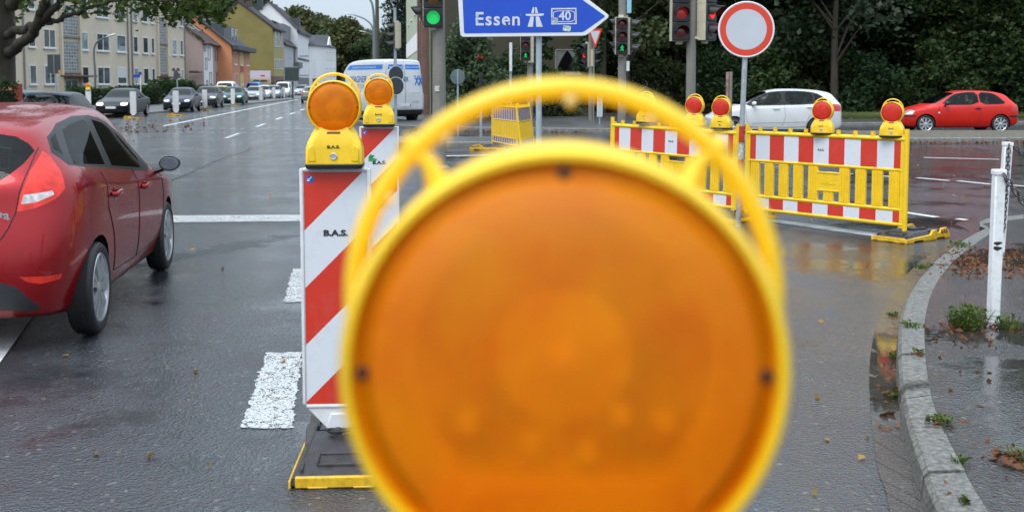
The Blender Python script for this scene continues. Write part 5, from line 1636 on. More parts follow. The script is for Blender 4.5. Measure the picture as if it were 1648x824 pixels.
# saloon, estate and van for the parked row
def saloon():
    st = [(2.08, 2.12, 2.02, .24, .56, .64, .68, .50), (1.98, 2.0, 1.92, .18, .66, .74, .81, .62), (1.45, 1.45, 1.42, .165, .78, .86, .85, .68), (.95, .95, 1.02, .16, .84, .93, .85, .66),
          (.65, .65, .60, .16, .86, 1.15, .85, .575), (.35, .35, .20, .16, .88, 1.33, .85, .55), (-.2, -.2, -.2, .16, .90, 1.40, .85, .55), (-.7, -.7, -.7, .16, .91, 1.39, .85, .545), (-1.05, -1.05, -1.0, .165, .92, 1.33, .845, .53),
          (-1.40, -1.40, -1.48, .18, .92, 1.02, .84, .60), (-1.85, -1.85, -1.85, .2, .90, .97, .82, .62), (-2.15, -2.12, -2.08, .27, .86, .93, .74, .56)]
    cuts = [
        ('windscreen', 'glass', *UPF, sym([(.45, .935), (.60, .945), (.57, 1.08), (.52, 1.23), (.48, 1.29), (.25, 1.315), (0.02, 1.32)]), {'mir': False, 'thr': .28}),
        ('side_window', 'glass', *SIDE, chaikin([(.62, .90), (.40, 1.12), (.20, 1.25), (-.14, 1.32), (-.18, .92)], 1)),
        ('side_window', 'glass', *SIDE, chaikin([(-.25, .925), (-.24, 1.322), (-.6, 1.31), (-.92, 1.23), (-1.18, .97), (-1.1, .94)], 1)),
        ('window_trim', trim_m, *SIDE, chaikin([(.72, .885), (.42, 1.13), (.2, 1.272), (-.2, 1.342), (-.6, 1.33), (-.95, 1.245), (-1.25, .95), (-1.1, .925), (0, .90)], 1)),
        ('headlight', 'hl', *FRONT, chaikin([(.40, .58), (.72, .58), (.70, .70), (.42, .70)], 1), {'thr': .15}),
        ('grille', black_pl, *FRONT, sym([(.34, .58), (.32, .68)]), {'mir': False}),
        ('air_intake', black_pl, *FRONT, sym([(.52, .28), (.50, .40)]), {'mir': False}),
        ('tail_light', tl_red, *REAR, chaikin([(.44, .66), (.70, .66), (.70, .84), (.46, .84)], 1), {'thr': .1}),
        ('rear_window', 'glass', *UPR, sym([(.46, 1.03), (.54, 1.05), (.47, 1.26), (.2, 1.29)]), {'mir': False, 'thr': .3}),
    ]
    return dict(st=st, ra=.325, wr=.29, axles=(1.28, -1.28), ht=.85, ww=.18, cab=(-1.2, .9, .70, .24, .80), cuts=cuts, mirror=(.60, .90), blackmir=False, seams=[], plates=((1, .47), (-1, .55)), rim='eight', lv=2)
def estate():
    d = saloon()
    d['st'] = d['st'][:8] + [(-1.2, -1.2, -1.2, .165, .92, 1.40, .845, .54), (-1.6, -1.6, -1.55, .18, .93, 1.38, .83, .53), (-1.9, -1.88, -1.72, .22, .93, 1.35, .80, .52), (-2.08, -2.04, -1.82, .27, .90, 1.32, .74, .50)]
    d['cuts'] = [c for c in d['cuts'] if c[0] not in ('window_trim', 'rear_window', 'tail_light')] 
    d['cuts'][2] = ('side_window', 'glass', *SIDE, chaikin([(-.25, .925), (-.24, 1.322), (-.95, 1.31), (-1.0, .945)], 1))
    d['cuts'] += [('side_window', 'glass', *SIDE, chaikin([(-1.08, .95), (-1.05, 1.31), (-1.45, 1.27), (-1.65, .98)], 1)),
                  ('window_trim', trim_m, *SIDE, chaikin([(.72, .885), (.42, 1.13), (.2, 1.272), (-.2, 1.342), (-.9, 1.335), (-1.5, 1.29), (-1.74, .96), (-1.1, .925), (0, .90)], 1)),
                  ('rear_window', 'glass', *REAR, sym([(.56, .96), (.60, 1.0), (.53, 1.24), (.40, 1.27)]), {'mir': False, 'thr': .15}),
                  ('tail_light', tl_red2, *REAR, chaikin([(.58, .66), (.74, .66), (.72, .92), (.62, .92)], 1), {'thr': .05}),
                  ('bumper_strip', black_pl, *REAR, sym([(.72, .42), (.72, .50)]), {'mir': False, 'thr': .05})]
    return d
def smallvan():
    d = polo()
    d['st'] = [(1.95, 1.98, 1.90, .26, .70, .80, .70, .54), (1.84, 1.85, 1.76, .2, .82, .92, .82, .66), (1.40, 1.40, 1.36, .18, .95, 1.03, .86, .70), (1.12, 1.12, 1.16, .18, 1.0, 1.10, .865, .68), (.85, .85, .74, .18, 1.03, 1.42, .865, .64), (.55, .55, .36, .18, 1.05, 1.70, .865, .66), (0, 0, 0, .18, 1.06, 1.80, .865, .68), (-.7, -.7, -.7, .18, 1.06, 1.81, .865, .69), (-1.4, -1.4, -1.4, .2, 1.06, 1.80, .865, .69), (-1.9, -1.9, -1.85, .22, 1.05, 1.77, .85, .67), (-2.15, -2.12, -2.02, .28, 1.0, 1.72, .80, .63)]
    d['cuts'] = [('windscreen', 'glass', *UPF, sym([(.45, 1.10), (.64, 1.11), (.62, 1.30), (.58, 1.52), (.52, 1.62), (.25, 1.65), (.02, 1.655)]), {'mir': False, 'thr': .28}),
                 ('side_window', 'glass', *SIDE, chaikin([(.85, 1.08), (.55, 1.42), (.40, 1.56), (.05, 1.62), (.0, 1.08)], 1)),
                 ('headlight', 'hl', *FRONT, chaikin([(.42, .72), (.74, .74), (.70, .90), (.46, .86)], 1), {'thr': .15}),
                 ('grille', black_pl, *FRONT, sym([(.38, .62), (.36, .74)]), {'mir': False}), ('air_intake', black_pl, *FRONT, sym([(.52, .32), (.50, .46)]), {'mir': False})]
    d['mirror'] = (.80, 1.06); d['handles'] = (); d['seams'] = []; d['cab'] = (-1.6, 1.0, .72, .24, 1.0); d['axles'] = (1.3, -1.3); d['ht'] = .865
    return d
PK = 'cars parked along the left kerb'
def front_at(px, py, rz, off):
    """Car whose front stands at the photo pixel on the ground; rz turns it off the head-on direction."""
    g = G(px, py); a = math.atan2(-g.y, -g.x) - rz
    return Vector((g.x, g.y, 0)) - Vector((math.cos(a), math.sin(a), 0)) * off, a
def parked(label, px, py, rz, spec, pm, off=2.0, lit=False, name='parked_car', dark=glass_dark, z=0.0, detail=1, group=PK):
    p, a = front_at(px, py, rz, off)
    return car(name, label, 'car', spec, pm, (p.x, p.y, z), a, group, glass=dark, lit=lit, detail=detail)[0]
P_black = paint('black', (.012, .013, .016), .0); P_navy = paint('dark_navy', (.02, .026, .045), .3); P_char = paint('charcoal', (.05, .053, .058), .3)
P_teal = paint('teal', (.008, .075, .10), .3); P_green = paint('dark_green', (.012, .07, .055), .2); P_yel = paint('yellow', (.55, .42, .02), 0); P_silver = paint('silver', (.40, .42, .44), .5); P_champ = paint('silver_green', (.30, .33, .31), .45); P_blue = paint('light_blue', (.03, .22, .55), 0)
parked('black car with lit headlights standing between two white beacon backs', 180, 189.5, R(16), saloon(), P_black, lit=True, off=2.05)
parked('dark estate with a bright reflecting windscreen just above the red car roof', 52, 241, R(13), estate(), P_navy)
parked('teal car half hidden behind the dark estate', 128, 212, R(-48), saloon(), P_teal)
parked('dark blue saloon parked before the hedge beside the diamond sign', 285, 180.5, R(9), saloon(), P_navy)
parked('charcoal hatchback parked behind the dark blue saloon', 328, 174, R(9), polo(), P_char, off=1.9)
parked('small yellow car half hidden behind the charcoal hatchback', 349, 168.5, R(8), polo(), P_yel, off=1.9)
parked('white van parked behind the yellow car', 359, 166, R(7), smallvan(), white_p, off=2.0, name='parked_van')
parked('dark green car parked with pale headlights between two white beacons', 373, 169.5, R(7), saloon(), P_green, lit=False)
parked('silver estate parked behind the dark green car', 406, 163.4, R(7), estate(), P_silver)
parked('white hatchback parked close behind the silver estate', 421, 161.2, R(7), polo(), white_p, off=1.9)
parked('small silver car parked before the little white van', 437, 160.8, R(7), polo(), P_silver, off=1.9)
parked('little white van parked near the dark board', 453, 159.0, R(6), smallvan(), white_p, name='parked_van')
parked('farthest parked silver car beside the dark board pole', 482, 155.5, R(12), polo(), P_silver, off=1.9)
parked('bright blue van standing under the advertising board', 405, 158.5, R(6), smallvan(), P_blue, name='parked_van')
# silver estate driving away
g = G(499, 166)
car('estate_car', 'silver estate driving away down the street, left of the orange lamp', 'car', estate(), P_champ, (g.x + U.x * 2.1, g.y + U.y * 2.1, 0), ROADA + R(3), glass=glass_dark, detail=1)

# ---- the white delivery van
def bigvan():
    st = [(2.60, 2.62, 2.52, .30, .78, .92, .80, .60), (2.48, 2.48, 2.36, .24, .95, 1.08, .93, .72), (2.10, 2.10, 1.98, .22, 1.08, 1.22, .985, .78), (1.80, 1.80, 1.62, .22, 1.14, 1.50, .99, .78), (1.50, 1.50, 1.16, .22, 1.18, 2.10, .99, .80), (1.20, 1.20, .82, .22, 1.20, 2.44, .99, .80),
          (.6, .6, .4, .22, 1.22, 2.56, .99, .81), (-.4, -.4, -.4, .22, 1.22, 2.60, .99, .82), (-1.6, -1.6, -1.6, .24, 1.22, 2.60, .99, .82), (-2.35, -2.35, -2.32, .30, 1.22, 2.58, .985, .82), (-2.52, -2.54, -2.46, .34, 1.22, 2.54, .96, .80)]
    vb = mat('enamel_sky_blue', (.004, .17, .62), .35, var=.05)
    cuts = [('side_window', 'glass', *SIDE, chaikin([(1.72, 1.36), (1.42, 1.78), (1.28, 1.92), (.86, 1.95), (.84, 1.34)], 1)),
            ('windscreen', 'glass', *UPF, sym([(.5, 1.34), (.78, 1.36), (.74, 1.7), (.70, 2.0), (.5, 2.08), (.02, 2.1)]), {'mir': False, 'thr': .22}),
            ('blue_band', vb, *SIDE, [(.80, 2.16), (.55, 2.36), (-2.25, 2.36), (-2.25, 2.16)], {'thr': .1}),
            ('blue_band', vb, *REAR, [(.05, 2.16), (.05, 2.36), (.70, 2.36), (.74, 2.16)], {'thr': .1}),
            ('tail_light', tl_red, A_, N_, [(.88, .62), (.88, 1.06), (1.02, 1.06), (1.02, .62)], {'thr': .3}),
            ('bumper', black_pl, *REAR, sym([(.98, .30), (.98, .56)]), {'mir': False, 'thr': .05}),
            ('sill_strip', black_pl, *SIDE, [(1.1, .30), (1.1, .48), (-1.05, .48), (-1.05, .30)]),
            ('headlight', 'hl', *FRONT, [(.5, .8), (.85, .82), (.80, 1.0), (.55, .96)], {'thr': .15})]
    return dict(st=st, ra=.39, wr=.345, axles=(1.62, -1.63), ht=.98, ww=.22, cab=(.2, 2.0, .80, .34, 1.2), cuts=cuts, mirror=(1.62, 1.36), blackmir=True, handles=(), rim='eight', sm=45, lv=3,
                seams=[('s', [(.78, .5), (.78, 2.1)]), ('r', [(0.012, .62), (0.012, 2.45)]), ('s', [(-.6, .5), (-.6, 2.1)]), ('r', [(.85, .60), (.0, .60)]), ('r', [(.86, .62), (.86, 1.6), (.78, 2.42), (.4, 2.48), (.0, 2.48)])], plates=((-1, .74),))
gv = G(663, 197.5)
va = ROADA + R(29)
vd = Vector((math.cos(va), math.sin(va), 0)); vl = Vector((-vd.y, vd.x, 0))
vp = Vector((gv.x, gv.y, 0)) + vd * 1.63 + vl * .87
van, vbvh = car('delivery_van', 'white high-roof van lettered WAGNER with blue bands, behind the two lamps', 'van', bigvan(), white_p, vp, va, glass=glass_dark, detail=2, rimm=black_pl)
def van_text(s, size, m, face, pos, z, bold=.0, wide=1.0):
    """Lettering laid on the van's left side (face 's', pos = x) or tail (face 'r', pos = y)."""
    if face == 's':
        h = vbvh.ray_cast(Vector((pos, 3, z)), Vector((0, -1, 0)))[0]
        o = text(s, size, m, van, (0, 0, 0), bold=bold, wide=wide, rz=R(180)); o.location = (h.x, h.y + .004, h.z)
        o.rotation_euler = (0, 0, 0)
        tilt = vbvh.ray_cast(Vector((pos, 3, z)), Vector((0, -1, 0)))[1]
        o.rotation_euler = (-math.asin(max(-1, min(1, tilt.z))) , 0, 0) if False else (math.asin(tilt.z), 0, 0)
    else:
        h, nn_, _, _ = vbvh.ray_cast(Vector((-4, pos, z)), Vector((1, 0, 0)))
        o = text(s, size, m, van, (0, 0, 0), bold=bold, wide=wide, rz=R(-90)); o.location = (h.x - .006, h.y, h.z)
        o.rotation_euler = (0, math.asin(nn_.z), 0)
    return o
vblue = mat('van_lettering', (.01, .10, .30), .4); vgrey = mat('van_small_print', (.28, .31, .34), .5); vsky = mat('enamel_sky_blue', (.008, .22, .62))
van_text('Energiesysteme & Automatisierungstechnik', .125, mat('pale_lettering', (.55, .68, .78), .4), 's', -.72, 2.26, .001, .92)
van_text('Energiesysteme & Automatisierungstechnik', .085, mat('pale_lettering', (.55, .68, .78), .4), 'r', .385, 2.26, .001, .42)
van_text('Energiesysteme & Automatisierungstechnik', .085, mat('pale_lettering', (.55, .68, .78), .4), 'r', -.385, 2.26, .001, .42)
van_text('WAGNER', .36, vblue, 's', -.30, 1.76, .008, .92)
van_text('MITTLER', .22, vgrey, 's', -.5, 1.48, .002, .95)
van_text('WAGNER', .27, vblue, 'r', .20, 1.76, .006, .62)
for face, pos in (('s', -1.62), ('r', -.56)):
    o = van_text('XXX', .56, vsky, face, pos, 1.70, .008, .46 if face == 'r' else .62)
    o.name = 'emblem'
    o2 = van_text('XXX', .30, vsky, face, pos, 1.70, .004, .86 if face == 'r' else 1.1); o2.name = 'emblem'
van_text('Wagner GmbH', .07, vgrey, 'r', -.45, 1.22, .0, 1.0)
van_text('Tel. 0201', .09, vgrey, 'r', -.45, .86, .001, 1.2)
b = MB(); b.box((-2.565, -.10, 1.08), (.03, .26, .07)); b.build('door_handle', black_pl, van, bevel=.01)

# ------------------------------------------------------------------ drivers
def driver(label, carroot, x, y, zs, shirt):
    """Seated person: one skinned body with bent arms and legs; hair and shirt as pieces over it."""
    t = thing('person', label, 'person', carroot.location, carroot.rotation_euler.z)
    me = bpy.data.meshes.new('body')
    J = [(0, 0, 0, .13, .15), (0, 0, .16, .12, .155), (.01, 0, .33, .12, .17), (.015, 0, .45, .09, .15), (.03, 0, .53, .05, .05), (.04, 0, .60, .06, .06), (.055, 0, .68, .095, .078), (.045, 0, .76, .085, .07),
         (.015, .19, .43, .055, .055), (.10, .24, .24, .045, .045), (.34, .17, .30, .035, .035), (.44, .14, .34, .035, .025),
         (.015, -.19, .43, .055, .055), (.10, -.24, .24, .045, .045), (.34, -.17, .30, .035, .035), (.44, -.14, .34, .035, .025),
         (.08, .10, -.02, .09, .085), (.48, .13, .06, .065, .065), (.60, .12, -.30, .045, .045), (.08, -.10, -.02, .09, .085), (.48, -.13, .06, .065, .065), (.60, -.12, -.30, .045, .045)]
    E = [(0, 1), (1, 2), (2, 3), (3, 4), (4, 5), (5, 6), (6, 7), (3, 8), (8, 9), (9, 10), (10, 11), (3, 12), (12, 13), (13, 14), (14, 15), (0, 16), (16, 17), (17, 18), (0, 19), (19, 20), (20, 21)]
    me.from_pydata([(x + j[0], y + j[1], zs + j[2]) for j in J], E, [])
    ob = bpy.data.objects.new('body', me); COL.objects.link(ob)
    sk = ob.modifiers.new('skin', 'SKIN')
    for i, j in enumerate(J):
        me.skin_vertices[0].data[i].radius = (j[3], j[4])
    me.skin_vertices[0].data[0].use_root = True
    ss = ob.modifiers.new('sub', 'SUBSURF'); ss.levels = 2; ss.render_levels = 2
    dg = bpy.context.evaluated_depsgraph_get()
    m2 = bpy.data.meshes.new_from_object(ob.evaluated_get(dg))
    bpy.data.objects.remove(ob)
    m2.name = 'body'
    skin = mat('skin', (.42, .25, .18), .5, var=.08); sh = mat('shirt_' + shirt[0], shirt[1], .8, var=.15); tr_ = mat('dark_trousers', (.03, .035, .05), .8)
    for m_ in (skin, sh, tr_): m2.materials.append(m_)
    for p in m2.polygons:
        c = p.center; p.use_smooth = True
        lx, lz = c.x - x, c.z - zs
        p.material_index = 0 if (lz > .52 or (lx > .38 and lz > .22)) else (2 if lz < .02 or (lx > .15 and lz < .14) else 1)
    bo = bpy.data.objects.new('body', m2); COL.objects.link(bo); bo.parent = t
    b = MB()
    cx, cz = x + .04, zs + .735
    rings = []
    for zz, rx, ry in ((-.02, .085, .088), (.04, .096, .088), (.085, .07, .066), (.10, .01, .01)):
        rings.append([(cx - .018 + rx * math.cos(R(a)), y + ry * math.sin(R(a)), cz + zz + (.02 if math.cos(R(a)) > .5 else (-.05 if math.cos(R(a)) < -.2 and zz < 0 else 0))) for a in range(0, 360, 24)])
    b.loft(rings); b.build('hair', mat('brown_hair', (.05, .03, .02), .6, bump=.3), t, smooth=70)
    b = MB()
    b.lathe([(.016, 0), (.008, .02), (.001, .024)], 8, 0, Matrix.Translation((cx + .085, y, cz - .045)) @ Matrix.Rotation(R(90), 4, 'Y'))
    for s in (-1, 1): b.lathe([(.001, -.01), (.018, -.008), (.02, .004), (.001, .01)], 8, 0, Matrix.Translation((cx + .0, y + s * .078, cz - .04)) @ Matrix.Rotation(R(90), 4, 'X'))
    b.build('nose_and_ears', skin, t, smooth=60)
    b = MB()
    for s in (-1, 1): b.lathe([(.001, 0), (.010, .001), (.001, .004)], 8, 0, Matrix.Translation((cx + .082, y + s * .032, cz - .02)) @ Matrix.Rotation(R(90), 4, 'Y'))
    b.box((cx + .083, y, cz - .085), (.01, .045, .010))
    b.build('eyes_and_mouth', mat('dark_features', (.06, .02, .02), .5), t, smooth=60)
    return t
driver('driver in a dark jacket at the wheel of the bright red car', red_car, -.30, .34, .52, ('dark', (.02, .022, .03)))
driver('driver in a grey shirt seen through the window of the white car', white_car, -.27, .34, .56, ('grey', (.10, .11, .12)))
driver('driver in a pale shirt inside the dark red car', hero, -.12, .34, .56, ('pale', (.35, .36, .38)))
# ------------------------------------------------------------------ buildings
glass_win = mat('window_glass', (.035, .045, .05), .06, var=.5, scale=.8, spec=.9, detail=2)
glass_curt = mat('curtained_window', (.30, .31, .30), .25, var=.5, scale=1.5, spec=.6)
frame_w = mat('white_window_frame', (.72, .73, .73), .4, var=.05)
roof_dark = mat('dark_roof_tiles', (.05, .046, .05), .8, spec=.15, var=.3, scale=2, bump=.6, bscale=9, dirt=.5, dirtcol=(.12, .11, .10))
roof_red = mat('red_brown_roof_tiles', (.075, .055, .052), .8, spec=.15, var=.3, scale=2, bump=.6, bscale=9, dirt=.5, dirtcol=(.07, .06, .055))
def render_wall(name, col, var=.07, streak=.25):
    return mat(name, col, .85, var=var, scale=.7, dirt=streak, dirtcol=sc(col, .72)[:3], bump=.15, bscale=25, detail=6, stretch=(1, 1, .4))
class Facade:
    """Vertical plane through two ground points; maps photo pixels to (u along it, z) and places openings in front of it."""
    def __init__(s, a, b):
        s.a = Vector((a.x, a.y, 0)); d = Vector((b.x, b.y, 0)) - s.a; s.L = d.length; s.d = d.normalized()
        s.n = Vector((s.d.y, -s.d.x, 0))
        if s.n.dot(-s.a) < 0: s.n = -s.n
        s.X = Matrix((( s.d.x, -s.n.x, 0, 0), (s.d.y, -s.n.y, 0, 0), (0, 0, 1, 0), (0, 0, 0, 1)))
    def uz(s, px, py):
        d = ray(px, py); den = d.dot(s.n); k = (s.a - CAM).dot(s.n) / den; p = CAM + d * k
        return (p - s.a).dot(s.d), p.z
    def M(s, root=None):
        return Matrix.Translation(s.a) @ s.X
def window_parts(root, fa, u0, u1, z0, z1, mull=1, m=glass_win, fm=frame_w, sill=True, dep=.06, fw=.07, tilt=0.0, shutter=0.0):
    """One window: frame > pane and sill. Local facade axes: x along, y into the wall."""
    X = fa.M()
    b = MB(); w, h = u1 - u0, z1 - z0; um, zm = (u0 + u1) / 2, (z0 + z1) / 2
    b.box((u0 + fw / 2, -dep / 2 + .01, zm), (fw, dep + .02, h), X=X); b.box((u1 - fw / 2, -dep / 2 + .01, zm), (fw, dep + .02, h), X=X)
    b.box((um, -dep / 2 + .01, z1 - fw / 2), (w - 2 * fw, dep + .018, fw), X=X); b.box((um, -dep / 2 + .01, z0 + fw / 2), (w - 2 * fw, dep + .018, fw), X=X)
    for k in range(mull): 
        uu = u0 + w * (k + 1) / (mull + 1); b.box((uu, -dep / 2 + .012, zm), (fw * 1.1, dep + .006, h - 2 * fw), X=X)
    f = b.build('window', fm, root, smooth=0)
    b = MB(); b.box((um, -.012, zm), (w - 2 * fw, .012, h - 2 * fw), X=X); b.build('pane', m, f, smooth=0)
    if tilt:
        b = MB(); b.add([(u0 + fw, -.03, z0 + fw), (u1 - fw, -.03, z0 + fw), (u1 - fw, -.03 + tilt * .1, z1 - fw), (u0 + fw + tilt, -.03, z1 - fw)], [(0, 1, 2, 3)], X=X); b.build('tilted_sash', mat('sky_reflecting_pane', (.18, .27, .30), .05, spec=1, var=.4, scale=.8), f, smooth=0)
    if shutter:
        b = MB()
        n = max(3, int((h - 2 * fw) * shutter / .05))
        for k in range(n): b.box((um, -.03, z1 - fw - (k + .5) * (h - 2 * fw) * shutter / n), (w - 2 * fw - .004, .022, (h - 2 * fw) * shutter / n * .86), X=X)
        b.build('roller_shutter', frame_w, f, smooth=0)
    if sill:
        b = MB(); b.box((um, -.07, z0 - .05), (w + .14, .16, .10), X=X); b.build('window_sill', fm, f, smooth=0)
    return f
def prism_house(name, label, wallm, a, b, depth, eave, ridge_h, roofm, z0=0.0, gable_u=True, over=.25, ridge_at=.5, hip=0.0):
    """House on the facade line a->b (street side), depth behind it, gable roof with its ridge parallel to the facade."""
    t = thing(name, label, 'house', (0, 0, 0))
    fa = Facade(a, b); X = fa.M(); L = fa.L
    m = MB()
    prof = [(0, z0), (0, eave), (depth * ridge_at, ridge_h), (depth, eave), (depth, z0)]
    m.add([(0, y, z) for y, z in prof] + [(L, y, z) for y, z in prof], [(0, 1, 2, 3, 4), (9, 8, 7, 6, 5), (0, 5, 6, 1), (3, 8, 9, 4), (1, 6, 7, 2), (2, 7, 8, 3)], X=X)
    w = m.build('wall', wallm, t, smooth=0)
    m = MB(); th = .14
    sl = (ridge_h - eave) / (depth * ridge_at); o = .35
    for (y0, zz0, y1, zz1) in ((-o, eave - o * sl, depth * ridge_at, ridge_h), (depth + o, eave - o * sl, depth * ridge_at, ridge_h)):
        vs = [(-over, y0, zz0 + .03), (L + over, y0, zz0 + .03), (L + over - hip, y1, zz1 + .03), (-over + hip, y1, zz1 + .03)]
        m.add(vs + [(x, y, z + th) for x, y, z in vs], [(0, 1, 2, 3), (4, 5, 6, 7), (0, 1, 5, 4), (1, 2, 6, 5), (2, 3, 7, 6), (3, 0, 4, 7)], X=X)
    r = m.build('roof', roofm, t, smooth=0)
    m = MB(); m.tube([(-over, -o - .06, eave - o * sl + .06), (L + over, -o - .06, eave - o * sl + .06)], .075, 8, X=X)
    m.build('gutter', mat('zinc', (.16, .17, .18), .5, metal=.3), t)
    return t, fa, r
def chimney(root, X, u, y, z, w=.7, h=1.2, m=None):
    b = MB(); b.box((u, y, z), (w, w, h), X=X); b.box((u, y, z + h / 2), (w * 1.15, w * 1.15, .12), X=X)
    b.build('chimney', m or mat('dark_brick', (.08, .05, .045), .8, var=.3, scale=8), root, smooth=0)

# --- beige apartment block
def lin(px, X0, Y0, k):      # facade line X = X0 + k (Y - Y0) hit by the sight line through px
    s = (px - 824) / F; Y = (X0 - k * Y0) / (s - k); return Vector((s * Y, Y, 0))
A0 = lin(22, -35.2, 84, .155); A1 = lin(299, -35.2, 84, .155)
beige = render_wall('beige_render', (.64, .55, .43), streak=.25)
flats = thing('apartment_block', 'long beige three-storey block of flats with white windows behind the hedge', 'apartment block', (0, 0, 0))
fa = Facade(A0, A1); X = fa.M(); L = fa.L
EV = 9.6
b = MB(); b.box((L / 2, 5.5, EV / 2), (L, 11, EV), X=X); b.build('wall', beige, flats, smooth=0)
b = MB(); b.add([(-.4, -.5, EV), (L + .4, -.5, EV), (L + .4, 11.5, EV), (-.4, 11.5, EV), (-.4, 5.5, EV + 3.6), (L + .4, 5.5, EV + 3.6)], [(0, 1, 5, 4), (2, 3, 4, 5), (1, 2, 5), (3, 0, 4), (0, 3, 2, 1)], X=X); rf = b.build('roof', roof_dark, flats, smooth=0)
base = mat('grey_plinth', (.24, .22, .20), .8, var=.1)
b = MB(); b.box((L / 2, -.015, .40), (L - .1, .03, .80), X=X); b.build('plinth', base, flats, smooth=0)
sill_z = [fa.uz(194, 137.5)[1], fa.uz(194, 85.6)[1], 0]
sill_z[2] = sill_z[1] + (sill_z[1] - sill_z[0])
WIN = [(46.5, 57.5, 0), (70.5, 89.5, 1), (130.5, 142, 0), (156, 176, 1), (188, 202.5, 0), (214.8, 222, 0), (230, 238.6, 0), (243.7, 248.6, 0), (268, 272.2, 0), (277.5, 284.5, 0), (290, 294.5, 0)]
rw = random.Random(8)
for fl in range(3):
    for i, (x0, x1, mu) in enumerate(WIN):
        u0, u1 = fa.uz(x0, 100)[0], fa.uz(x1, 100)[0]
        h = 1.42
        tl_ = .0; sh = 0
        if fl == 1 and i in (2, 4): tl_ = .35
        if fl == 0 and i == 4: sh = .62
        window_parts(flats, fa, u0, u1, sill_z[fl] + .08, sill_z[fl] + .08 + h, mu, [glass_win, glass_win, glass_curt][rw.randint(0, 2)], tilt=tl_, shutter=sh)
gblock = mat('glass_block', (.22, .25, .27), .18, var=.6, scale=3.2, spec=.7)
for (x0, x1) in ((101, 125.5), (255.5, 266.5)):
    u0, u1 = fa.uz(x0, 100)[0], fa.uz(x1, 100)[0]
    uc = (u0 + u1) / 2; hw = (u1 - u0) / 2
    for k in range(2):
        z0 = fa.uz(115, 115)[1] + k * 2.78; z1 = z0 + 2.3
        b = MB()
        b.box((uc, -.02, (z0 + z1) / 2), (2 * hw, .05, z1 - z0), X=X); o = b.build('stair_glazing', gblock, flats, smooth=0)
        b = MB(); nx, nz = 6, 9
        for q in range(nx + 1): b.box((u0 + 2 * hw * q / nx, -.05, (z0 + z1) / 2), (.05, .04, z1 - z0), X=X)
        for q in range(nz + 1): b.box((uc, -.052, z0 + (z1 - z0) * q / nz), (2 * hw, .04, .06), X=X)
        b.build('lattice', mat('pale_mortar', (.42, .41, .38), .8), o, smooth=0)
        b = MB(); b.box((uc, -.09, z0 - .1), (2 * hw + .2, .22, .16), X=X); b.build('ledge', base, o, smooth=0)
    zd = fa.uz(115, 125)[1]
    b = MB(); b.box((uc + .3, -.55, zd + .1), (2 * hw + 1.4, 1.1, .14), X=X); b.build('porch_roof', mat('brown_canopy', (.14, .07, .06), .5, var=.2), flats, bevel=.03)
    d = window_parts(flats, fa, uc - hw * .85, uc + hw * .85, .3, zd - .15, 1, mat('green_grey_door_glass', (.05, .09, .08), .1, spec=.8), sill=False); d.name = 'door'
    b = MB(); b.box((u0 - .25, -.10, EV / 2), (.22, .2, EV - .1), X=X); b.box((u1 + .25, -.10, EV / 2), (.22, .2, EV - .1), X=X); b.build('pilaster', beige, flats, smooth=0)
for px in (206, 212, 38, 297):
    u = fa.uz(px, 100)[0]; b = MB(); b.tube([(u, -.08, .1), (u, -.08, EV)], .065, 8, X=X); b.build('downpipe', mat('grey_downpipe', (.22, .21, .20), .5), flats)

# --- pink house with the sweeping dark roof, orange house beside it
def corner_house(name, label, m_side, m_front, px0, px1, Y0, Y1, eave, ridge, roofm, depth, z0=.1, over=.3):
    a = AT(px0, 135, Y0); b_ = AT(px1, 135, Y1)
    t, fa, r = prism_house(name, label, m_side, a, b_, depth, eave, ridge, roofm, over=over)
    X = fa.M(); b = MB(); b.box((fa.L / 2, -.03, (eave - .25) / 2), (fa.L - .02, .06, eave - .25), X=X); b.build('front_render', m_front, t, smooth=0)
    return t, fa, r
pink, fp, rp_ = corner_house('pink_house', 'pale pink house with sweeping dark tiled roof and two skylights', render_wall('pink_render', (.50, .39, .36)), render_wall('dusty_pink_render', (.42, .31, .28)), 327, 357.5, 112, 124, 5.9, 9.6, roof_red, 9)
Xp = fp.M()
b = MB(); b.box((fp.L * .24, -.066, 2.8), (fp.L * .46, .012, 5.5), X=Xp); b.build('white_render_strip', render_wall('white_render', (.80, .79, .78), streak=.15), pink, smooth=0)
for (x0, x1, y0, y1) in ((327, 329.5, 73, 83), (333.5, 336.5, 77, 97), (329, 331.5, 94, 112), (336, 339, 117, 139), (345, 348, 80, 98), (351.5, 353.5, 96, 113), (347.5, 350.5, 118, 140), (331, 333, 130, 140), (353.5, 356, 130, 140)):
    u0, za = fp.uz(x0, y1); u1, zb = fp.uz(x1, y0)
    window_parts(pink, fp, u0 + .06, u1 + .06, za, zb, 0, mat('dark_recess_glass', (.03, .025, .025), .2), fm=mat('brown_frame', (.10, .06, .05), .5), sill=False, fw=.05, dep=.12)
for k in (0, 1):
    yq = 1.7; sl = 3.7 / 4.5; zq = 5.9 + yq * sl + .24
    Xk = Xp @ Matrix.Translation((fp.L * (.18 + .26 * k), yq, zq)) @ Matrix.Rotation(math.atan(sl), 4, 'X')
    b = MB(); b.box((0, 0, 0), (.9, 1.4, .12), X=Xk); sk_ = b.build('skylight', mat('skylight_frame', (.40, .40, .39), .4), rp_, smooth=0)
    b = MB(); b.box((0, 0, .062), (.74, 1.24, .01), X=Xk); b.build('pane', glass_win, sk_, smooth=0)
b = MB(); b.box((.2, -.55, 5.62), (1.5, .9, .16), X=Xp); b.box((-1.6, .4, 2.75), (2.4, .9, .22), X=Xp); b.build('porch_roof', mat('brown_canopy', (.14, .07, .06), .5), pink, bevel=.04)

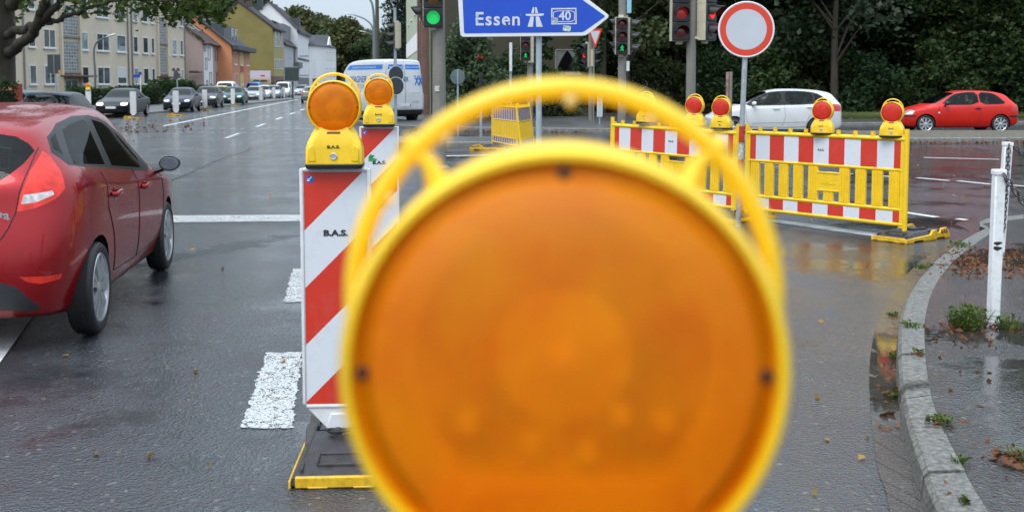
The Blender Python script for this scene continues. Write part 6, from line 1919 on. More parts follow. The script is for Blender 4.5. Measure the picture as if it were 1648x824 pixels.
orange_m = render_wall('orange_render', (.62, .26, .13)); orange_d = render_wall('orange_render_front', (.58, .25, .13))
orange, fo, ro = corner_house('orange_house', 'orange rendered house with a yellow window strip and grey roof', orange_m, orange_d, 373, 402, 121, 134, 5.75, 9.2, mat('grey_slate', (.075, .08, .09), .8, spec=.15, var=.3, scale=3, bump=.5, bscale=9), 8.5)
Xo = fo.M()
u0, u1 = fo.uz(385, 100)[0], fo.uz(390.5, 100)[0]
b = MB(); b.box(((u0 + u1) / 2, -.07, 2.75), (u1 - u0, .03, 5.4), X=Xo); b.build('yellow_strip', render_wall('yellow_render', (.66, .47, .15)), orange, smooth=0)
for (x0, x1, y0, y1) in ((375.5, 379.5, 85, 104), (377, 381.5, 119, 138), (385.4, 389.5, 87, 105), (386.2, 390, 118, 137), (395.5, 399, 88, 106), (397, 400.5, 120, 138)):
    a_, za = fo.uz(x0, y1); c_, zb = fo.uz(x1, y0)
    window_parts(orange, fo, a_, c_, za, zb, 0, glass_curt, sill=True, fw=.06, dep=.12)
b = MB(); zz = fo.uz(388, 112)[1]; b.box(((u0 + u1) / 2, -.095, zz), (u1 - u0 - .1, .02, 1.1), X=Xo); b.build('red_panel', mat('red_panel', (.42, .07, .03), .7), orange, smooth=0)
b = MB(); b.box((fo.L / 2, -.5, 5.5), (fo.L + .8, .6, .55), X=Xo); b.build('eaves', mat('dark_eaves', (.05, .055, .06), .6), orange, bevel=.05)
b = MB()                      # dormer with a lead-grey cheek
b.add([(1.0, .9, 6.2), (fo.L * .75, .9, 6.2), (fo.L * .75, .9, 8.0), (1.0, .9, 8.0), (1.0, 3.6, 8.4), (fo.L * .75, 3.6, 8.4), (1.0, 3.0, 6.4), (fo.L * .75, 3.0, 6.4)], [(0, 1, 2, 3), (3, 2, 5, 4), (0, 3, 4, 6), (1, 7, 5, 2)], X=Xo)
dm = b.build('dormer', mat('lead_grey', (.06, .07, .08), .5), ro, smooth=0)
fd = Facade(fo.a - fo.n * .9 + fo.d * 0, fo.a - fo.n * .9 + fo.d * fo.L)
window_parts(dm, fd, fo.L * .45, fo.L * .56, 6.35, 7.85, 0, glass_win, sill=False); window_parts(dm, fd, fo.L * .63, fo.L * .74, 6.35, 7.85, 0, glass_win, sill=False)

# --- olive house: big clad gable towards us
oc = AT(440, 135, 150); oe = AT(457, 135, 160)
olive = thing('olive_house', 'tall olive yellow house with a bare clad gable and dark roof', 'house', (0, 0, 0))
fv = Facade(oc, oe)
gl_ = AT(352, 135, 150); rdg = AT(383.5, 4.5, 150)
Xg = Facade(Vector((gl_.x, 150, 0)), Vector((oc.x, 150, 0))); Wg = Xg.L; XG = Xg.M()
clad = None
def cladding(name, col, step=.22):
    m, t, o = nt(name)
    b = N(t, 'ShaderNodeBsdfPrincipled', Roughness=.6); t.links.new(b.outputs[0], o.inputs['Surface'])
    tc = N(t, 'ShaderNodeTexCoord'); sp_ = N(t, 'ShaderNodeSeparateXYZ'); t.links.new(tc.outputs['Object'], sp_.inputs[0])
    fr = mth(t, 'FRACT', mth(t, 'DIVIDE', sp_.outputs['Z'], step))
    no = N(t, 'ShaderNodeTexNoise', Scale=.6, Detail=6); t.links.new(tc.outputs['Object'], no.inputs['Vector'])
    rp = ramp(t, no.outputs['Fac'], [(.3, sc(col, .88)), (.7, sc(col, 1.1))]); t.links.new(rp.outputs[0], b.inputs['Base Color'])
    bp = N(t, 'ShaderNodeBump', Strength=1, Distance=.05); t.links.new(fr, bp.inputs['Height']); t.links.new(bp.outputs[0], b.inputs['Normal'])
    return m
clad = cladding('olive_cladding', (.25, .205, .065), .45)
ev = AT(440, 46, 150).z; rz_ = rdg.z; ru = rdg.x - gl_.x; evl = AT(352, 36, 150).z
DD = fv.L
b = MB()
gp = [(0, 2.6), (0, evl), (ru, rz_), (Wg, ev), (Wg, 2.6)]
b.prism(gp, 0, .4, X=XG); w = b.build('gable_wall', clad, olive, smooth=0)
b = MB(); b.prism([(0, 0), (0, 2.6), (Wg, 2.6), (Wg, 0)], .02, .4, X=XG); b.build('plinth', mat('brown_plinth', (.11, .06, .045), .8, var=.2, scale=3), olive, smooth=0)
Xv = fv.M()
b = MB(); b.box((DD / 2 + .1, .2, (ev + 2.6) / 2), (DD - .2, .4, ev - 2.6), X=Xv); b.build('front_wall', mat('olive_front', (.36, .31, .12), .8, var=.08, scale=1), olive, smooth=0)
b = MB(); b.box((DD / 2 + .1, .22, 1.3), (DD - .2, .4, 2.6), X=Xv); b.build('front_plinth', mat('brown_front', (.17, .10, .085), .8, var=.2, scale=3), olive, smooth=0)
b = MB()
back = fv.d * DD
for (u_, z_, u2, z2) in ((-.5, evl - .35, ru, rz_), (Wg + .45, ev - .28, ru, rz_)):
    p = [XG @ Vector((u_, -.15, z_ + .05)), XG @ Vector((u2, -.15, z2 + .05))]
    q = [v + back for v in p]
    vs = [p[0], p[1], q[1], q[0]]
    b.add(vs + [v + Vector((0, 0, .22)) for v in vs], [(0, 1, 2, 3), (4, 5, 6, 7), (0, 1, 5, 4), (1, 2, 6, 5), (2, 3, 7, 6), (3, 0, 4, 7)])
rf = b.build('roof', roof_dark, olive, smooth=0)
for y0, y1 in ((52, 76), (96, 112)):
    for k in range(3):
        x0 = 442.2 + k * 4.9
        a_, za = fv.uz(x0, y1); c_, zb = fv.uz(x0 + 2.9, y0)
        window_parts(olive, fv, a_, c_, za, zb, 0, glass_curt, sill=False, fw=.08)
for k in range(4):
    a_, za = fv.uz(445 + k * 3.2, 140); c_, zb = fv.uz(446.6 + k * 3.2, 130)
    window_parts(olive, fv, a_, c_, za, zb, 0, glass_win, fm=mat('brown_frame', (.10, .06, .05)), sill=False, fw=.05)
chimney(rf, XG, ru + 1.0, 2.0, rz_ + .2)
chimney(rf, XG, ru - .1, 2.5, rz_ + .5, .8, 1.0)

# --- grey house with balcony and dormer, narrow white house, white gabled house
gm = render_wall('grey_render', (.44, .44, .45))
grey, fg, rg_ = corner_house('grey_house', 'grey rendered house with a small balcony and red-brown eaves', gm, gm, 457.5, 483, 163, 186, 7.6, 12.2, roof_red, 10)
Xq = fg.M()
b = MB(); b.box((fg.L * .5, 2.4, 9.3), (fg.L * .55, 3.6, 2.6), X=Xq); dq = b.build('dormer', render_wall('dark_grey_render', (.20, .20, .22)), rg_, smooth=0)
for (x0, x1, y0, y1) in ((466, 469.5, 79, 92), (477, 480, 82, 98)):
    a_, za = fg.uz(x0, y1); c_, zb = fg.uz(x1, y0); window_parts(grey, fg, a_, c_, za, zb, 0, glass_curt, fw=.1)
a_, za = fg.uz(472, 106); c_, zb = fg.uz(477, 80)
b = MB(); b.box(((a_ + c_) / 2, -.06, (za + zb) / 2), (c_ - a_, .05, zb - za), X=Xq); b.build('balcony_shade', mat('recess_shade', (.06, .06, .065), .7), grey, smooth=0)  # flat panel, the shade behind the balcony is put into its dark colour
b = MB(); b.box(((a_ + c_) / 2, -.5, za + .1), (c_ - a_ + .4, .9, .9), X=Xq); b.build('balcony', mat('grey_balcony', (.16, .16, .17), .7), grey, bevel=.03)
b = MB(); b.box((fg.L * .5, 4.0, 10.8), (fg.L * .8, 4.5, .2), X=Xq); b.build('upper_roof', roof_dark, rg_, smooth=0)
chimney(rg_, Xq, 1.5, 3.5, 13.2, .8, 1.6, dark_board); chimney(rg_, Xq, 4.0, 4.5, 12.8, .6, 1.0, dark_board)
wm = render_wall('white_render', (.80, .79, .78), streak=.15); wm2 = render_wall('off_white_render', (.74, .74, .75), streak=.1)
nar, fn_, rn_ = corner_house('narrow_house', 'narrow white three-storey town house with dark window bands and grey base', wm2, wm2, 479.5, 497.5, 178, 197, 10.2, 14.5, roof_dark, 9)
Xn = fn_.M()
b = MB(); b.box((fn_.L / 2, -.08, 1.3), (fn_.L, .06, 2.6), X=Xn); b.build('plinth', mat('grey_base', (.17, .17, .18), .8), nar, smooth=0)
for y0, y1 in ((69, 90), (101, 121)):
    for k in range(4):
        x0 = 482 + k * 3.7; a_, za = fn_.uz(x0, y1); c_, zb = fn_.uz(x0 + 2.0, y0); window_parts(nar, fn_, a_, c_, za, zb, 0, glass_win, sill=True, fw=.06, fm=mat('dark_frame', (.05, .05, .055), .5))
for k in range(3):
    x0 = 485 + k * 3.7; a_, za = fn_.uz(x0, 142); c_, zb = fn_.uz(x0 + 2.0, 133); window_parts(nar, fn_, a_, c_, za, zb, 0, glass_win, sill=False, fw=.06, fm=mat('dark_frame', (.05, .05, .055)))
b = MB(); b.box((fn_.L / 2, -.12, fn_.uz(490, 97)[1]), (fn_.L, .1, .3), X=Xn); b.box((fn_.L / 2, -.25, 9.9), (fn_.L + .3, .5, .35), X=Xn); b.build('cornice', dark_board, nar, smooth=0)
b = MB(); b.box((fn_.L * .4, 1.2, 11.6), (1.3, 1.8, 1.5), X=Xn); b.build('dormer', mat('lead_grey', (.06, .07, .08)), rn_, smooth=0)
# white gabled house: blank flank towards us, windowed front to the right
wh = thing('white_house', 'plain white house with blank wall, dark roof and three window columns', 'house', (0, 0, 0))
ca = AT(497.5, 135, 196); cb = AT(523, 135, 200); cd = AT(541, 135, 214)
fq = Facade(ca, cb); fr_ = Facade(cb, cd)
evw = AT(523, 74, 200).z
b = MB(); b.box((fq.L / 2, 7, evw / 2), (fq.L, 14, evw), X=fq.M()); b.build('wall', wm, wh, smooth=0)
b = MB(); b.box((fr_.L / 2 + .05, 2.95, evw / 2 - .01), (fr_.L - .1, 6, evw - .02), X=fr_.M()); b.build('front_wall', wm, wh, smooth=0)
P1 = fq.M() @ Vector((-.3, -.4, evw - .1)); P2 = fq.M() @ Vector((fq.L + .3, -.4, evw - .1)); P3 = fr_.M() @ Vector((fr_.L + .3, -.2, evw - .1)); P4 = fq.M() @ Vector((-.3, 14, evw))
rA_ = fq.M() @ Vector((0.2, 6, evw + 4.3)); rB_ = fq.M() @ Vector((fq.L * .95, 8, evw + 4.3))
b = MB(); b.add([P1, P2, P3, P4, rA_, rB_, fq.M() @ Vector((-.3, 14, evw)), fr_.M() @ Vector((fr_.L, 8, evw))], [(0, 1, 5, 4), (1, 2, 5), (2, 7, 5), (0, 4, 6), (4, 5, 7, 6)]); rf = b.build('roof', mat('grey_slate', (.10, .105, .115)), wh, smooth=0)
for y0, y1 in ((85, 98), (111, 124)):
    for k in range(3):
        x0 = 525 + k * 5.4; a_, za = fr_.uz(x0, y1); c_, zb = fr_.uz(x0 + 2.6, y0); window_parts(wh, fr_, a_, c_, za, zb, 0, glass_win, sill=False, fw=.06, fm=mat('dark_frame', (.05, .05, .055)))
a_, za = fq.uz(503, 138); c_, zb = fq.uz(512, 127); window_parts(wh, fq, a_, c_, za, zb, 1, glass_win, sill=False, fm=mat('dark_frame', (.05, .05, .055)))
a_, za = fr_.uz(528, 73); c_, zb = fr_.uz(533, 63)
gm_ = (a_ + c_) / 2
b = MB(); b.prism([(a_, za), (c_, za), (gm_, zb + .3)], -.05, .2, X=fr_.M()); b.build('gablet', wm, wh, smooth=0)
b = MB(); b.prism([(a_ - .25, za), (c_ + .25, za), (gm_, zb + .62)], .21, 3.5, X=fr_.M()); b.build('gablet_roof', mat('grey_slate', (.075, .08, .09)), rf, smooth=0)
chimney(rf, fq.M(), fq.L * .3, 7, evw + 4.6, .9, 1.6, mat('pale_chimney', (.35, .33, .31), .8))

# --- advertising board under the olive house
g = AT(419, 135, 144)
bd_ = thing('billboard', 'wide advertising board with a hazy sky picture and dark cars below the olive house', 'billboard', (g.x, g.y, 0), R(-4))
w_, zl, zh = 2.75 * 1.0, hz(137.5, 144), hz(114.5, 144)
b = MB()
for s in (-1, 1): b.box((s * 1.1, .12, zl / 2), (.12, .12, zl))
b.build('post', grey_metal, bd_, smooth=0)
b = MB(); b.box((0, 0, (zl + zh) / 2), (w_, .14, zh - zl)); fr2 = b.build('frame', mat('board_frame', (.50, .51, .53), .4), bd_, bevel=.02)
m, t_, o_ = nt('poster_picture')
bs = N(t_, 'ShaderNodeBsdfPrincipled', Roughness=.4); t_.links.new(bs.outputs[0], o_.inputs['Surface'])
tc = N(t_, 'ShaderNodeTexCoord'); spx = N(t_, 'ShaderNodeSeparateXYZ'); t_.links.new(tc.outputs['Object'], spx.inputs[0])
mr = N(t_, 'ShaderNodeMapRange'); mr.inputs['From Min'].default_value = zl; mr.inputs['From Max'].default_value = zh; t_.links.new(spx.outputs['Z'], mr.inputs['Value'])
rp = ramp(t_, mr.outputs[0], [(0, (.36, .24, .14)), (.35, (.42, .31, .21)), (.5, (.55, .48, .45)), (.68, (.55, .52, .62)), (1, (.50, .48, .62))]); t_.links.new(rp.outputs[0], bs.inputs['Base Color'])
b = MB(); b.box((0, -.075, (zl + zh) / 2), (w_ - .12, .01, zh - zl - .12)); pic = b.build('poster', m, fr2, smooth=0)
b = MB()
for cx in (-.55, .45):
    zc_ = zl + .52
    b.prism([(cx - .5, zc_ - .12), (cx + .5, zc_ - .12), (cx + .5, zc_ + .05), (cx + .34, zc_ + .16), (cx - .25, zc_ + .17), (cx - .42, zc_ + .06)], -.086, -.081)
b.build('car_picture', dark_board, pic, smooth=0)
b = MB(); b.box((.35, -.084, zl + 1.2), (.55, .006, .22)); b.build('red_block', mat('poster_red', (.6, .04, .05), .5), pic, smooth=0)

# --- green and olive building on the right with the brown entrance front
gh = thing('corner_house', 'pale green street front with brown pilasters and olive side wall, behind the van and bush', 'house', (0, 0, 0))
c0 = AT(693, 135, 54); c1 = c0 + U * 36; c2_ = c0 + Vector((8.6, 1.1, 0))
ff = Facade(c0, c1); fs_ = Facade(c0, c2_); H = 11
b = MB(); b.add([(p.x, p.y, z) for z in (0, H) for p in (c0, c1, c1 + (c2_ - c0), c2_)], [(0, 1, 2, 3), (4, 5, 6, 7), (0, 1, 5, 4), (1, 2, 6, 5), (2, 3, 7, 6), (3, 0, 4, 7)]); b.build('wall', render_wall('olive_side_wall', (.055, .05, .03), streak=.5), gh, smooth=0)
b = MB(); Xf = ff.M()
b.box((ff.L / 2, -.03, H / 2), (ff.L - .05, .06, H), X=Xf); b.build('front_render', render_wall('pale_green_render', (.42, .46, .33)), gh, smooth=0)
b = MB(); b.box((ff.L * .6, -.075, 4.15), (ff.L * .79, .03, 1.1), X=Xf); b.build('white_band', render_wall('white_render', (.80, .79, .78), streak=.15), gh, smooth=0)
brn = mat('red_brown_pilaster', (.16, .085, .07), .8, var=.2, scale=2, bump=.2, bscale=20); brn2 = mat('brown_panel', (.10, .075, .05), .8, var=.2, scale=3)
b = MB(); b.box((3.2, -.10, H / 2), (6.4, .12, H), X=Xf); b.build('brown_panel', brn2, gh, smooth=0)
for u in (.5, 2.8, 5.6):
    b = MB(); b.box((u, -.22, H / 2), (.8, .36, H), X=Xf); b.box((u, -.24, .5), (.9, .5, 1.0), X=Xf); b.build('pilaster', brn, gh, bevel=.02)
for u in (1.65, 4.2):
    b = MB(); b.tube([(u, -.24, 0), (u, -.24, H)], .07, 8, X=Xf); b.build('downpipe', rust, gh)
for k in range(4):
    for fz in (1.2, 5.2): window_parts(gh, ff, 10 + k * 6.5, 11.4 + k * 6.5, fz + .8, fz + 2.6, 0, glass_win, sill=True)
# window with parted curtains in the olive side wall
u0, za = fs_.uz(893, 118); u1, zb = fs_.uz(933, 80)
wdw = window_parts(gh, fs_, u0, u1, za, zb, 0, mat('black_window', (.006, .006, .007), .1), fm=mat('pale_frame', (.26, .26, .23), .6), fw=.05)
b = MB(); Xs = fs_.M(); um = (u0 + u1) / 2; hh = zb - za
for s in (-1, 1):
    rows = []
    for k in range(9):
        q = k / 8; z_ = zb - .06 - (hh - .1) * q
        inner_x = um + s * ((u1 - u0) * .47) * (min(1, (q * 1.35) ** .8) if q < .74 else 1) * .82
        outer_x = um + s * (u1 - u0) * .46
        rows.append([(outer_x + (inner_x - outer_x) * j / 6, -.026 - .012 * (j % 2), z_) for j in range(7)])
    b.loft(rows, caps=False, closed=False, X=Xs)
b.build('curtain', mat('grey_curtain', (.17, .18, .18), .9, var=.25, scale=5), wdw, smooth=0)
# red hoarding with a picture at the far left
g = AT(10, 135, 31)
hb = thing('hoarding', 'red poster hoarding beside the tree trunk at the edge of the view', 'hoarding', (g.x, g.y, 0), R(8))
zt_ = hz(135.5, 31)
b = MB(); b.box((-.6, 0, zt_ - .7), (2.0, .1, 1.4)); b.box((.36, .0, zt_ / 2 - .0), (.09, .14, zt_ - .01)); pnl = b.build('panel', mat('poster_red_brown', (.30, .03, .022), .5, var=.5, scale=2.2, detail=6), hb, smooth=0)
b = MB(); b.prism([(.02, zt_ - .62), (-.10, zt_ - .45), (-.12, zt_ - .2), (0, zt_ - .06), (.16, zt_ - .1), (.22, zt_ - .3), (.16, zt_ - .55)], -.058, -.054); b.build('printed_shape', mat('print_skin', (.48, .20, .13), .5, var=.5, scale=6), pnl, smooth=0)
# ------------------------------------------------------------------ vegetation
def leaf_mat(name, c1, c2, c3=None, rough=.5, scale=2.2):
    m, t, o = nt(name)
    tc = N(t, 'ShaderNodeTexCoord')
    no = N(t, 'ShaderNodeTexNoise', Scale=scale, Detail=6, Roughness=.75); t.links.new(tc.outputs['Object'], no.inputs['Vector'])
    st = [(.3, c1), (.6, c2)] + ([(.78, c3)] if c3 else [])
    rp = ramp(t, no.outputs['Fac'], st)
    b = N(t, 'ShaderNodeBsdfPrincipled', Roughness=rough); t.links.new(rp.outputs[0], b.inputs['Base Color'])
    b.inputs['Specular IOR Level'].default_value = .18
    tl = N(t, 'ShaderNodeBsdfTranslucent'); t.links.new(rp.outputs[0], tl.inputs['Color'])
    mx = N(t, 'ShaderNodeMixShader', Fac=.25); t.links.new(b.outputs[0], mx.inputs[1]); t.links.new(tl.outputs[0], mx.inputs[2]); t.links.new(mx.outputs[0], o.inputs['Surface'])
    return m
lf_dark = leaf_mat('dark_wood_leaves', (.014, .032, .013), (.036, .070, .026), (.058, .100, .034))
lf_mid = leaf_mat('mid_green_leaves', (.022, .042, .015), (.055, .092, .030), (.10, .14, .045))
lf_olive = leaf_mat('olive_leaves', (.03, .045, .018), (.065, .085, .03), (.12, .11, .03))
lf_auto = leaf_mat('autumn_leaves', (.05, .06, .025), (.10, .11, .04), (.16, .12, .04))
lf_fir = leaf_mat('fir_needles', (.012, .026, .016), (.028, .048, .028))
lf_near = leaf_mat('near_tree_leaves', (.04, .068, .015), (.10, .145, .03), (.20, .21, .05), scale=4)
lf_hedge = leaf_mat('hedge_leaves', (.012, .034, .010), (.035, .075, .018), (.06, .11, .025), scale=3)
bark = mat('brown_bark', (.055, .042, .032), .85, var=.4, scale=4, bump=.8, bscale=14, stretch=(1, 1, .25), dirt=.4, dirtcol=(.03, .04, .02))
bark_near = mat('mossy_bark', (.06, .05, .036), .85, var=.45, scale=3.5, bump=1.0, bscale=16, stretch=(1, 1, .4), dirt=.8, dirtcol=(.05, .055, .02), detail=8)
def leaves(name, pts, size, m, parent, seed, tilt=.8, aspect=.6, jitter=.35):
    """Many small folded leaves, one at each point."""
    r = np.random.default_rng(seed); P = np.asarray(pts, float); n = len(P)
    d = r.normal(size=(n, 3)); d[:, 2] *= tilt; d /= np.linalg.norm(d, axis=1)[:, None]
    q = r.normal(size=(n, 3)); q -= (q * d).sum(1)[:, None] * d; q /= np.linalg.norm(q, axis=1)[:, None]
    nn_ = np.cross(d, q)
    s = size * (1 + jitter * r.normal(size=n).clip(-1.5, 1.8))[:, None]
    v = np.stack([P - d * s * .5, P + q * s * aspect * .5 - d * s * .05 + nn_ * s * .08, P + d * s * .5 + nn_ * s * -.1, P - q * s * aspect * .5 - d * s * .05 + nn_ * s * .08], 1).reshape(-1, 3)
    me = bpy.data.meshes.new(name)
    me.vertices.add(4 * n); me.vertices.foreach_set('co', v.ravel())
    me.loops.add(4 * n); me.loops.foreach_set('vertex_index', np.arange(4 * n, dtype=np.int32))
    me.polygons.add(n); me.polygons.foreach_set('loop_start', np.arange(0, 4 * n, 4, dtype=np.int32))
    me.update(calc_edges=True)
    me.materials.append(m)
    o = bpy.data.objects.new(name, me); COL.objects.link(o)
    if parent: o.parent = parent
    return o
def clump_points(r, clumps, per):
    out = []
    for (x, y, z, rad) in clumps:
        k = int(per * rad * rad)
        p = r.normal(size=(k, 3)); p /= np.linalg.norm(p, axis=1)[:, None]
        p *= (rad * r.uniform(.45, 1.08, size=(k, 1)))
        p[:, 2] *= .72
        out.append(p + np.array([x, y, z]))
    return np.concatenate(out)
def make_tree(name, label, loc, h, cr, m, seed, group, per=170, leaf=.30, trunk_r=.22, low=.25, nclump=26, bk=bark, lean=0.0):
    """Tree: tapered trunk with limbs, crown of leaf clumps at the limb ends with gaps between them."""
    r = np.random.default_rng(seed)
    t = thing(name, label, 'tree', loc, 0, group)
    b = MB()
    top = Vector((lean * h, 0, h * .8))
    P = [Vector((0, 0, -.3)), Vector((lean * h * .2 + r.uniform(-.1, .1), 0, h * .3)), Vector((lean * h * .6, r.uniform(-.2, .2), h * .55)), top]
    b.tube(smoothline(P, 4), [trunk_r * (1 - .75 * i / 12) for i in range(13)], 9)
    cl = []
    for k in range(nclump):
        q = r.uniform(low, 1.0)
        a = r.uniform(0, 2 * PI)
        wid = cr * (math.sin(PI * min(1, max(.0, (q - low) / (1 - low)) * .86 + .12))) ** .7
        rr = wid * r.uniform(.35, .95)
        c = (lean * h * q + rr * math.cos(a), rr * math.sin(a), h * q, cr * r.uniform(.26, .44))
        cl.append(c)
        if k % 2 == 0:
            z0 = h * max(.2, q - .22); s0 = Vector((lean * z0, 0, z0))
            b.tube([s0, s0.lerp(Vector(c[:3]), .5) + Vector((0, 0, .25)), Vector(c[:3])], [trunk_r * .34, trunk_r * .2, trunk_r * .06], 6)
    b.build('trunk', bk, t, smooth=60)
    leaves('crown', clump_points(r, cl, per), leaf, m, t, seed + 1)
    return t
def make_bush(name, label, loc, h, rad, m, seed, group, leaf=.16, n=2600, cat='shrub', stems=True):
    r = np.random.default_rng(seed)
    t = thing(name, label, cat, loc, 0, group)
    cl = []
    for k in range(16):
        a = r.uniform(0, 2 * PI); q = r.uniform(.12, .9); rr = rad * r.uniform(.1, .8) * (1.05 - q * .6)
        cl.append((rr * math.cos(a), rr * math.sin(a) * .8, h * q, rad * r.uniform(.28, .5)))
    pts = clump_points(r, cl, n / (16 * (rad * .39) ** 2))
    pts[:, 2] = np.abs(pts[:, 2])
    if stems:
        b = MB()
        for c in cl[::2]: b.tube([(c[0] * .2, c[1] * .2, 0), (c[0] * .6, c[1] * .6, c[2] * .6), c[:3]], [.04, .025, .01], 5)
        b.build('stem', bark, t, smooth=60)
    leaves('foliage', pts, leaf, m, t, seed + 1)
    return t
# --- dark wood on the right: each tree by itself
WG = 'dark trees of the wood behind the crossing'
protos = [make_tree('broadleaf_tree', 'dark tree of the wood, its leaning trunk showing between the two cars', (19.0, 60, .6), 15, 5.2, lf_dark, 11, WG, per=230, leaf=.25, low=.16, nclump=44, lean=-.03, trunk_r=.30),
          make_tree('broadleaf_tree', 'dark tree of the wood behind the bonnet of the red car', (23.5, 56.5, .4), 14, 5.0, lf_mid, 12, WG, per=215, leaf=.24, low=.10, nclump=44, trunk_r=.24),
          make_tree('broadleaf_tree', 'dark tree of the wood behind the pedestrian light pole', (9.0, 61, .5), 15, 5.0, lf_olive, 13, WG, per=190, leaf=.25, low=.14, nclump=44, trunk_r=.26)]
spots = [(13.6, 57.5, 'dark tree of the wood behind the round sign'), (27.5, 59, 'dark tree of the wood behind the tail of the red car'), (31.5, 57, 'dark tree of the wood at the right edge of the view'), (5.5, 65.5, 'dark tree of the wood behind the tip of the blue arrow sign'),
         (16.5, 66, 'dark tree standing behind the tree left of the red car'), (22, 67, 'dark tree standing in the second row above the white car tail'), (28, 68, 'dark tree in the second row above the red car roof'), (34, 66, 'dark tree in the second row at the right edge'), (11.0, 69, 'dark tree in the second row behind the round sign'),
         (37, 62, 'dark tree of the wood just past the right edge'), (2.0, 73, 'dark tree behind the olive side wall corner'), (19, 76, 'dark tree far back in the wood above the white car'), (30, 78, 'dark tree far back in the wood above the red car'), (9, 79, 'dark tree far back in the wood behind the round sign'), (40, 76, 'dark tree far back at the right of the wood'), (25, 84, 'dark tree at the very back of the wood'), (15, 88, 'dark tree at the very back of the wood, left part'), (34, 86, 'dark tree at the very back of the wood, right part'), (25.5, 72, 'dark tree closing the gap above the nose of the red car'), (21, 62, 'slim dark tree directly left of the red car bonnet')]
rr_ = random.Random(5)
for i, (x, y, lab) in enumerate(spots):
    clone(protos[i % 3], lab, (x, y, .3 + max(0, (y - 54) * .03)), rr_.uniform(0, 6.28), WG, scale=rr_.uniform(.92, 1.15))
UG = 'shrubs along the edge of the wood'
bp_ = [make_bush('shrub', 'leafy shrub at the edge of the wood behind the white car bonnet', (12.6, 53.5, .3), 3.0, 2.1, lf_mid, 21, UG, leaf=.2, n=3600), make_bush('shrub', 'dark shrub at the edge of the wood left of the red car', (17.0, 53.2, .3), 2.6, 2.2, lf_dark, 22, UG, leaf=.2, n=3600),
       make_bush('shrub', 'olive shrub at the edge of the wood behind the pedestrian pole', (7.6, 55.4, .3), 2.8, 2.0, lf_olive, 23, UG, leaf=.18, n=3600)]
for i, (x, y, s, lab) in enumerate([(20.6, 54, 1.1, 'shrub at the edge of the wood before the bonnet of the red car'), (24.5, 53.4, 1.0, 'shrub behind the windscreen of the red car'), (28.6, 53.8, 1.15, 'shrub behind the rear window of the red car'), (32.5, 53.6, 1.0, 'shrub behind the tail of the red car'), (10.2, 55.0, 1.0, 'shrub behind the thick signal pole'),
                                      (15.0, 56, 1.3, 'taller shrub behind the white car roof'), (22.6, 56, 1.4, 'taller shrub behind the nose of the red car'), (30.5, 56.4, 1.4, 'taller shrub above the red car roof'), (36, 55, 1.3, 'shrub at the right edge of the wood'), (5.2, 58.5, 1.1, 'shrub under the curtained window'), (12.2, 57.2, 1.4, 'taller shrub left of the white car'), (26.6, 56.6, 1.4, 'taller shrub behind the red car door')]):
    clone(bp_[i % 3], lab, (x, y, .3 + (y - 53) * .02), rr_.uniform(0, 6.28), UG, scale=s)
# --- hanging branch with yellowing leaves above the blue sign, branches in front of the wood
make_tree('broadleaf_tree', 'green tree with yellowing leaves hanging over the curtained window', (5.4, 53, .3), 9.5, 3.6, lf_olive, 31, 'trees before the side wall', per=120, leaf=.24, low=.36, nclump=26, trunk_r=.15)
make_tree('broadleaf_tree', 'grey-green tree with pale drooping sprays above the round sign', (15.2, 52.4, .3), 11, 3.6, leaf_mat('grey_green_leaves', (.03, .045, .028), (.06, .085, .05), (.09, .115, .06)), 32, 'trees before the side wall', per=85, leaf=.28, low=.34, nclump=26, trunk_r=.2)
# --- bush beside the thick pole, with its red flowers
bx = make_bush('bush', 'big loose green bush with a red flower between the thick pole and the blue sign', (AT(752, 0, 47).x, 47, .12), 4.3, 1.9, leaf_mat('bush_leaves', (.045, .075, .035), (.09, .13, .065), (.17, .21, .11)), 41, None, leaf=.20, n=4200)
r_ = np.random.default_rng(3)
fl = AT(772, 93, 45.6)
leaves('flower', np.array([fl.x - bx.location.x, fl.y - 47, fl.z - .12]) + r_.normal(size=(12, 3)) * .06, .09, mat('red_flower', (.55, .03, .02), .5), bx, 5)
make_bush('bush', 'dark bush under the blue sign beside the pedestrian light', (AT(820, 0, 49).x, 49, .12), 3.0, 1.5, lf_dark, 42, 'bushes before the side wall', leaf=.18, n=2600, cat='bush')
make_bush('bush', 'low bush under the curtained window seen through the yellow arc', (AT(905, 0, 51).x, 51, .12), 1.5, 1.8, lf_olive, 43, 'bushes before the side wall', leaf=.14, n=2600, cat='bush')
make_bush('bush', 'tall bush half covering the olive wall between the pedestrian light and the curtained window', (AT(868, 0, 51).x, 51, .12), 4.6, 1.3, lf_mid, 44, 'bushes before the side wall', leaf=.19, n=2600, cat='bush')
make_bush('bush', 'tall bush beside the far traffic light on the olive wall corner', (AT(955, 0, 51.5).x, 51.5, .12), 4.4, 1.2, lf_dark, 45, 'bushes before the side wall', leaf=.19, n=2600, cat='bush')
# --- conifer and trees closing the street
def conifer(label, loc, h, rad, seed):
    r = np.random.default_rng(seed); t = thing('conifer', label, 'tree', loc, 0, 'conifers')
    b = MB(); b.tube([(0, 0, -.2), (0, 0, h)], [.3, .03], 8); pts = []
    for k in range(95):
        q = (k + .5) / 95; z = h * (.08 + .92 * q); L = rad * (1 - q) ** .8 * r.uniform(.75, 1.1) + .2; a = k * 2.4
        e = Vector((L * math.cos(a), L * math.sin(a), z - L * .25))
        b.tube([(0, 0, z), tuple(e)], [.04, .01], 4)
        n = int(26 + 46 * (1 - q)); s = r.uniform(.15, 1, size=(n, 1))
        pts.append(np.array([0, 0, z]) + s * np.array([e.x, e.y, e.z - z]) + r.normal(size=(n, 3)) * np.array([.22, .22, .16]))
    b.build('trunk', bark, t, smooth=60); leaves('crown', np.concatenate(pts), .42, lf_fir, t, seed, aspect=.35)
    return t
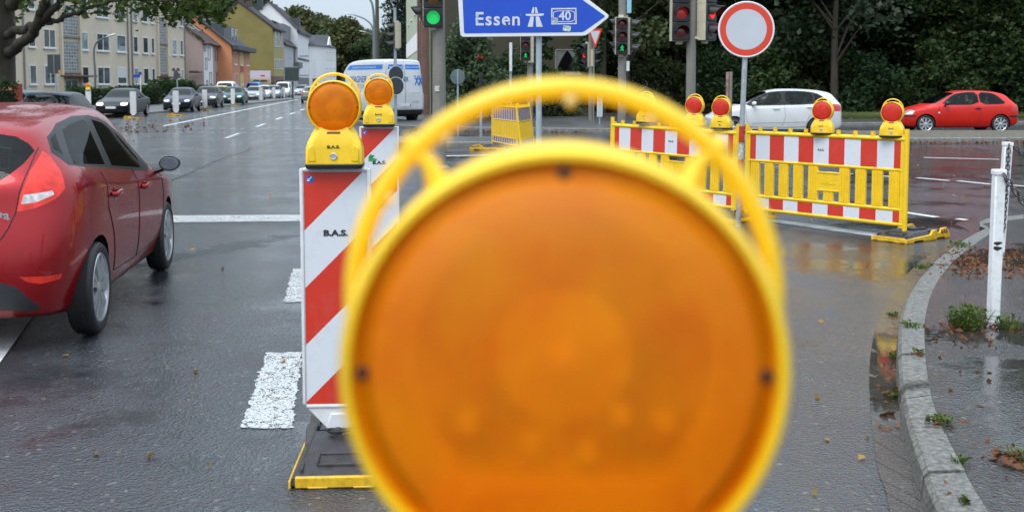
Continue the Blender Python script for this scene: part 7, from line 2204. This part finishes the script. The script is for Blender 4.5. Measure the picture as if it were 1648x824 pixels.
conifer('tall dark conifer behind the slim signal pole and the van', (AT(640, 0, 118).x, 118, 0), 17, 3.2, 51)
conifer('second dark conifer rising behind the signal pole against the sky', (AT(652, 0, 128).x, 128, 0), 20, 3.6, 52)
FG = 'far trees closing the street'
far_p = [make_tree('broadleaf_tree', 'far tree with autumn tint right of the white gabled house', (AT(556, 0, 245).x, 245, 0), 14.5, 6.5, lf_auto, 61, FG, per=60, leaf=.75, low=.1, nclump=30, trunk_r=.35),
         make_tree('broadleaf_tree', 'far green tree above the front of the white van', (AT(580, 0, 255).x, 255, 0), 15, 6.5, leaf_mat('far_green_leaves', (.035, .055, .025), (.07, .10, .04), (.11, .13, .06)), 62, FG, per=60, leaf=.75, low=.1, nclump=30, trunk_r=.35)]
for i, (px, Y, s, lab) in enumerate([(543, 262, 1.0, 'far tree directly beside the white gabled house'), (568, 268, .98, 'far tree between the two autumn trees'), (594, 240, .80, 'far tree left of the curved street lamp'), (606, 250, .82, 'far tree behind the straight mast'), (622, 232, .80, 'far tree right of the straight mast'), (534, 275, 1.05, 'far tree showing over the white gabled house'), (612, 275, .95, 'farthest tree behind the mast'), (632, 255, .9, 'far tree behind the slim signal pole')]):
    clone(far_p[(i + 1) % 2], lab, (AT(px, 0, Y).x, Y, 0), i * 1.3, FG, scale=s)
for i, (px, Y, s, lab) in enumerate([(478, 270, 1.25, 'tree top showing over the narrow white house'), (497, 280, 1.25, 'tree top showing over the white gabled house'), (512, 285, 1.2, 'tree top beside the pale chimney')]):
    clone(far_p[i % 2], lab, (AT(px, 0, Y).x, Y, 0), i * 1.9 + .4, 'tree tops over the houses', scale=s)
for i, (px, Y, s, lab) in enumerate([(356, 205, 1.45, 'tall tree behind the orange house roof'), (376, 215, 1.45, 'tall tree behind the olive gable'), (336, 200, 1.25, 'tree behind the pink house roof')]):
    clone(far_p[(i + 1) % 2], lab, (AT(px, 0, Y).x, Y, 0), i * 2.1, 'trees behind the houses', scale=s)
# --- hedges before the flats
def make_hedge(label, a, b_, w, h, seed, leaf=.13, dens=330, z0=.1, grp='hedges before the flats'):
    a = Vector((a.x, a.y, 0)); b_ = Vector((b_.x, b_.y, 0)); L = (b_ - a).length; d = (b_ - a).normalized(); nrm = Vector((-d.y, d.x, 0))
    t = thing('hedge', label, 'hedge', (a.x, a.y, z0), math.atan2(d.y, d.x), grp)
    r = np.random.default_rng(seed); n = int(dens * L * (h * 2 + w))
    face = r.choice(3, n, p=[h / (2 * h + w), h / (2 * h + w), w / (2 * h + w)])
    p = np.stack([r.uniform(0, L, n), np.where(face == 0, -w / 2, np.where(face == 1, w / 2, r.uniform(-w / 2, w / 2, n))), np.where(face == 2, h, r.uniform(0, h, n))], 1)
    p += r.normal(size=(n, 3)) * .06; p[:, 2] = np.abs(p[:, 2])
    p[:, 2] += .06 * np.sin(p[:, 0] * 2.1) + .04 * np.sin(p[:, 0] * 5.3)
    b = MB(); b.box((L / 2, 0, h * .47), (L - .15, w - .2, h * .93)); b.build('dark_core', mat('hedge_inside', (.012, .016, .008), .9), t, smooth=0)  # solid dark box filling the hedge behind its leaves
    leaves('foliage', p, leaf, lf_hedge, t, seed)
    return t
make_hedge('clipped hedge behind the teal and black cars', AT(104, 0, 77), AT(212, 0, 80), 1.0, 1.15, 71, leaf=.16, dens=120)
make_hedge('clipped hedge standing between the street name sign and the blue saloon', AT(213, 0, 79), AT(244, 0, 80.5), 1.4, 1.25, 72, leaf=.16, dens=120)
make_hedge('taller clipped hedge at the diamond sign', AT(243, 0, 83), AT(300, 0, 88), 1.2, 1.65, 73, leaf=.16, dens=120)
make_hedge('low hedge in front of the pink house', AT(300, 0, 92), AT(345, 0, 104), .9, 1.2, 74, leaf=.16, dens=120)
make_hedge('leafy hedge before the red hoarding', AT(-30, 0, 28), AT(15, 0, 28.5), .8, 1.42, 75, leaf=.09, dens=420)
make_bush('bush', 'grassy green bush beside the advertising board', (AT(432, 0, 146).x, 146, 0), 1.5, 1.6, lf_hedge, 76, None, leaf=.3, n=900, cat='bush')
# --- grass blades: verge and tufts
def grass(name, pts, h, m, parent, seed, lean=.5, w=.006):
    r = np.random.default_rng(seed); P = np.asarray(pts, float); n = len(P)
    a = r.uniform(0, 2 * PI, n); l = r.uniform(.1, lean, n) ; hh = h * r.uniform(.45, 1.15, n); ww = w * r.uniform(.7, 1.4, n)
    d = np.stack([np.cos(a), np.sin(a), 0 * a], 1); s = np.stack([-np.sin(a), np.cos(a), 0 * a], 1)
    up = np.array([0, 0, 1.0])
    p1 = P + d * (l * hh * .35)[:, None] + up * (hh * .6)[:, None]; p2 = P + d * (l * hh * 1.1)[:, None] + up * (hh * (1 - .45 * l))[:, None]
    v = np.stack([P - s * ww[:, None], P + s * ww[:, None], p1 + s * ww[:, None] * .8, p1 - s * ww[:, None] * .8, p2], 1).reshape(-1, 3)
    f = []
    for i in range(n): f += [(5 * i, 5 * i + 1, 5 * i + 2, 5 * i + 3), (5 * i + 3, 5 * i + 2, 5 * i + 4)]
    me = bpy.data.meshes.new(name); me.from_pydata(v.tolist(), [], f); me.materials.append(m)
    o = bpy.data.objects.new(name, me); COL.objects.link(o)
    if parent: o.parent = parent
    return o
lf_weed = leaf_mat('weed_leaves', (.05, .08, .018), (.10, .14, .03), (.22, .20, .06), scale=12)
lf_dry = leaf_mat('dry_leaves', (.09, .035, .016), (.20, .085, .04), (.32, .17, .09), scale=14, rough=.6)
lf_dry2 = leaf_mat('yellow_fallen_leaves', (.25, .13, .03), (.45, .28, .05), (.5, .4, .12), scale=8)
rg2 = np.random.default_rng(9)
xs = rg2.uniform(9.5, 46, 15000); ys = 46.4 + rg2.uniform(0, 1, 15000) ** 1.2 * 4.3
tag(grass('grass', np.stack([xs, ys, .12 + (ys - 46.4) * .015], 1), .22, leaf_mat('verge_grass', (.045, .06, .018), (.085, .105, .03), (.15, .12, .05), scale=1.2), None, 9, w=.02), 'rough grass along the foot of the wood', 'grass', kind='stuff')
WD = 'weeds growing along the near kerb'
def weed(label, p, h, rad, n, seed, dry=0, broad=40):
    if h < .15: h *= .8; rad *= .68; n = int(n * .6); broad = int(broad * .5)
    r = np.random.default_rng(seed); t = thing('weed', label, 'weed', p, 0, WD)
    a = r.uniform(0, 2 * PI, n); q = rad * np.sqrt(r.uniform(0, 1, n))
    grass('blade', np.stack([q * np.cos(a), q * np.sin(a), 0 * a], 1), h, lf_weed, t, seed, lean=1.0, w=.0035)
    if broad:
        a = r.uniform(0, 2 * PI, broad); q = rad * 1.1 * np.sqrt(r.uniform(0, 1, broad))
        leaves('foliage', np.stack([q * np.cos(a), q * np.sin(a), r.uniform(.01, h * .8, broad)], 1), .035, lf_weed, t, seed + 3, tilt=.6, aspect=.5)
    if dry:
        a = r.uniform(0, 2 * PI, dry); q = rad * 1.9 * np.sqrt(r.uniform(0.05, 1, dry))
        leaves('dry_foliage', np.stack([q * np.cos(a), q * np.sin(a), r.uniform(.005, .03, dry)], 1), .034, lf_dry, t, seed + 5, tilt=.25, aspect=.55)
    return t
for k, (px, py, h, rad, n, dry, broad, lab, z) in enumerate([
        (1556, 527, 0.17, .10, 150, 22, 150, 'big leafy weed clump at the foot of the scuffed white bollard', KH), (1622, 530, .13, .085, 90, 26, 70, 'weed clump with many brown leaves against the far side of the scuffed bollard', KH), (1470, 527, .05, .10, 90, 6, 30, 'low grassy weed in a kerb joint level with the scuffed bollard', KH),
        (1510, 682, .06, .07, 40, 8, 60, 'rosette weed on the kerb below the bollard', KH), (1437, 509, .05, .05, 40, 2, 25, 'small weed in the gutter at the kerb face', .01), (1485, 432, .06, .09, 60, 4, 30, 'weed tuft where the kerb starts to straighten', KH), (1648, 745, .10, .09, 50, 110, 20, 'heap of dry brown leaves with one yellow weed on the footway', KH),
        (1545, 398, .08, .12, 60, 3, 60, 'weed tuft on the kerb behind the barrier base plate', KH), (1437, 640, .05, .05, 40, 10, 20, 'weed with damp leaves at the bottom of the gutter', .01), (1545, 745, .05, .05, 40, 0, 10, 'thin weed on the back edge of the kerb low in the view', KH), (1440, 578, .07, .05, 50, 0, 20, 'weed in the gutter beside the mirrored red lamp', .01), (1552, 810, .03, .03, 20, 0, 20, 'tiny weed at the bottom of the kerb', KH), (1478, 572, .05, .04, 25, 3, 10, 'small weed in the kerb joint halfway along', KH)]):
    g = G(px, py, z)
    weed(lab, (g.x, g.y, z), h, rad, n, 100 + k, dry, broad)
# fallen leaves and needles
def litter(name, label, pts, size, m, seed, z=.006):
    P = np.asarray(pts); r = np.random.default_rng(seed)
    P = np.concatenate([P, r.uniform(z, z + size * .25, (len(P), 1))], 1)
    return tag(leaves(name, P, size, m, None, seed, tilt=.18, aspect=.6), label, 'leaves', kind='stuff')
def spread(pxs, n, seed, zz=0.0):
    """Points scattered over the ground inside photo-pixel boxes (converted to real ground positions)."""
    r = np.random.default_rng(seed); out = []
    for (x0, x1, y0, y1, k) in pxs:
        for _ in range(int(n * k)):
            g = G(r.uniform(x0, x1), r.uniform(y0, y1), zz); out.append((g.x, g.y))
    return out
litter('needles', 'brown needles and twigs washed over the near footway', spread([(1530, 1648, 403, 442, 7), (1480, 1648, 396, 450, 3), (1500, 1600, 520, 560, 1), (1500, 1640, 560, 800, .35)], 60, 1, KH), .032, lf_dry, 201, KH + .002)
litter('fallen_leaves', 'single yellow and brown leaves lying on the wet carriageway', spread([(0, 560, 560, 824, .35), (1270, 1400, 450, 824, .35), (1300, 1640, 235, 380, 1.6), (280, 480, 360, 560, .2), (200, 460, 200, 330, .5), (650, 980, 230, 300, 1)], 20, 2), .042, lf_dry2, 202)
litter('fallen_leaves', 'drifts of brown leaves along the median and far kerbs', spread([(1250, 1660, 227.5, 231.5, 9), (660, 960, 210.5, 213.5, 4), (200, 330, 190, 212, 2.5), (850, 1000, 188, 206, 6), (0, 300, 200, 215, 3)], 60, 3), .085, lf_dry, 203)
litter('fallen_leaves', 'damp brown leaves caught in the near gutter', spread([(1405, 1445, 560, 700, 1)], 22, 4), .045, lf_dry, 204, .008)

# ------------------------------------------------------------------ big tree at the upper left
TY = 35.0
T0 = AT(-8, 135, TY)
bt = thing('plane_tree', 'big mossy trunk with crooked limbs over the flats, its leaves hanging across the roofs', 'tree', (T0.x, T0.y, 0))
def tp(px, py, Y=TY):
    p = AT(px, py, Y); return Vector((p.x - T0.x, p.y - T0.y, p.z))
b = MB()
b.tube(smoothline([Vector((-.25, 0, -.2)), Vector((-.05, 0, .7)), tp(-9, 100), tp(-6, 40), tp(-10, -30), tp(-20, -110), tp(-25, -200)], 5), ([.9, .78, .72, .68, .66, .65, .64, .63, .62, .62, .61] + [.6 - .01 * q for q in range(20)])[:31], 16)
b.build('trunk', bark_near, bt, smooth=60)
def limb(pts, r0, r1, dy=0):
    P = smoothline([tp(x, y, TY + d) for x, y, d in pts], 6); n = len(P)
    r = np.random.default_rng(len(pts) * 7)
    P = [p + Vector(r.normal(size=3) * .03) for p in P]; r0 *= .85; r1 *= 1.0
    b = MB(); b.tube(P, [r0 + (r1 - r0) * i / (n - 1) for i in range(n)], 10); return b.build('branch', bark_near, bt, smooth=60)
limb([(2, 98, .2), (14, 86, -.3), (32, 72, -.8), (50, 58, -1.2), (62, 38, -1.6), (68, 22, -2.0), (75, 2, -2.4), (80, -40, -3), (86, -110, -3.5)], .21, .11)
limb([(-4, 60, .1), (22, 52, -.5), (40, 49, -.9), (58, 42, -1.4), (70, 33, -1.8), (80, 20, -2.2), (95, 5, -2.6), (110, -30, -3)], .17, .10)
limb([(66, 38, -1.5), (85, 36, -1.9), (105, 28, -2.3), (130, 20, -2.7), (152, 11, -3.2), (185, 4, -3.8), (230, -2, -4.2), (280, 4, -4.4), (330, 12, -4.6)], .095, .02)
limb([(20, 10, -.3), (60, -40, -1.5), (130, -90, -3), (230, -110, -4), (330, -90, -5)], .26, .06)
limb([(20, -60, 0), (-80, -150, -1), (-200, -200, -2)], .3, .08)
r = np.random.default_rng(77)
pts = []
def spray(px, py, Y, n, sx_, sy_, sd):
    c = tp(px, py, Y); rr = np.random.default_rng(sd)
    pts.append(np.array(c) + rr.normal(size=(n, 3)) * np.array([sx_, sx_, sy_]))
for k, (x, y, n, sx_, sy_) in enumerate([(135, 4, 50, .28, .10), (165, 6, 60, .28, .12), (190, 9, 80, .28, .14), (215, 6, 110, .28, .16), (235, 10, 120, .25, .17), (255, 12, 140, .25, .18), (275, 12, 150, .25, .18), (295, 14, 160, .25, .18), (315, 14, 150, .24, .17), (330, 20, 130, .2, .15), (345, 26, 80, .14, .10), (352, 30, 40, .08, .06), (240, -12, 160, .4, .2), (290, -14, 220, .4, .2), (340, -6, 160, .3, .2), (362, 2, 60, .12, .1),
                                         (40, 8, 22, .12, .10), (28, 26, 12, .08, .12), (25, 38, 10, .06, .1), (110, 14, 30, .12, .08), (118, 8, 30, .14, .1), (45, 3, 26, .2, .08), (150, -4, 60, .3, .12), (180, -8, 90, .4, .15), (110, -6, 50, .3, .12)]):
    spray(x, y, TY - 2.0 - .008 * x, int(n * .62), sx_ * 1.4, sy_ * 1.3, 300 + k)
leaves('leafy_branch', np.concatenate(pts), .17, lf_near, bt, 78, tilt=.5, aspect=.75)
cl = []
for k in range(70):
    cl.append((r.uniform(-8, 9), r.uniform(-14, 7), r.uniform(7.2, 13.5), r.uniform(1.1, 1.9)))
cl = [c for c in cl if c[2] > 1.6 + (T0.y + c[1]) * .0756 + 2.6]
leaves('crown', clump_points(r, cl, 150), .26, lf_near, bt, 79)
